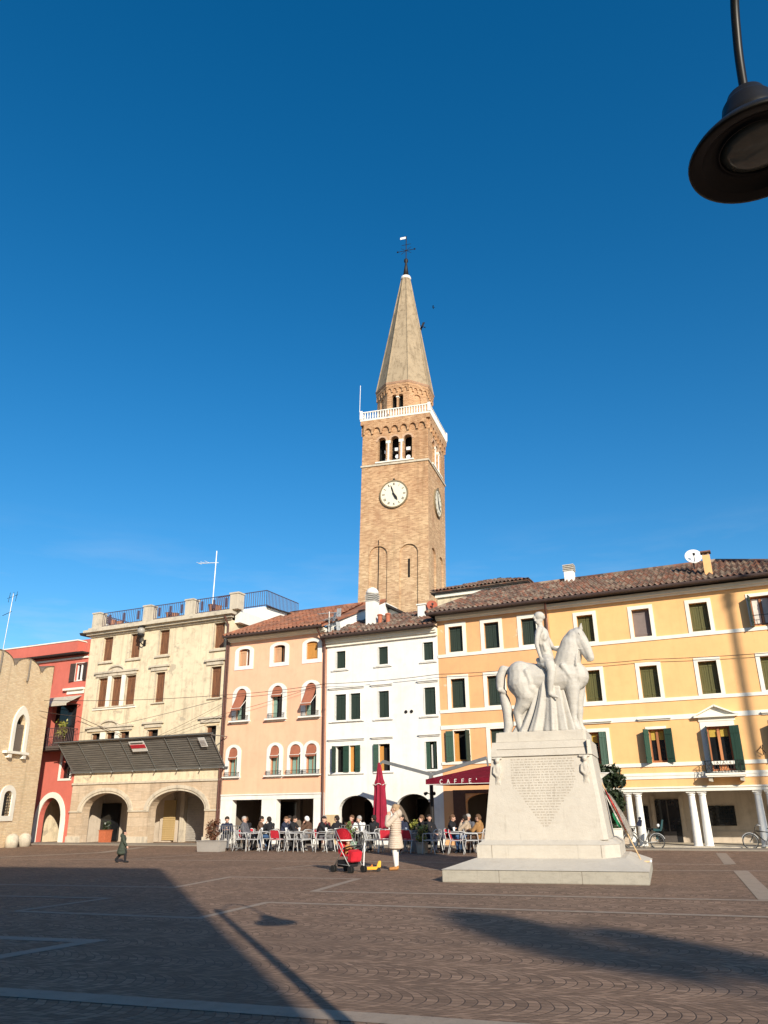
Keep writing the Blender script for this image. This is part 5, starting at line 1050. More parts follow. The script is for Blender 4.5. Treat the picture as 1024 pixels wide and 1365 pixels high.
h.chain(sx([(1.78, -.12, 4.85, .34), (1.78, -.16, 4.6, .36)]), N).chain(sx([(1.78, .12, 4.85, .34), (1.78, .16, 4.6, .36)]), N)
h.chain(sx([(2.98, 0, 4.95, .36), (3.08, -.02, 5.25, .335), (3.16, -.04, 5.5, .29), (3.26, -.06, 5.70, .215), (3.36, -.08, 5.80, .16)]), N)   # neck
h.chain(sx([(2.85, 0, 5.12, .14), (2.93, -.01, 5.45, .10), (3.04, -.03, 5.70, .085), (3.2, -.05, 5.87, .075), (3.36, -.07, 5.93, .06)]), 10)   # cropped mane crest
h.chain(sx([(3.38, -.10, 5.76, .165), (3.47, -.13, 5.58, .155), (3.56, -.17, 5.38, .125), (3.62, -.20, 5.20, .105), (3.635, -.21, 5.13, .095)]), N)   # head
h.chain(sx([(3.36, -.12, 5.56, .165), (3.45, -.16, 5.38, .11), (3.55, -.19, 5.14, .062)]), 10).chain(sx([(3.70, -.24, 5.14, .03), (3.69, -.23, 5.07, .03)]), 8).chain(sx([(3.56, -.22, 5.06, .035), (3.64, -.25, 5.05, .03)]), 8)   # jaw
for s in (-1, 1):
    h.chain(sx([(3.42, -.08 + s * .075, 5.84, .05), (3.46, -.08 + s * .09, 5.96, .045), (3.49, -.09 + s * .095, 6.07, .012)]), 8)
    h.ball((3.47, -.11 + s * .115, 5.60 - 3.3), .035, 8, 6).ball((3.655, -.17 + s * .05, 5.20 - 3.3), .028, 8, 6)
    h.chain(sx([(3.40, -.09 + s * .11, 5.66, .04), (3.53, -.12 + s * .10, 5.52, .035)]), 8)
h.chain(sx([(1.46, 0, 4.98, .10), (1.32, -.02, 5.0, .12), (1.24, -.04, 4.80, .13), (1.22, -.05, 4.55, .12), (1.27, -.06, 4.42, .085), (1.32, -.06, 4.2, .13), (1.38, -.08, 3.85, .14), (1.38, -.1, 3.55, .13), (1.33, -.1, 3.36, .10)]), 12)   # tail with a knot
h.chain(sx([(1.20, -.14, 4.46, .06), (1.35, -.14, 4.40, .06)]), 8)
for dx, dy in ((0.0, -0.21), (0.16, 0.21)):
    h.chain(sx([(1.80 + dx, dy, 4.55, .33), (1.90 + dx, dy * 1.1, 4.28, .27), (1.82 + dx, dy * 1.05, 4.08, .205), (1.66 + dx, dy, 3.86, .13), (1.66 + dx, dy, 3.7, .10), (1.70 + dx, dy, 3.48, .09), (1.74 + dx, dy, 3.42, .10), (1.80 + dx, dy, 3.34, .10)]), 12)
    h.ball((1.65 + dx, dy, 3.9 - 3.3), .06, 8, 6)
for dx, dy in ((0.02, -0.20), (0.12, 0.2)):
    h.chain(sx([(3.06 + dx, dy * .8, 4.72, .27), (3.08 + dx, dy, 4.4, .20), (3.07 + dx, dy, 4.2, .16), (3.06 + dx, dy, 3.95, .115), (3.06 + dx, dy, 3.88, .115), (3.05 + dx, dy, 3.7, .085), (3.05 + dx, dy, 3.5, .08), (3.07 + dx, dy, 3.44, .09), (3.12 + dx, dy, 3.34, .10)]), 12)
h.chain(sx([(3.3, -.12, 4.75, .19), (3.22, -.14, 4.5, .17)]), 12).chain(sx([(3.3, .1, 4.75, .19), (3.22, .12, 4.5, .17)]), 12)
h.chain(sx([(2.05, -.3, 4.42, .16), (2.16, -.24, 4.28, .09)]), 10)
for k in range(6): h.chain(sx([(2.86 + k * .075, -.16, 5.14 + k * .125, .05), (2.97 + k * .07, -.235 + k * .012, 5.10 + k * .11, .035)]), 8)
h.chain(sx([(2.92, -.36, 4.95, .07), (3.06, -.37, 4.72, .08), (3.14, -.33, 4.52, .06)]), 8).chain(sx([(1.98, -.40, 4.86, .07), (2.06, -.40, 4.58, .07), (1.98, -.38, 4.36, .06)]), 8)
h.chain(sx([(3.36, -.2, 5.50, .03), (3.30, -.28, 5.2, .035), (3.26, -.32, 4.95, .03)]), 8)
remesh(h, 'horse', M_statue, S_, 0.020, 4)
rd = MB()
rd.chain(sx([(2.50, 0, 5.18, .20), (2.49, -.01, 5.36, .175), (2.47, -.02, 5.52, .155), (2.44, -.03, 5.72, .185), (2.42, -.04, 5.88, .19)]), N)
rd.chain(sx([(2.40, -.24, 5.95, .09), (2.42, 0, 6.0, .11), (2.46, .22, 5.95, .09)]), 12).chain(sx([(2.41, -.05, 6.02, .085), (2.40, -.06, 6.16, .07)]), 10)
rd.ball((2.39, -.07, 6.28 - 3.3), (.105, .095, .135), 14, 10).chain(sx([(2.36, -.09, 6.21, .08), (2.345, -.12, 6.18, .05)]), 8).cap((2.295, -.14, 2.965), .022, (2.285, -.15, 2.935), .02, 8)
rd.ball((2.40, -.06, 6.36 - 3.3), (.15, .14, .13), 14, 10).cap((2.27, -.13, 3.02), .045, (2.50, -.05, 3.03), .06, 8)         # helmet with brim
rd.chain(sx([(2.38, -.26, 5.93, .085), (2.33, -.33, 5.72, .07), (2.31, -.36, 5.55, .06), (2.35, -.38, 5.35, .05), (2.38, -.38, 5.22, .045)]), 10)   # near arm hangs
for i in range(4): rd.chain(sx([(2.36 + i * .02, -.385 - .005 * i, 5.20, .016), (2.37 + i * .02, -.39, 5.12 - .01 * (i in (1, 2)), .014), (2.385 + i * .02, -.38, 5.06 - .01 * (i in (1, 2)), .012)]), 6)
rd.chain(sx([(2.40, -.36, 5.22, .018), (2.435, -.36, 5.15, .015)]), 6)
rd.chain(sx([(2.46, .22, 5.93, .085), (2.58, .24, 5.70, .07), (2.66, .16, 5.52, .058), (2.78, .0, 5.44, .05), (2.84, -.06, 5.44, .045)]), 10)   # far arm to the reins
for i in range(4): rd.chain(sx([(2.86, -.07, 5.465 - i * .018, .015), (2.895, -.085, 5.46 - i * .018, .014), (2.885, -.06, 5.45 - i * .018, .012)]), 6)
for s, dx in ((-1, 0), (1, .06)):
    rd.chain(sx([(2.52, s * .16, 5.14, .17), (2.60 + dx, s * .40, 4.98, .145), (2.64 + dx, s * .46, 4.82, .115), (2.60 + dx, s * .46, 4.58, .10), (2.56 + dx, s * .45, 4.32, .062), (2.56 + dx, s * .45, 4.25, .06), (2.62 + dx, s * .46, 4.20, .05), (2.74 + dx, s * .48, 4.15, .032)]), 12)
rd.chain(sx([(2.33, .05, 5.9, .05), (2.36, .1, 5.55, .05), (2.38, .1, 5.2, .06)]), 8)
rd.chain(sx([(2.52, -.15, 5.80, .085), (2.50, -.17, 5.72, .07)]), 8).chain(sx([(2.48, -.16, 5.56, .05), (2.50, -.16, 5.42, .05)]), 8).chain(sx([(2.36, -.12, 5.86, .09), (2.38, -.13, 5.62, .08)]), 8)
rd.chain(sx([(2.30, -.22, 5.16, .07), (2.42, -.34, 5.08, .08), (2.55, -.42, 5.10, .06)]), 8).chain(sx([(2.30, -.26, 5.06, .05), (2.46, -.40, 4.98, .06)]), 8)
remesh(rd, 'rider', M_statue, S_, 0.015, 3)
dp = MB(); nz, na = 30, 180
rings = []
for j in range(nz + 1):
    v = j / nz; z = (5.02 - 1.7 * v) - 3.3; hx = 0.34 + 0.12 * v + 0.12 * v ** 2.2; hy = 0.37 + 0.08 * v; xc = 2.52 - 0.05 * v
    line = []
    for i in range(na):
        a = 2 * PI * i / na; fold = (0.085 * v) * (abs(math.sin(8 * a + 0.9 * math.sin(2 * a) + v * 1.1)) * 2 - 1) + 0.022 * v * math.sin(27 * a + 2.0 * v + 1.3 * math.sin(3 * a))
        sw = -0.40 * max(0.0, -math.cos(a)) ** 0.8 * v ** 1.8 + 0.10 * max(0.0, math.cos(a)) * v
        line.append(dp.bm.verts.new((xc + (hx + fold) * math.cos(a) + sw, (hy + fold) * math.sin(a), z)))
    rings.append(line)
for p, q in zip(rings, rings[1:]):
    for i in range(na): dp.bm.faces.new((p[i], p[(i + 1) % na], q[(i + 1) % na], q[i]))
dp.bm.faces.new(rings[0]); dp.bm.faces.new(rings[-1][::-1])
dp.build('drapery', M_statue, S_, smooth=True)
MB().box(1.15, 3.3, -0.42, 0.42, 0, 0.05).build('base', M_statue, S_, bevel=0.015)
bd = MB().tube([(3.54, -.04, 2.16), (3.60, -.16, 2.12), (3.57, -.25, 2.18)], 0.013, 6).tube([(2.87, -.08, 2.14), (3.1, -.2, 2.12), (3.4, -.26, 2.06), (3.57, -.25, 2.08)], 0.014, 6).tube([(3.40, -.26, 2.5), (3.57, -.25, 2.12)], 0.012, 6)
bd.build('bridle', M_statue, S_, smooth=True)

# ================================================================== STREET LAMP
SL = empty('street_lamp', (1.66, 1.3, 0), 0, 'black bell shaped street lamp hanging from a curved arm at the upper right', 'street lamp')
lc = Vector((1.80, 2.82, 4.455)); q0 = Vector((1.66, 1.3, 0))
M_lamp = plain('black_lamp_paint', (0.012, 0.0105, 0.009), 0.42, 0.0, var=0.1, spec=0.25)
rel = lambda p: Vector(p) - q0
MB().lathe([(0.14, 0), (0.14, 0.25), (0.10, 0.35), (0.085, 0.9), (0.075, 1.0), (0.07, 3.0), (0.06, 5.75), (0.075, 5.8), (0.03, 5.95)], (0, 0, 0), 18).build('pole', M_lamp, SL, smooth=True)
def bez(pts, n=8):
    out = []; pts = [pts[0]] + pts + [pts[-1]]
    for i in range(1, len(pts) - 2):
        p0, p1, p2, p3 = (Vector(p) for p in pts[i - 1:i + 3])
        for k in range(n): t = k / n; out.append(0.5 * ((2 * p1) + (-p0 + p2) * t + (2 * p0 - 5 * p1 + 4 * p2 - p3) * t * t + (-p0 + 3 * p1 - 3 * p2 + p3) * t ** 3))
    return out + [Vector(pts[-1])]
MB().tube(bez([rel((1.80, 2.82, 4.86)), rel((1.80, 2.78, 5.15)), rel((1.79, 2.66, 5.45)), rel((1.77, 2.35, 5.75)), rel((1.73, 1.9, 5.86)), rel((1.69, 1.55, 5.75)), rel((1.66, 1.32, 5.45))]), 0.021, 14).build('arm', M_lamp, SL, smooth=True)
o = lc - q0
hd = MB().lathe([(0.255, 0.015), (0.30, 0.0), (0.315, 0.0), (0.318, 0.012), (0.30, 0.04), (0.245, 0.10), (0.185, 0.145), (0.150, 0.165), (0.142, 0.175), (0.146, 0.20), (0.142, 0.225), (0.125, 0.27), (0.118, 0.31), (0.106, 0.33), (0.098, 0.335), (0.085, 0.375), (0.06, 0.392), (0.03, 0.40), (0.028, 0.43)], o, 48, closed=False).build('lamp_shade', M_lamp, SL, smooth=True)
MB().lathe([(0.255, 0.016), (0.25, 0.02), (0.21, 0.055), (0.178, 0.06), (0.175, 0.045), (0.168, 0.045), (0.166, 0.062)], o, 48, closed=False).build('inner_ring', M_lamp, hd, smooth=True)
MB().lathe([(0.168, 0.056), (0.12, 0.035), (0.06, 0.026), (0.005, 0.024)], o, 40).build('lens', plain('smoky_lens', (0.14, 0.145, 0.12), 0.12, var=0.2, scale=12, spec=0.6), hd, smooth=True)

# ================================================================== THINGS BEHIND THE CAMERA THAT THROW SHADOWS INTO THE SQUARE
hz = Vector((SUNV.x, SUNV.y, 0)).normalized(); tanel = math.tan(SUN_EL)
k = (7.2 + 12.0) / -hz.y; cor = Vector((-0.60, 7.21, 0)) + hz * k
Hh = (cor - Vector((-6.45, 25.1, 0))).length * tanel
TH_ = empty('town_hall', cor, R(-17), 'plain plastered town hall behind the viewer whose shadow crosses the square', 'building')
MB().box(-45, 0, -16, 0, 0, Hh - 0.3).build('wall', MW['ochre'], TH_); MB().box(-45.1, 0.0, -16.1, 0.0, Hh - 0.3, Hh).hull([(-45, -16, Hh), (0, -16, Hh), (0, 0, Hh), (-45, 0, Hh)], [(-40, -9, Hh + 2.2), (-7, -9, Hh + 2.2), (-7, -7, Hh + 2.2), (-40, -7, Hh + 2.2)]).build('roof', M_tile2, TH_)
for i in range(12):
    for z in (2, 7, 11.5): closed_window(TH_, -43 + i * 3.6, -41.8 + i * 3.6, z, z + 2, M_green, 0.15, MW['trim'])
def leafcloud(mb, pts, n, size, rnd):
    for _ in range(n):
        c, r = rnd.choice(pts); d = Vector((rnd.gauss(0, 1), rnd.gauss(0, 1), rnd.gauss(0, 1))).normalized() * (r * rnd.random() ** 0.4)
        p = Vector(c) + d; q = Quaternion(Vector((rnd.gauss(0, 1), rnd.gauss(0, 1), rnd.gauss(0, 1))).normalized(), rnd.uniform(0, 2 * PI))
        s = size * rnd.uniform(0.6, 1.3); a = q @ Vector((s, 0, 0)); b = q @ Vector((0, s * 0.45, 0))
        mb.quad(p - a, p + b, p + a, p - b)
def leafmat(name, c1, c2):
    m, t, b = newmat(name); g_ = t.nodes.new('ShaderNodeNewGeometry')
    t.links.new(ramp(t, g_.outputs['Random Per Island'], [(0, c1), (1, c2)]), b.inputs['Base Color']); b.inputs['Roughness'].default_value = 0.45; return m
M_leaf = leafmat('cypress_leaves', (0.03, 0.05, 0.02), (0.07, 0.10, 0.04))
def cypress(tip, length, hgt, rad, label, seed):
    d_ = hgt / tanel; base = Vector((*tip, 0)) + hz * d_; rnd = random.Random(seed)
    e = empty('cypress_tree', base, 0, label, 'tree'); MB().tube([(0, 0, 0), (0, 0, hgt * 0.9)], [0.2, 0.03], 8).build('trunk', plain('bark', (0.09, 0.07, 0.05), 0.9), e)
    low = hgt - length * tanel; pts = []
    for i in range(26):
        u = i / 25; r = rad * math.sin(PI * min(1, u * 0.9 + 0.08)) ** 0.7; a = rnd.uniform(0, 6.28); pts.append(((math.cos(a) * r * 0.4, math.sin(a) * r * 0.4, low + (hgt - low) * u), r * 0.8 + 0.1))
    mb = MB(); leafcloud(mb, pts, 1500, 0.15, rnd); mb.build('crown', M_leaf, e)
cypress((1.2, 13.75), 5.0, 20.0, 0.66, 'slender cypress standing behind the viewer, its tip shading the paving', 2)
cypress((2.85, 11.85), 5.4, 20.0, 0.52, 'second cypress behind the viewer, nearer the street edge', 5)
mp_ = rowpt(12.62, 0, 0) + hz * 28; mh = 9.75 + 28 * tanel
e = empty('tall_lamp_mast', mp_, 0, 'tall lamp mast outside the view whose shadow climbs the yellow house', 'lamp mast')
MB().tube([(0, 0, 0), (0, 0, mh - 0.3)], [0.135, 0.10], 12).lathe([(0.1, mh - 0.9), (0.19, mh - 0.75), (0.14, mh - 0.5), (0.22, mh - 0.4), (0.05, mh)], (0, 0, 0), 12).build('mast', M_iron, e)

# ================================================================== PEOPLE
V = Vector
def hand_chain(mb, wrist, dirv, palm_n, side, sc=1.0, curl=0.5):
    """palm, four fingers of different length bent towards palm_n, thumb from the side"""
    d = V(dirv).normalized(); n = V(palm_n); n = (n - d * n.dot(d)).normalized(); s = d.cross(n) * side; w = V(wrist)
    pc = w + d * 0.045 * sc
    for k in (-1.5, -0.5, 0.5, 1.5): mb.cap(w + s * k * 0.010 * sc, 0.015 * sc, w + d * 0.08 * sc + s * k * 0.0205 * sc, 0.0115 * sc, 8)
    for k, ln in zip((-1.5, -0.5, 0.5, 1.5), (0.060, 0.075, 0.080, 0.068)):
        p = w + d * 0.085 * sc + s * k * 0.0215 * sc; a = curl * 0.6; p1 = p + (d * math.cos(a) + n * math.sin(a)) * ln * 0.45 * sc; a = curl * 1.5; p2 = p1 + (d * math.cos(a) + n * math.sin(a)) * ln * 0.32 * sc; a = curl * 2.2; p3 = p2 + (d * math.cos(a) + n * math.sin(a)) * ln * 0.25 * sc
        mb.chain([(*p, 0.0095 * sc), (*p1, 0.009 * sc), (*p2, 0.0082 * sc), (*p3, 0.007 * sc)], 8)
    t = w + d * 0.025 * sc + s * 0.028 * sc; mb.chain([(*t, 0.013 * sc), (*(t + d * 0.03 * sc + s * 0.022 * sc + n * 0.008 * sc), 0.011 * sc), (*(t + d * 0.058 * sc + s * 0.024 * sc + n * 0.022 * sc), 0.009 * sc)], 8)
def body_mb(J, sc=1.0, fem=False):
    """one continuous skin surface; J holds joints, figure faces +x, left = +y"""
    m = MB(); r = lambda v: v * sc; n = 12
    pe, ch, nk, hd_ = V(J['pelvis']), V(J['chest']), V(J['neck']), V(J['head']); up = (hd_ - nk).normalized(); f = V(J.get('look', (1, 0, 0))).normalized(); f = (f - up * f.dot(up)).normalized(); sd = up.cross(f)
    for s in (-1, 1):
        m.chain([(*(pe + V((0, s * r(.07), 0))), r(.115)), (*(pe.lerp(ch, .5) + V((0, s * r(.05), 0))), r(.10)), (*(ch + V((0, s * r(.08), 0))), r(.105))], n)
    m.cap(ch, r(.11), nk, r(.055), n); m.cap(nk, r(.052), hd_ - up * r(.05), r(.052), n)
    m.ball(hd_ + up * r(.02) - f * r(.015), r(.093), 14, 10); m.chain([(*(hd_ + f * r(.025)), r(.075)), (*(hd_ - up * r(.075) + f * r(.045)), r(.048))], n)
    m.chain([(*(hd_ + f * r(.095) + up * r(.005)), r(.012)), (*(hd_ + f * r(.112) - up * r(.028)), r(.017))], 8)                                  # nose
    m.cap(hd_ + f * r(.088) - up * r(.062) - sd * r(.016), r(.010), hd_ + f * r(.088) - up * r(.062) + sd * r(.016), r(.010), 8)                    # lips
    m.cap(hd_ + f * r(.082) + up * r(.035) - sd * r(.035), r(.013), hd_ + f * r(.082) + up * r(.035) + sd * r(.035), r(.013), 8)                    # brow
    for s in (-1, 1):
        m.cap(hd_ + sd * s * r(.088) + up * r(.015), r(.016), hd_ + sd * s * r(.09) - up * r(.02), r(.012), 8)
        S, E, W = V(J['sh' + 'RL'[s > 0]]), V(J['el' + 'RL'[s > 0]]), V(J['wr' + 'RL'[s > 0]])
        m.chain([(*S, r(.06)), (*S.lerp(E, .5), r(.05)), (*E, r(.042)), (*E.lerp(W, .35), r(.043)), (*W, r(.027))], 10); m.cap(ch + V((0, s * r(.08), r(.06))), r(.075), S, r(.06), 10)
        hand_chain(m, W, (W - E) if 'hd' not in J else V(J['hd']), J.get('palm', (0, -s, -.6)) if not callable(J.get('palm')) else J['palm'](s), -s, sc * .95, J.get('curl', .5))
        Hh_, K, A, Tt = V(J['hip' + 'RL'[s > 0]]), V(J['kn' + 'RL'[s > 0]]), V(J['an' + 'RL'[s > 0]]), V(J['to' + 'RL'[s > 0]])
        m.chain([(*Hh_, r(.095)), (*Hh_.lerp(K, .5), r(.078)), (*K, r(.056)), (*K.lerp(A, .3), r(.056)), (*A, r(.036))], n); m.chain([(*A, r(.038)), (*(A + V((0, 0, -r(.04)))), r(.036)), (*Tt, r(.026))], 10); m.cap(pe, r(.1), Hh_, r(.09), 10)
    return m
def person(name, J, loc, rz, label, mats, group=None, sc=1.0, vox=0.011, long=None, hood=False, hair='short', sleeve=.068, quilt=False):
    e = empty(name, loc, rz, label, 'person', group); r = lambda v: v * sc
    remesh(body_mb(J, sc), 'body', M_skin, e, vox, 3)
    pe, ch, nk, hd_ = V(J['pelvis']), V(J['chest']), V(J['neck']), V(J['head']); up = (hd_ - nk).normalized(); f = V(J.get('look', (1, 0, 0))).normalized(); f = (f - up * f.dot(up)).normalized(); sd = up.cross(f)
    m = MB()
    for s in (-1, 1):
        m.chain([(*(pe + V((0, s * r(.065), -r(.02)))), r(.135)), (*(pe.lerp(ch, .5) + V((0, s * r(.055), 0))), r(.125)), (*(ch + V((0, s * r(.08), r(.01)))), r(.125))], 12)
        S, E, W = V(J['sh' + 'RL'[s > 0]]), V(J['el' + 'RL'[s > 0]]), V(J['wr' + 'RL'[s > 0]])
        if quilt:
            for a, b in ((S, E), (E, W)):
                for i in range(5): m.ball(a.lerp(b, (i + .5) / 5), r(sleeve + .012 - .012 * (i / 5 if b is W else 0)), 12, 8)
        m.chain([(*S, r(sleeve + .012)), (*E, r(sleeve)), (*E.lerp(W, .88), r(sleeve - .016))], 12); m.cap(ch + V((0, s * r(.07), r(.07))), r(.09), S, r(.075), 10)
    m.cap(ch + V((0, 0, r(.05))), r(.11), nk, r(.078), 12)
    if long:
        zb, rb = long; zt = pe.z; k = 7 if quilt else 3
        for i in range(k + 1):
            u = i / k; c = V((pe.x, pe.y, zt + (zb - zt) * u)); ra = r(.19) + (rb - r(.19)) * u; mb_ = Matrix.Translation(c) @ Matrix.Diagonal((ra * .86, ra, r(.058) if quilt else r(.13), 1)); bmesh.ops.create_uvsphere(m.bm, u_segments=18, v_segments=10, radius=1, matrix=mb_)
        m.lathe([(r(.17), 0), (rb * .9, zb - zt)], (pe.x, pe.y, zt), 18)
    if quilt:
        for i in range(7): c = pe.lerp(ch, i / 6); mb_ = Matrix.Translation(c) @ Matrix.Diagonal((r(.165), r(.215), r(.055), 1)); bmesh.ops.create_uvsphere(m.bm, u_segments=18, v_segments=10, radius=1, matrix=mb_)
    if hood: m.ball(nk - f * r(.09) + up * r(.0), (r(.10), r(.135), r(.11)), 14, 10); m.chain([(*(nk + sd * r(.09)), r(.05)), (*(nk - f * r(.10) + up * r(.05)), r(.07)), (*(nk - sd * r(.09)), r(.05))], 10)
    remesh(m, 'coat' if long else 'jacket', mats[0], e, vox * 1.3, 2 if quilt else 4)
    m = MB(); sh = MB()
    for s in (-1, 1):
        Hh_, K, A, Tt = V(J['hip' + 'RL'[s > 0]]), V(J['kn' + 'RL'[s > 0]]), V(J['an' + 'RL'[s > 0]]), V(J['to' + 'RL'[s > 0]])
        m.chain([(*Hh_, r(.105)), (*Hh_.lerp(K, .5), r(.09)), (*K, r(.07)), (*K.lerp(A, .3), r(.068)), (*K.lerp(A, .93), r(.056))], 12); m.cap(pe, r(.12), Hh_, r(.1), 12)
        sh.chain([(*(A + V((0, 0, r(.03)))), r(.055)), (*(A + V((0, 0, -r(.03)))), r(.05)), (*(Tt + V((0, 0, r(.008)))), r(.042))], 10).cap(A + V((0, 0, -r(.035))) - (Tt - A).normalized() * r(.03), r(.04), A + V((0, 0, -r(.035))), r(.045), 10)
    remesh(m, 'trousers', mats[1], e, vox * 1.3, 4); remesh(sh, 'shoes', mats[2], e, vox * 1.2, 3)
    if hair != 'none':
        m = MB(); m.ball(hd_ + up * r(.035) - f * r(.028), (r(.102), r(.102), r(.098)), 16, 12); m.ball(hd_ - f * r(.05) - up * r(.015), r(.085), 14, 10)
        if hair == 'long': m.chain([(*(hd_ - f * r(.05)), r(.09)), (*(nk - f * r(.07)), r(.085)), (*(ch - f * r(.13) + up * r(.06)), r(.06))], 12)
        if hair == 'bun': m.ball(hd_ - f * r(.11) + up * r(.05), r(.055), 12, 8)
        remesh(m, 'hair', mats[3], e, vox, 3)
    m = MB()
    for s in (-1, 1): m.ball(hd_ + f * r(.083) + up * r(.012) + sd * s * r(.032), r(.0105), 8, 6)
    m.build('eyes', M_dark, e, smooth=True)
    return e
cloth = lambda n, c, v=0.2: plain(n, c, 0.85, var=v, scale=14, bmp=0.15, bscale=60)
C_black = cloth('black_cloth', (0.014, 0.014, 0.017)); C_grey = cloth('grey_cloth', (0.10, 0.10, 0.115)); C_brown = cloth('brown_cloth', (0.10, 0.055, 0.035)); C_navy = cloth('navy_cloth', (0.02, 0.025, 0.05)); C_white = cloth('white_cloth', (0.72, 0.70, 0.66), .06)
C_beige = cloth('beige_cloth', (0.38, 0.30, 0.22)); C_tan = cloth('tan_coat_cloth', (0.30, 0.16, 0.06)); C_jean = cloth('blue_jeans', (0.05, 0.11, 0.24)); C_green = cloth('dark_green_cloth', (0.045, 0.055, 0.04)); C_maroon = cloth('maroon_cloth', (0.15, 0.03, 0.03)); C_boot = cloth('tan_boot', (0.42, 0.20, 0.065)); C_quilt = cloth('quilted_beige', (0.52, 0.43, 0.345), .08)
H_dark = cloth('dark_hair', (0.025, 0.018, 0.014)); H_brown = cloth('brown_hair', (0.12, 0.065, 0.035)); H_grey = cloth('grey_hair', (0.35, 0.33, 0.31)); H_white = cloth('white_hair', (0.75, 0.73, 0.70), .05); H_fair = cloth('fair_hair', (0.36, 0.24, 0.14))

# woman standing in the square, hands raised to her face, looking up
Jw = dict(pelvis=(0, 0, .90), chest=(-.01, 0, 1.24), neck=(-.01, 0, 1.41), head=(.015, 0, 1.545), look=(1, 0, .25), shL=(-.01, .17, 1.33), shR=(-.01, -.17, 1.33), elL=(.19, .21, 1.14), elR=(.19, -.21, 1.14), wrL=(.19, .075, 1.36), wrR=(.19, -.075, 1.36), hd=(-.15, 0, 1), palm=lambda s: (-.3, -s, 0), curl=.75,
          hipL=(0, .09, .87), hipR=(0, -.09, .87), knL=(.02, .085, .47), knR=(.0, -.085, .47), anL=(-.02, .08, .085), anR=(-.01, -.09, .085), toL=(.14, .09, .03), toR=(.15, -.10, .03))
person('person', Jw, (0.19, 23.0, 0), R(172), 'woman in long quilted beige coat, white trousers and tan boots, hands at her face', (C_quilt, C_white, C_boot, H_fair), vox=.008, long=(.56, .245), hood=True, hair='bun', quilt=True, sleeve=.07)
# child walking across on the left
ks = .62
def scj(J, k): return {a: (tuple(x * k for x in b) if a not in ('look', 'hd', 'curl', 'palm') else b) for a, b in J.items()}
Jc = scj(dict(pelvis=(0, 0, .86), chest=(.02, 0, 1.16), neck=(.03, 0, 1.32), head=(.05, 0, 1.475), look=(1, 0, -.1), shL=(.02, .16, 1.25), shR=(.02, -.16, 1.25), elL=(-.08, .24, 1.0), elR=(.14, -.22, 1.0), wrL=(-.02, .26, .78), wrR=(.26, -.2, .82), hipL=(0, .09, .84), hipR=(0, -.09, .84), knL=(-.06, .09, .45), knR=(.20, -.09, .48), anL=(-.30, .09, .14), anR=(.22, -.09, .085), toL=(-.20, .09, .03), toR=(.38, -.09, .04)), ks)
person('person', Jc, (-8.84, 27.9, 0), R(5), 'child with dark hair in a long dark green coat walking alone across the paving', (C_green, C_black, C_black, H_dark), sc=ks * 1.08, vox=.007, long=(.30, .19), hood=True, hair='short')

# ================================================================== CAFE TERRACE
def make_chair(red=True):
    e = empty('cafe_chair'); m = MB()
    for s in (-1, 1):
        m.tube(bez([(.27, s * .26, 0), (.235, s * .26, .35), (.215, s * .26, .62), (.16, s * .26, .675), (-.16, s * .26, .685), (-.25, s * .25, .70)], 5), .016, 8).tube(bez([(-.31, s * .25, 0), (-.22, s * .255, .36), (-.19, s * .255, .44), (.0, s * .25, .45), (.2, s * .25, .45)], 5), .016, 8)
        m.tube(bez([(-.19, s * .24, .44), (-.25, s * .24, .68), (-.27, s * .2, .80)], 5), .015, 8)
    m.tube([(-.27, -.2, .80), (-.285, 0, .82), (-.27, .2, .80)], .015, 8).tube([(.2, -.25, .45), (.2, .25, .45)], .014, 8).tube([(-.19, -.25, .44), (-.19, .25, .44)], .014, 8)
    m.build('frame', M_alu, e, smooth=True)
    MB().box(-.19, .2, -.24, .24, .445, .465).build('seat', M_redseat if red else M_alu, e, bevel=.006)
    if not red:
        m = MB()
        for i in range(5): y = -.16 + .08 * i; m.tube([(-.19, y, .46), (-.27, y * .95, .80)], .006, 6)
        m.build('backrest', M_alu, e); return e
    bk = MB().hull([(-.19, -.21, .50), (-.175, -.21, .50), (-.175, .21, .50), (-.19, .21, .50)], [(-.27, -.2, .79), (-.255, -.2, .79), (-.255, .2, .79), (-.27, .2, .79)]).build('backrest', M_redseat if red else M_wmetal, e)
    return e
ch0 = make_chair(True); ch1 = make_chair(False); used = set()
def put_chair(s, d, ang, red, label, group='chairs of the café terrace'):
    p = ch0 if red else ch1
    c = p if p.name not in used else copy_tree(p); used.add(p.name)
    c.location = rowpt(s, d); c.rotation_euler = (0, 0, ROW + R(ang)); tag(c, label, 'chair', group); return c
def make_table():
    e = empty('cafe_table'); MB().lathe([(.33, .71), (.34, .72), (.34, .735), (.33, .74)], n=28).build('tabletop', M_alu, e)
    MB().lathe([(.03, .03), (.03, .71)], n=10).build('pedestal', M_alu, e); m = MB()
    for i in range(3): a = i * 2.094; m.tube([(0, 0, .06), (.3 * math.cos(a), .3 * math.sin(a), .015)], .018, 6)
    m.build('foot', M_alu, e); return e
tb0 = make_table(); tfirst = [True]
def put_table(s, d, label, cups=2):
    t = tb0 if tfirst[0] else copy_tree(tb0); tfirst[0] = False
    t.location = rowpt(s, d); tag(t, label, 'table', 'tables of the café terrace'); return t
cup0 = MB().lathe([(.02, 0), (.03, .01), (.042, .09), (.038, .09), (.028, .015)], n=14).build('cup', M_wmetal, smooth=True); cfirst = [True]
def put_cup(s, d, label, sc=1.0):
    c = cup0 if cfirst[0] else cup0.copy()
    if not cfirst[0]: COL.objects.link(c)
    cfirst[0] = False; c.location = rowpt(s, d, .74); c.scale = (sc, sc, sc * 1.2); return tag(c, label, 'cup', 'cups on the café tables')
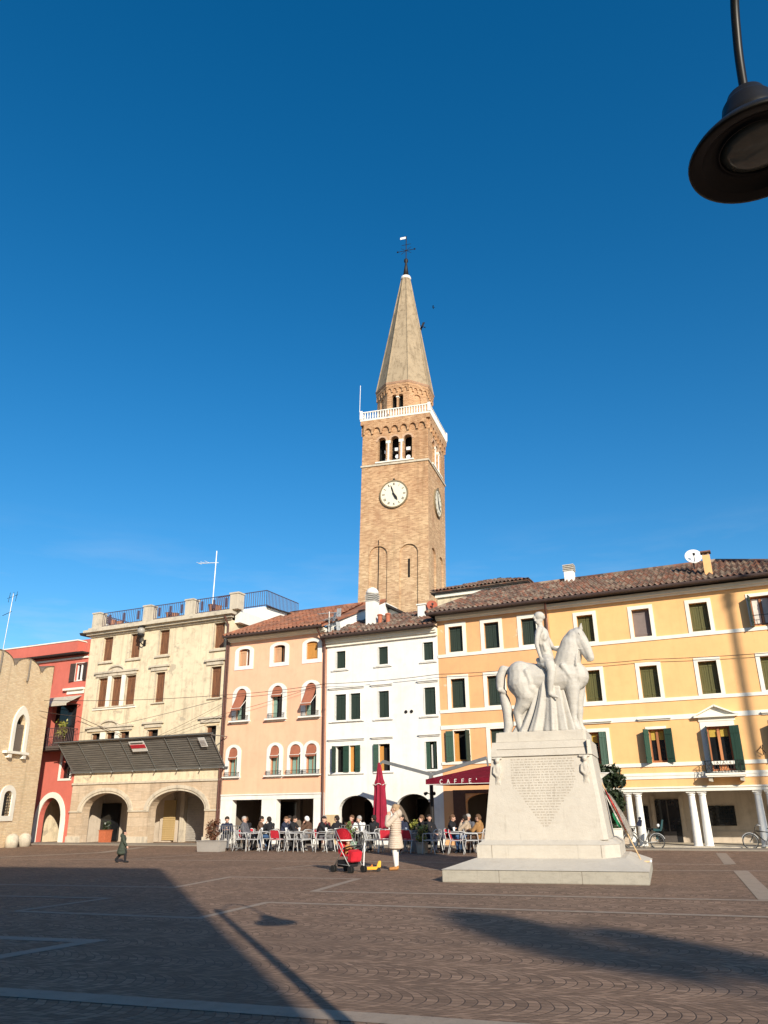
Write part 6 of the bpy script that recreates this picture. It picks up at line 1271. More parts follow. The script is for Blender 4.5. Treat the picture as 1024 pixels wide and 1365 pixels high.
# seated guests: three poses, copied and dressed differently
base = dict(pelvis=(-.06, 0, .56), neck=(-.06, 0, 1.05), hipL=(-.04, .1, .54), hipR=(-.04, -.1, .54), knL=(.36, .13, .55), knR=(.37, -.12, .55), anL=(.36, .12, .09), anR=(.30, -.12, .09), toL=(.50, .14, .035), toR=(.44, -.14, .035))
poses = [dict(base, chest=(-.05, 0, .88), head=(-.0, 0, 1.185), shL=(-.04, .17, .97), shR=(-.04, -.17, .97), elL=(.12, .24, .75), elR=(.13, -.24, .75), wrL=(.33, .1, .79), wrR=(.34, -.1, .79), look=(1, .1, -.15), palm=lambda s: (0, -s * .4, -1)),
         dict(base, chest=(-.12, 0, .88), neck=(-.15, 0, 1.05), head=(-.13, 0, 1.19), shL=(-.12, .17, .97), shR=(-.12, -.17, .97), elL=(-.04, .26, .72), elR=(-.02, -.25, .72), wrL=(.18, .1, .66), wrR=(.18, -.08, .67), look=(1, -.5, 0), palm=lambda s: (0, -s * .3, -1)),
         dict(base, chest=(.0, 0, .88), neck=(.02, 0, 1.04), head=(.08, 0, 1.165), shL=(.0, .17, .97), shR=(.0, -.17, .97), elL=(.24, .2, .78), elR=(.22, -.22, .76), wrL=(.20, .07, 1.02), wrR=(.40, -.05, .79), look=(1, -.6, -.1), palm=lambda s: (-.5, -s, 0))]
protos = []
for i, J in enumerate(poses): protos.append(person('person', J, (0, 0, 0), 0, 'x', (C_black, C_black, C_black, H_dark), vox=.010))
pused = set()
def put_person(s, d, ang, pose, jacket, trous, shoes, hair, label):
    p = protos[pose]; c = p if pose not in pused else copy_tree(p); pused.add(pose)
    c.location = rowpt(s, d); c.rotation_euler = (0, 0, ROW + R(ang)); tag(c, label, 'person', 'guests seated at the café')
    for k in c.children:
        nm = k.name.split('.')[0]; mt = {'jacket': jacket, 'trousers': trous, 'shoes': shoes, 'hair': hair}.get(nm)
        if mt: recolor(k, mt)
    return c
guests = [  # s, d, facing, pose, jacket, trousers, shoes, hair, label
    (-8.25, 4.3, -60, 0, C_navy, C_grey, C_black, H_dark, 'dark haired guest in a navy jacket behind the barrier nearest the concrete planter'),
    (-7.22, 4.3, 10, 1, C_grey, C_black, C_black, H_grey, 'grey haired guest in a grey jacket at the right end of the left barrier'),
    (-6.62, 4.1, 20, 0, C_brown, C_navy, C_black, H_dark, 'guest in a dark brown jacket between the grey jacket and the black jacket'),
    (-6.05, 4.3, 175, 2, C_black, C_jean, C_white, H_dark, 'guest in a black jacket leaning in, wearing jeans and white shoes'),
    (-5.45, 4.2, 20, 2, C_navy, C_black, C_black, H_brown, 'brown haired guest in navy sitting behind the red chair before the white pillar'),
    (-4.95, 4.2, 5, 0, C_black, C_black, C_black, H_dark, 'dark haired guest in black facing the white haired guest'),
    (-4.35, 4.1, 190, 2, C_brown, C_grey, C_black, H_white, 'white haired guest in a brown coat before the right café opening'),
    (-3.55, 4.4, 20, 2, C_black, C_grey, C_black, H_dark, 'guest in black bending forward by the brown downspout'),
    (-3.05, 4.1, 165, 0, C_black, C_black, C_black, H_dark, 'guest in black with hands on the table, left of the second barrier'),
    (-2.65, 3.6, -70, 1, C_maroon, C_black, C_black, H_brown, 'guest in a maroon top behind the left end of the second barrier'),
    (-2.12, 3.9, -80, 2, C_white, C_grey, C_black, H_grey, 'grey haired man in a pale shirt, hand at his chin, behind the second barrier'),
    (-1.30, 4.3, 160, 0, C_black, C_white, C_black, H_dark, 'guest in a black top and white trousers under the furled parasol'),
    (1.22, 4.5, -25, 1, C_black, C_navy, C_black, H_dark, 'man in a black jacket leaning back near the parasol post'),
    (1.92, 4.1, 0, 0, C_black, C_jean, C_black, H_brown, 'guest in black and jeans under the red canopy, facing right'),
    (2.55, 4.3, 185, 2, C_beige, C_jean, C_black, H_dark, 'guest in a beige jacket drinking under the red canopy'),
    (3.05, 4.5, 175, 0, C_tan, C_brown, C_black, H_brown, 'guest in a tan coat seated closest to the monument'),
    (-7.75, 3.6, -80, 2, C_black, C_grey, C_black, H_brown, 'brown haired guest in black, hand raised, deep behind the left barrier'),
    (-5.75, 3.5, -95, 1, C_grey, C_grey, C_black, H_dark, 'guest in grey seated deep between the two pillars of the salmon house'),
    (-3.95, 3.5, -70, 0, C_maroon, C_black, C_black, H_grey, 'grey haired guest in maroon in front of the right pillar'),
    (-0.45, 3.6, -85, 1, C_navy, C_black, C_black, H_dark, 'guest in navy deep between the two white arches'),
    (0.35, 3.3, -100, 2, C_black, C_black, C_black, H_brown, 'guest in black deep inside, before the right white arch'),
    (2.25, 3.3, -90, 0, C_grey, C_black, C_black, H_grey, 'grey haired guest in grey at the back under the canopy')]
seat_of = ['navy guest behind the left barrier', 'grey haired guest in grey', 'guest in dark brown, between grey and black', 'guest in white shoes', 'brown haired guest in navy', 'dark haired guest facing the white haired one', 'white haired guest', 'guest bending by the downspout', 'guest left of the second barrier', 'guest in the maroon top', 'man in the pale shirt', 'guest in white trousers', 'man leaning back near the parasol post', 'guest in black and jeans under the canopy', 'guest in beige drinking', 'guest in the tan coat', 'guest in black deep behind the left barrier', 'guest in grey deep between the pillars', 'guest in maroon before the right pillar', 'guest in navy between the white arches', 'guest in black before the right arch', 'guest in grey at the back under the canopy']
for i, g_ in enumerate(guests):
    put_person(*g_); s, d, a = g_[0], g_[1], g_[2]; ca, sa = math.cos(R(a)), math.sin(R(a))
    put_chair(s - .02 * ca, d + .02 * sa, a, i % 3 == 1, 'café chair occupied by the ' + seat_of[i])
for s, d, a, red, lb in [(-6.95, 5.0, 20, False, 'empty white armchair just right of the left barrier'), (-6.30, 5.1, 200, False, 'empty white armchair in front of the guest with white shoes'), (-5.15, 5.1, 85, True, 'empty red backed chair turned away before the white pillar'), (-4.50, 5.0, 15, False, 'empty white armchair left of its twin before the right café opening'), (-4.0, 5.1, 165, False, 'empty white armchair right of its twin before the right café opening'),
    (-3.0, 5.1, 170, False, 'empty white armchair by the brown downspout'), (-1.05, 5.0, 15, False, 'empty white armchair between the second barrier and the furled parasol'), (-0.45, 4.9, 100, True, 'empty red backed chair left of the standing woman'), (0.50, 5.0, 80, True, 'empty red backed chair right of the standing woman'), (1.50, 5.2, 165, False, 'empty white armchair in front of the man leaning back'), (2.45, 5.2, 15, True, 'empty red seated armchair before the red canopy'), (2.98, 5.1, 20, False, 'empty white armchair nearest the monument step')]:
    put_chair(s, d, a, red, lb)
for s, d, lb in [(-7.75, 4.25, 'round café table behind the left barrier'), (-6.35, 4.45, 'round café table between the guests in brown and black'), (-5.2, 4.55, 'round café table behind the red backed chair'), (-4.62, 4.25, 'round café table in front of the white haired guest'), (-3.3, 4.45, 'round café table between the two guests in black'), (-1.75, 4.4, 'round café table right of the second barrier'), (0.1, 4.5, 'round café table with many cups right of the standing woman'), (2.2, 4.35, 'round café table under the red canopy')]:
    put_table(s, d, lb)
for s, d, lb in [(-6.30, 4.55, 'white cup on the table of the guests in brown and black'), (-5.1, 4.6, 'white cup on the table behind the red backed chair'), (-4.6, 4.4, 'white cup on the table of the white haired guest'), (-3.25, 4.6, 'white cup between the two guests in black'), (-1.7, 4.55, 'white cup on the table right of the second barrier'), (0.0, 4.65, 'left cup on the table right of the standing woman'), (0.22, 4.6, 'right cup on the table right of the standing woman'), (2.1, 4.5, 'left cup on the table under the red canopy'), (2.35, 4.45, 'right cup on the table under the red canopy')]:
    put_cup(s, d, lb, 1.2)
def barrier(s0, s1, d, label):
    e = empty('barrier', rowpt((s0 + s1) / 2, d), ROW, label, 'barrier', 'metal barriers of the café'); L_ = (s1 - s0) / 2; m = MB()
    m.tube([(-L_, 0, .12), (-L_, 0, .95), (L_, 0, .95), (L_, 0, .12), (-L_, 0, .12)], .02, 8); m.build('frame', M_metal, e); m = MB(); n = int(L_ * 2 / .11)
    for i in range(1, n): x = -L_ + 2 * L_ * i / n; m.tube([(x, 0, .12), (x, 0, .95)], .009, 6)
    m.build('bars', M_metal, e)
    for x in (-L_ + .15, L_ - .15): MB().tube([(x, -.25, .02), (x, 0, .13), (x, .25, .02)], .02, 6).build('foot', M_metal, e)
barrier(-8.55, -6.95, 4.95, 'grey metal barrier behind the concrete planter at the left end of the terrace'); barrier(-2.55, -1.35, 4.6, 'grey metal barrier behind the red stroller')
def plant(mb, c, h, r, n, size, seed):
    rnd = random.Random(seed); pts = [((c[0] + rnd.uniform(-r, r) * .6, c[1] + rnd.uniform(-r, r) * .6, c[2] + h * u), r * .45) for u in (.1, .25, .4, .55, .7, .85, 1.0) for _ in range(3)]
    leafcloud(mb, pts, n, size, rnd); return mb
def planter(name, loc, size, pmat, fmat, h, r, n, leaf_s, label, seed, stems=True):
    e = empty(name, loc, ROW, label, 'planter'); w, d, hh = size
    m = MB().hull([(-w * .46, -d * .46, 0), (w * .46, -d * .46, 0), (w * .46, d * .46, 0), (-w * .46, d * .46, 0)], [(-w / 2, -d / 2, hh), (w / 2, -d / 2, hh), (w / 2, d / 2, hh), (-w / 2, d / 2, hh)]).box(-w / 2 - .02, w / 2 + .02, -d / 2 - .02, d / 2 + .02, hh + .002, hh + .04); m.build('box', pmat, e, bevel=.008)
    plant(MB(), (0, 0, hh + .05), h, r, n, leaf_s, seed).build('foliage', fmat, e)
    m = MB(); rnd = random.Random(seed)
    for _ in range(5): m.tube([(rnd.uniform(-.05, .05), rnd.uniform(-.05, .05), hh), (rnd.uniform(-r, r) * .6, rnd.uniform(-r, r) * .6, hh + h * .8)], .012, 5)
    m.build('stem', plain('plant_stem', (0.07, 0.05, 0.03), .9), e); return e
M_lr = leafmat('russet_leaves', (0.09, 0.035, 0.02), (0.16, 0.07, 0.035)); M_ly = leafmat('yellow_green_leaves', (0.16, 0.18, 0.03), (0.32, 0.30, 0.06)); M_lg = leafmat('fresh_green_leaves', (0.06, 0.12, 0.03), (0.16, 0.22, 0.06)); M_ld = leafmat('dark_laurel_leaves', (0.010, 0.018, 0.008), (0.035, 0.055, 0.022))
M_conc = marble('concrete_planter', (0.36, 0.33, 0.30), (0.24, 0.22, 0.20), .9, .5)
planter('concrete_planter', rowpt(-8.05, 5.55), (1.15, .5, .38), M_conc, M_lr, .7, .28, 420, .07, 'square grey concrete planter with a russet shrub at the left end of the terrace', 11)
planter('flower_pot', rowpt(-1.95, 5.05), (.42, .34, .34), plain('pale_green_pot', (0.30, 0.42, 0.33), .6), M_lg, .6, .24, 300, .06, 'pale green pot with a leafy plant just behind the red stroller', 12)
planter('flower_pot', rowpt(1.02, 5.0), (.34, .34, .34), plain('beige_pot', (0.46, 0.36, 0.27), .8), M_ly, .5, .24, 300, .06, 'beige pot with yellow green leaves left of the man leaning back', 13)
planter('flower_pot', rowpt(0.42, 4.3), (.26, .26, .72), M_conc, M_ly, .3, .2, 140, .05, 'tall grey pot with yellow flowers behind the table of many cups', 14)
planter('terracotta_planter', rowpt(-20.05, -1.0), (.5, .5, .6), plain('orange_planter', (0.45, 0.13, 0.06), .8), M_ld, .35, .25, 160, .07, 'orange planter standing in the left arch of the cream house', 15)
planter('laurel_planter', rowpt(7.42, 2.0), (.62, .5, .72), MW['trim'], M_ld, 1.95, .62, 6500, .10, 'white planter with a tall dark laurel shrub behind the monument', 16)
planter('balcony_plant', rowpt(-22.6, 0.6, 5.05), (.8, .3, .3), plain('dark_plant_box', (0.06, 0.04, 0.03), .9), M_ly, .95, .35, 260, .1, 'plant box with yellowing leaves on the balcony of the red house', 17)
planter('balcony_plant', rowpt(-24.2, 0.6, 5.05), (.8, .3, .3), plain('black_plant_box', (0.04, 0.035, 0.03), .9), M_ld, .8, .35, 260, .1, 'plant box with dark leaves on the balcony beside the brick palace', 18)

# double parasol: one post, a furled canopy on the left, an open one on the right
U = empty('double_parasol', rowpt(0.33, 2.2), ROW, 'burgundy café parasol with one furled canopy and one open canopy on a single post', 'parasol')
MB().lathe([(.30, 0), (.30, .05), (.09, .08), (.075, 2.45), (.075, 2.5)], n=14).build('post', M_iron, U); MB().box(-.07, .07, -.07, .07, 2.5, 2.9).build('post_head', M_metal, U)
MB().bar((0, 0, 2.83), (-2.2, 0, 3.42), .10, .13).bar((-2.2, 0, 3.42), (-2.36, 0, 3.30), .08, .08).build('arm', M_metal, U); MB().bar((0, 0, 2.83), (2.45, .0, 3.40), .10, .13).bar((2.45, 0, 3.40), (2.48, 0, 3.06), .06, .06).build('arm', M_metal, U)
m = MB()
for s in (-1, 1): m.bar((0, 0, 2.05), (s * .16, -.12, 2.12), .03).tube([(s * .16, -.10, 2.12), (s * .20, -.22, 2.08)], [.05, .07], 10)
m.build('spotlight', M_iron, U)
fm = MB(); rings = []
for j in range(21):
    v = j / 20; z = 3.38 - 2.62 * v; rb = (.05 + .17 * min(1, v * 2.2)) if v < .3 else (.19 + .10 * (v - .3) / .7)
    if .28 < v < .40: rb *= .95
    rb += .035 * math.exp(-((v - .34) / .03) ** 2)
    rings.append([fm.bm.verts.new((-2.36 + (rb * (1 + .20 * math.cos(8 * 2 * PI * i / 64 + 1.2 * v))) * math.cos(2 * PI * i / 64) + .02 * v, (rb * (1 + .20 * math.cos(8 * 2 * PI * i / 64 + 1.2 * v))) * math.sin(2 * PI * i / 64), z - .10 * (v > .99) * math.cos(8 * 2 * PI * i / 64))) for i in range(64)])
for p, q in zip(rings, rings[1:]):
    for i in range(64): fm.bm.faces.new((p[i], p[(i + 1) % 64], q[(i + 1) % 64], q[i]))
fm.bm.faces.new(rings[0]); fm.bm.faces.new(rings[-1][::-1]); fc = fm.build('furled_canopy', M_redcloth, U, smooth=True)
m = MB()
for i in range(24): a = i * 2 * PI / 24; rr = .26 + .03 * math.cos(4 * a); m.tube([(-2.36 + rr * math.cos(a), rr * math.sin(a), 2.50 + .035 * math.cos(5 * a)), (-2.36 + rr * math.cos(a + .262), rr * math.sin(a + .262), 2.50 + .035 * math.cos(5 * a + 1.3))], .012, 5)
m.build('trim', C_white, fc)
x0, x1, y0, y1, zh, xa, ya, za = .35, 4.65, -1.45, 1.55, 2.60, 2.5, 0, 3.10  # right side widened, unseen behind the pedestal, to shade the apricot wall
cm = MB(); n = 10
def cpt(u, v):
    x = x0 + (x1 - x0) * u; y = y0 + (y1 - y0) * v; t = 1 - max(abs(2 * u - 1), abs(2 * v - 1)); return (x, y, zh + (za - zh) * t + .03 * math.sin(PI * t) - .04 * (1 - t) * math.sin(PI * u) * math.sin(PI * v) * 4 * (1 - t))
gr = [[cm.bm.verts.new(cpt(i / n, j / n)) for i in range(n + 1)] for j in range(n + 1)]
for j in range(n):
    for i in range(n): cm.bm.faces.new((gr[j][i], gr[j][i + 1], gr[j + 1][i + 1], gr[j + 1][i]))
def val(a, b, k=12):
    for i in range(k):
        p, q = V(a).lerp(V(b), i / k), V(a).lerp(V(b), (i + 1) / k); cm.quad(p, q, q - V((0, 0, .20 + .012 * math.sin(3.1 * (i + 1)))), p - V((0, 0, .20 + .012 * math.sin(3.1 * i))))
cs = [(x0, y0, zh), (x1, y0, zh), (x1, y1, zh), (x0, y1, zh)]
for a, b in zip(cs, cs[1:] + cs[:1]): val(a, b)
bmesh.ops.solidify(cm.bm, geom=cm.bm.faces[:], thickness=.008)
oc = cm.build('open_canopy', M_redcloth, U); m = MB()
for c in cs: m.tube([(xa, ya, za - .03), (c[0], c[1], c[2] - .03)], .015, 6)
m.build('rib', M_iron, oc)
def letters(txt, x, z, h, adv, y, th=.022, dep=.012):
    """lettering from strokes on the x,z plane"""
    G_ = {'C': [((.9, .85), (.6, 1), (.25, .9), (.05, .5), (.25, .1), (.6, 0), (.9, .15))], 'A': [((0, 0), (.45, 1), (.9, 0)), ((.2, .38), (.7, .38))], 'F': [((.1, 0), (.1, 1), (.85, 1)), ((.1, .52), (.7, .52))], 'E': [((.85, 0), (.1, 0), (.1, 1), (.85, 1)), ((.1, .52), (.7, .52))], "'": [((.15, 1.1), (.05, .75))]}
    mb = MB()
    for k, chh in enumerate(txt):
        for st_ in G_[chh]:
            for a, b in zip(st_, st_[1:]): mb.bar((x + k * adv + a[0] * h * .8, y, z + a[1] * h), (x + k * adv + b[0] * h * .8, y, z + b[1] * h), dep, th)
    return mb
letters("CAFFE'", .95, 2.425, .15, .30, y0 - .012).build('lettering', C_white, oc)
MB().bar((x0, y0 - .008, 2.405), (x1, y0 - .008, 2.405), .01, .02).build('white_hem', C_white, oc)

for s_, lb in ((-0.92, 'left one of two small white globe lamps in the right café arch'), (-0.75, 'right one of two small white globe lamps in the right café arch')):
    e = empty('globe_lamp', rowpt(s_, -0.6, 1.82), ROW, lb, 'lamp', 'globe lamps in the café arch'); MB().ball((0, 0, 0), .05, 14, 10).build('globe', M_wmetal, e, smooth=True); MB().tube([(0, 0, .05), (0, 0, .48)], .006, 5).build('cord', M_iron, e)
# ================================================================== STROLLER, TOY, BICYCLES, FLAG, BIRDS
E_ = empty('stroller', (-1.06, 22.55, 0), R(-48), 'red folding stroller with a white rimmed hood parked on the paving', 'stroller')
M_tyre = plain('black_tyre', (0.02, 0.02, 0.02), .8); M_red = plain('bright_red_fabric', (0.55, 0.02, 0.035), .8, scale=6)
for x in (-.38, .34):
    for s in (-1, 1):
        m = MB(); 
        for dy in (-.035, .035): m.tube([(x, s * .22 + dy - .015, .085), (x, s * .22 + dy + .015, .085)], .085, 18)
        m.build('wheel', M_tyre, E_)
m = MB()
for s in (-1, 1): m.tube([(-.38, s * .22, .09), (.02, s * .22, .62), (-.30, s * .22, 1.02), (-.38, s * .22, 1.06)], .014, 8).tube([(.34, s * .22, .09), (-.22, s * .22, .72), (-.33, s * .22, .98)], .014, 8).tube([(-.30, s * .22, .2), (.3, s * .22, .18)], .010, 6)
m.tube([(-.38, -.22, 1.06), (-.42, 0, 1.07), (-.38, .22, 1.06)], .018, 8).build('frame', M_metal, E_, smooth=True)
MB().hull([(-.16, -.19, .38), (.20, -.19, .40), (.20, .19, .40), (-.16, .19, .38)], [(-.16, -.19, .43), (.20, -.19, .45), (.20, .19, .45), (-.16, .19, .43)]).build('seat', M_red, E_); MB().hull([(-.19, -.19, .40), (-.13, -.19, .40), (-.13, .19, .40), (-.19, .19, .40)], [(-.33, -.19, .92), (-.28, -.19, .94), (-.28, .19, .94), (-.33, .19, .92)]).build('backrest', M_red, E_)
hm = MB(); hp = [[(-.30 + .33 * math.sin(a) * 1.0 * math.sin(b) * 1.0, .215 * math.cos(b) * 1.0, .78 + .30 * math.cos(a) * math.sin(b)) for b in [PI * j / 10 for j in range(11)]] for a in [R(-35) + R(125) * i / 8 for i in range(9)]]
hv = [[hm.bm.verts.new(p) for p in row] for row in hp]
for p, q in zip(hv, hv[1:]):
    for j in range(10): hm.bm.faces.new((p[j], p[j + 1], q[j + 1], q[j]))
bmesh.ops.solidify(hm.bm, geom=hm.bm.faces[:], thickness=.012); ho = hm.build('hood', M_red, E_, smooth=True); MB().tube(hp[-1], .018, 8).build('hood_rim', C_white, ho, smooth=True)
MB().hull([(.12, -.17, .24), (.30, -.17, .26), (.30, .17, .26), (.12, .17, .24)], [(.16, -.18, .56), (.36, -.18, .50), (.36, .18, .50), (.16, .18, .56)]).build('foot_muff', M_red, E_, bevel=.02); MB().box(-.28, .16, -.19, .19, .13, .30).build('basket', C_black, E_, bevel=.02)
MB().tube([(.0, -.2, .58), (.26, -.2, .64), (.28, 0, .65), (.26, .2, .64), (.0, .2, .58)], .018, 8).build('bumper_bar', C_black, E_); MB().tube([(.36, .2, .12), (.38, .22, .72)], .016, 8).build('white_strut', M_wmetal, E_)
ks2 = .42
Jb = scj(dict(base, chest=(-.12, 0, .88), neck=(-.15, 0, 1.02), head=(-.11, 0, 1.19), shL=(-.12, .15, .95), shR=(-.12, -.15, .95), elL=(.05, .24, .82), elR=(.05, -.24, .82), wrL=(.26, .12, .90), wrR=(.26, -.12, .90), look=(1, -.3, 0), palm=lambda s: (0, -s * .3, -1)), ks2)
person('person', Jb, V((-1.06, 22.55, .22)), R(-48), 'baby with fair hair in a brown jacket sitting in the red stroller', (C_boot, C_brown, C_black, H_fair), sc=ks2 * 1.25, vox=.006)
TY = empty('toy_scooter', (-.46, 22.6, 0), R(6), 'yellow ride on toy lying low on the paving beside the red stroller', 'toy'); M_yel = plain('yellow_plastic', (0.72, 0.38, 0.02), .4, var=.08)
MB().box(-.26, .16, -.07, .07, .05, .12).hull([(.12, -.05, .10), (.24, -.05, .10), (.24, .05, .10), (.12, .05, .10)], [(.18, -.04, .26), (.25, -.04, .26), (.25, .04, .26), (.18, .04, .26)]).build('body', M_yel, TY, bevel=.012); MB().tube([(-.22, -.02, .05), (.02, -.02, .12), (.0, .0, .16)], .03, 8).build('seat', plain('orange_plastic', (0.6, 0.2, 0.04), .5), TY)
for x in (-.2, .18): MB().tube([(x, -.09, .05), (x, .09, .05)], .05, 14).build('wheel', M_tyre, TY)
def bicycle(loc, rz, label, fm_, wb=1.02, rw=.27, extras=True, group='bicycles parked by the columns'):
    e = empty('bicycle', loc, rz, label, 'bicycle', group)
    for x in (-wb / 2, wb / 2):
        m = MB(); k = 32; rg = [V((x + rw * math.cos(2 * PI * i / k), 0, rw + rw * math.sin(2 * PI * i / k) + .012)) for i in range(k + 1)]; m.tube(rg, .016, 6, False); w = m.build('wheel', M_tyre, e, smooth=True)
        m = MB(); rg = [V((x + (rw - .022) * math.cos(2 * PI * i / k), 0, rw + (rw - .022) * math.sin(2 * PI * i / k) + .012)) for i in range(k + 1)]; m.tube(rg, .010, 6, False)
        for i in range(14): a = i * 2 * PI / 14; m.tube([(x, 0, rw + .012), (x + (rw - .02) * math.cos(a), 0, rw + .012 + (rw - .02) * math.sin(a))], .003, 4)
        m.tube([(x, -.05, rw + .012), (x, .05, rw + .012)], .025, 8); m.build('rim', M_metal, w)
        m = MB(); m.tube([V((x + (rw + .035) * math.cos(a), 0, rw + .012 + (rw + .035) * math.sin(a))) for a in [R(20) + R(140) * i / 12 for i in range(13)]], .016, 6); m.build('mudguard', M_alu, e)
    B, F_ = -wb / 2, wb / 2; z = rw + .012
    m = MB().tube([(B, .04, z), (-.05, .02, .24), (F_ - .20, 0, .60)], .017, 8).tube([(B, -.04, z), (-.22, 0, .62)], .012, 8).tube([(-.05, 0, .24), (-.24, 0, .72)], .017, 8).tube([(-.22, 0, .60), (F_ - .22, 0, .66)] if not extras else [(-.05, 0, .26), (.1, 0, .30), (F_ - .2, 0, .62)], .017, 8).tube([(F_ - .24, 0, .80), (F_ - .16, 0, .56), (F_ - .08, 0, .42), (F_, .035, z)], .015, 8).tube([(F_ - .12, 0, .46), (F_, -.035, z)], .012, 8)
    m.build('frame', fm_, e, smooth=True)
    MB().tube(bez([(F_ - .42, -.26, .84), (F_ - .30, -.2, .86), (F_ - .24, 0, .82), (F_ - .30, .2, .86), (F_ - .42, .26, .84)], 5), .013, 8).build('handlebar', M_metal, e, smooth=True)
    MB().hull([(-.40, -.09, .71), (-.14, -.03, .73), (-.14, .03, .73), (-.40, .09, .71)], [(-.40, -.10, .77), (-.12, -.025, .76), (-.12, .025, .76), (-.40, .10, .77)]).build('saddle', M_tyre, e, bevel=.008)
    m = MB().tube([(-.05, -.04, .24), (-.05, .04, .24)], .07, 14).bar((-.05, -.06, .24), (.02, -.06, .11), .02).bar((-.05, .06, .24), (-.12, .06, .37), .02).box(-.02, .06, -.14, -.06, .09, .115).box(-.16, -.08, .06, .14, .365, .39); m.build('crank', M_metal, e)
    m = MB().tube([(-.1, .09, .24), (-.08, .16, .02)], .010, 6); m.build('kickstand', M_metal, e)
    if extras:
        m = MB()
        for zz in (.60, .68, .76, .84): t = .13 + (zz - .6) * .15; m.tube([(F_ - .05 + t, -t, zz), (F_ - .05 + t, t, zz), (F_ - .05 - t, t, zz), (F_ - .05 - t, -t, zz), (F_ - .05 + t, -t, zz)], .008, 5)
        for i in range(12): a = i * 2 * PI / 12; m.tube([(F_ - .05 + .13 * math.cos(a), .13 * math.sin(a), .60), (F_ - .05 + .165 * math.cos(a), .165 * math.sin(a), .84)], .006, 5)
        m.ball((F_ - .05, 0, .70), (.12, .12, .09)); m.build('basket', C_black, e)
        MB().hull([(-.70, -.13, .66), (-.42, -.13, .66), (-.42, .13, .66), (-.70, .13, .66)], [(-.74, -.15, .74), (-.42, -.15, .76), (-.42, .15, .76), (-.74, .15, .74)]).hull([(-.74, -.14, .74), (-.68, -.14, .74), (-.68, .14, .74), (-.74, .14, .74)], [(-.82, -.13, 1.08), (-.78, -.13, 1.08), (-.78, .13, 1.08), (-.82, .13, 1.08)]).hull([(-.55, -.17, .35), (-.45, -.17, .35), (-.45, -.14, .7), (-.6, -.14, .7)], [(-.55, -.12, .35), (-.45, -.12, .35), (-.45, -.11, .7), (-.6, -.11, .7)]).build('child_seat', plain('teal_plastic', (0.03, 0.09, 0.10), .5), e, bevel=.01)
        MB().hull([(F_ - .48, -.1, .84), (F_ - .28, -.1, .86), (F_ - .28, .1, .86), (F_ - .48, .1, .84)], [(F_ - .52, -.11, 1.06), (F_ - .44, -.11, 1.10), (F_ - .44, .11, 1.10), (F_ - .52, .11, 1.06)]).ball((F_ - .46, 0, 1.14), (.06, .09, .05)).build('front_seat', plain('navy_plastic', (0.02, 0.025, 0.05), .5), e); MB().ball((-.62, 0, .86), .07).build('bag', M_wmetal, e, smooth=True)
    else: MB().box(-.75, -.38, -.07, .07, .60, .615).build('carrier', M_metal, e)
    return e
b1 = bicycle(rowpt(8.32, 0.95), ROW + PI, 'bicycle with a front basket and a teal child seat beside the paired white columns', M_metal); b1.scale = (.95, .95, .95)
b2 = bicycle(rowpt(12.45, 0.55), ROW + R(178), 'black bicycle leaning at the rightmost white columns', M_iron, extras=False); b2.scale = (.95, .95, .95)

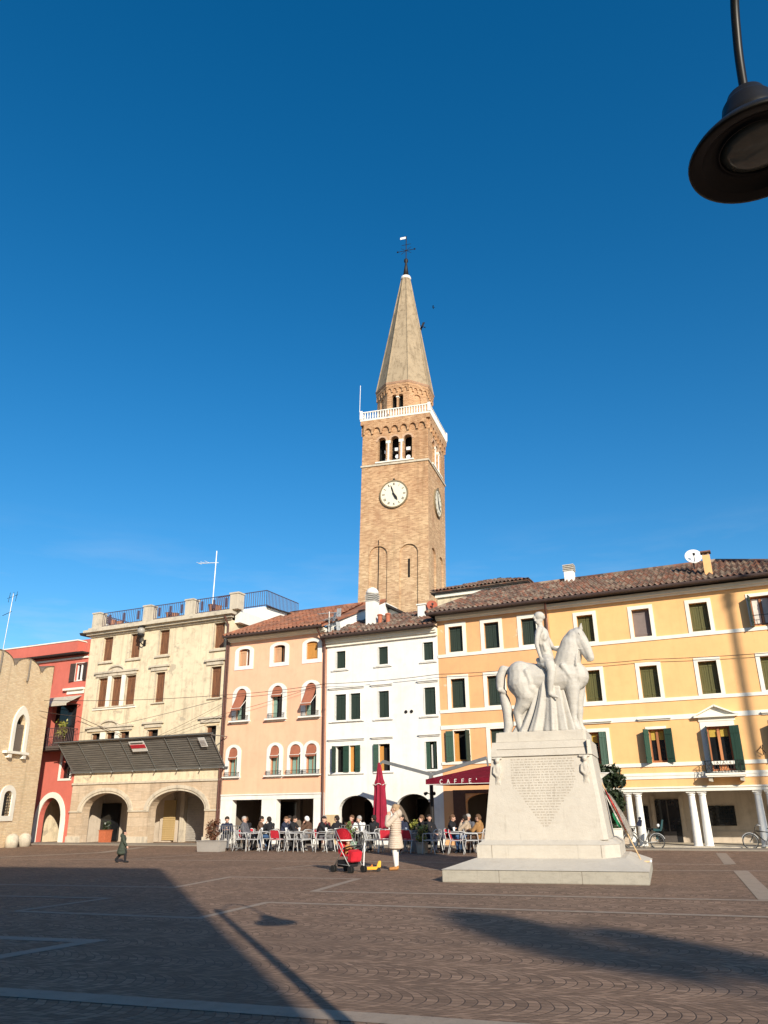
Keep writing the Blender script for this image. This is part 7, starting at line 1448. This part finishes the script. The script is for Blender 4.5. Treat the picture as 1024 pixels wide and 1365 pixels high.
FP = V((6.0, 20.1, .30)); FT = V((5.35, 21.0, 2.42))
E_ = empty('flag', FP, 0, 'furled Italian tricolour on a wooden pole leaning beside the monument', 'flag'); dq = FT - FP
MB().tube([(0, 0, 0), dq], .016, 8).bar((-.14, .0, .015), (.16, -.03, .015), .05, .03).build('pole', plain('pale_pole_wood', (0.55, 0.38, 0.2), .6), E_); MB().ball((.2, -.03, .02), .03).build('pole_tip', M_wmetal, E_)
def fold(t0, t1, off, wid, nm, mat, fl, ph):
    m = MB(); n = 12; L_ = []
    for i in range(n + 1):
        u = i / n; p = dq * (t0 + (t1 - t0) * u); w = wid * (0.25 + 0.75 * math.sin(PI * (0.12 + 0.8 * u)))
        L_.append([m.bm.verts.new(p + V((off + w * (k / 4) * fl[0], -.035 + .03 * math.sin(k * 1.9 + u * 5 + ph), -w * (k / 4) * fl[1]))) for k in range(5)])
    for a, b in zip(L_, L_[1:]):
        for k in range(4): m.bm.faces.new((a[k], a[k + 1], b[k + 1], b[k]))
    bmesh.ops.solidify(m.bm, geom=m.bm.faces[:], thickness=.006); return m.build(nm, mat, E_, smooth=True)
fold(.76, .30, .0, .34, 'grey_white_cloth', cloth('flag_pale', (0.42, 0.38, 0.33)), (.75, .75), 0); fold(.78, .33, -.02, .10, 'red_stripe', cloth('flag_red', (0.50, 0.035, 0.05)), (.5, .2), 1.0); fold(.80, .32, -.055, .06, 'white_stripe', C_white, (-.4, .3), 2.0); fold(.52, .36, -.09, .10, 'green_stripe', cloth('flag_green', (0.02, 0.22, 0.10)), (-.6, .3), .5)
MB().hull([(-.42, .62, 2.02), (-.36, .62, 2.05), (-.36, .63, 2.05), (-.42, .63, 2.02)], [tuple(dq * .97 + V((.0, -.03, .0))), tuple(dq * .90 + V((.04, -.03, 0))), tuple(dq * .90 + V((.04, -.02, 0))), tuple(dq * .97 + V((0, -.02, 0)))]).build('ribbon', C_white, E_)
def bird(loc, sp, rz, label, roll):
    e = empty('bird', loc, rz, label, 'bird', 'birds circling near the spire'); m = MB(); m.ball((0, 0, 0), (.2, .07, .07)).ball((.2, 0, .03), .05)
    m.hull([(-.18, -.03, -.01), (-.42, -.09, 0), (-.42, .09, 0), (-.18, .03, -.01)], [(-.18, -.03, .01), (-.42, -.09, .01), (-.42, .09, .01), (-.18, .03, .01)])
    for s in (-1, 1): m.hull([(.12, s * .05, .02), (.14, s * .40, .16 + roll * s), (-.14, s * sp, .06 + roll * s), (-.10, s * .3, .08), (-.12, s * .05, .0)], [(.12, s * .05, .035), (.14, s * .40, .175 + roll * s), (-.14, s * sp, .075 + roll * s), (-.10, s * .3, .095), (-.12, s * .05, .015)])
    m.build('body', plain('dark_plumage', (0.02, 0.02, 0.025), .8), e); e.rotation_euler = (R(35), R(-15), rz); return e
for args, sc_ in ((((3.12, 50, 35.8), .55, R(200), 'dark bird flying close to the right edge of the spire', .10), .62), (((4.8, 60, 44.7), .5, R(165), 'faint distant bird higher up to the right of the spire', -.08), .40)):
    bird(*args).scale = (sc_, sc_, sc_)
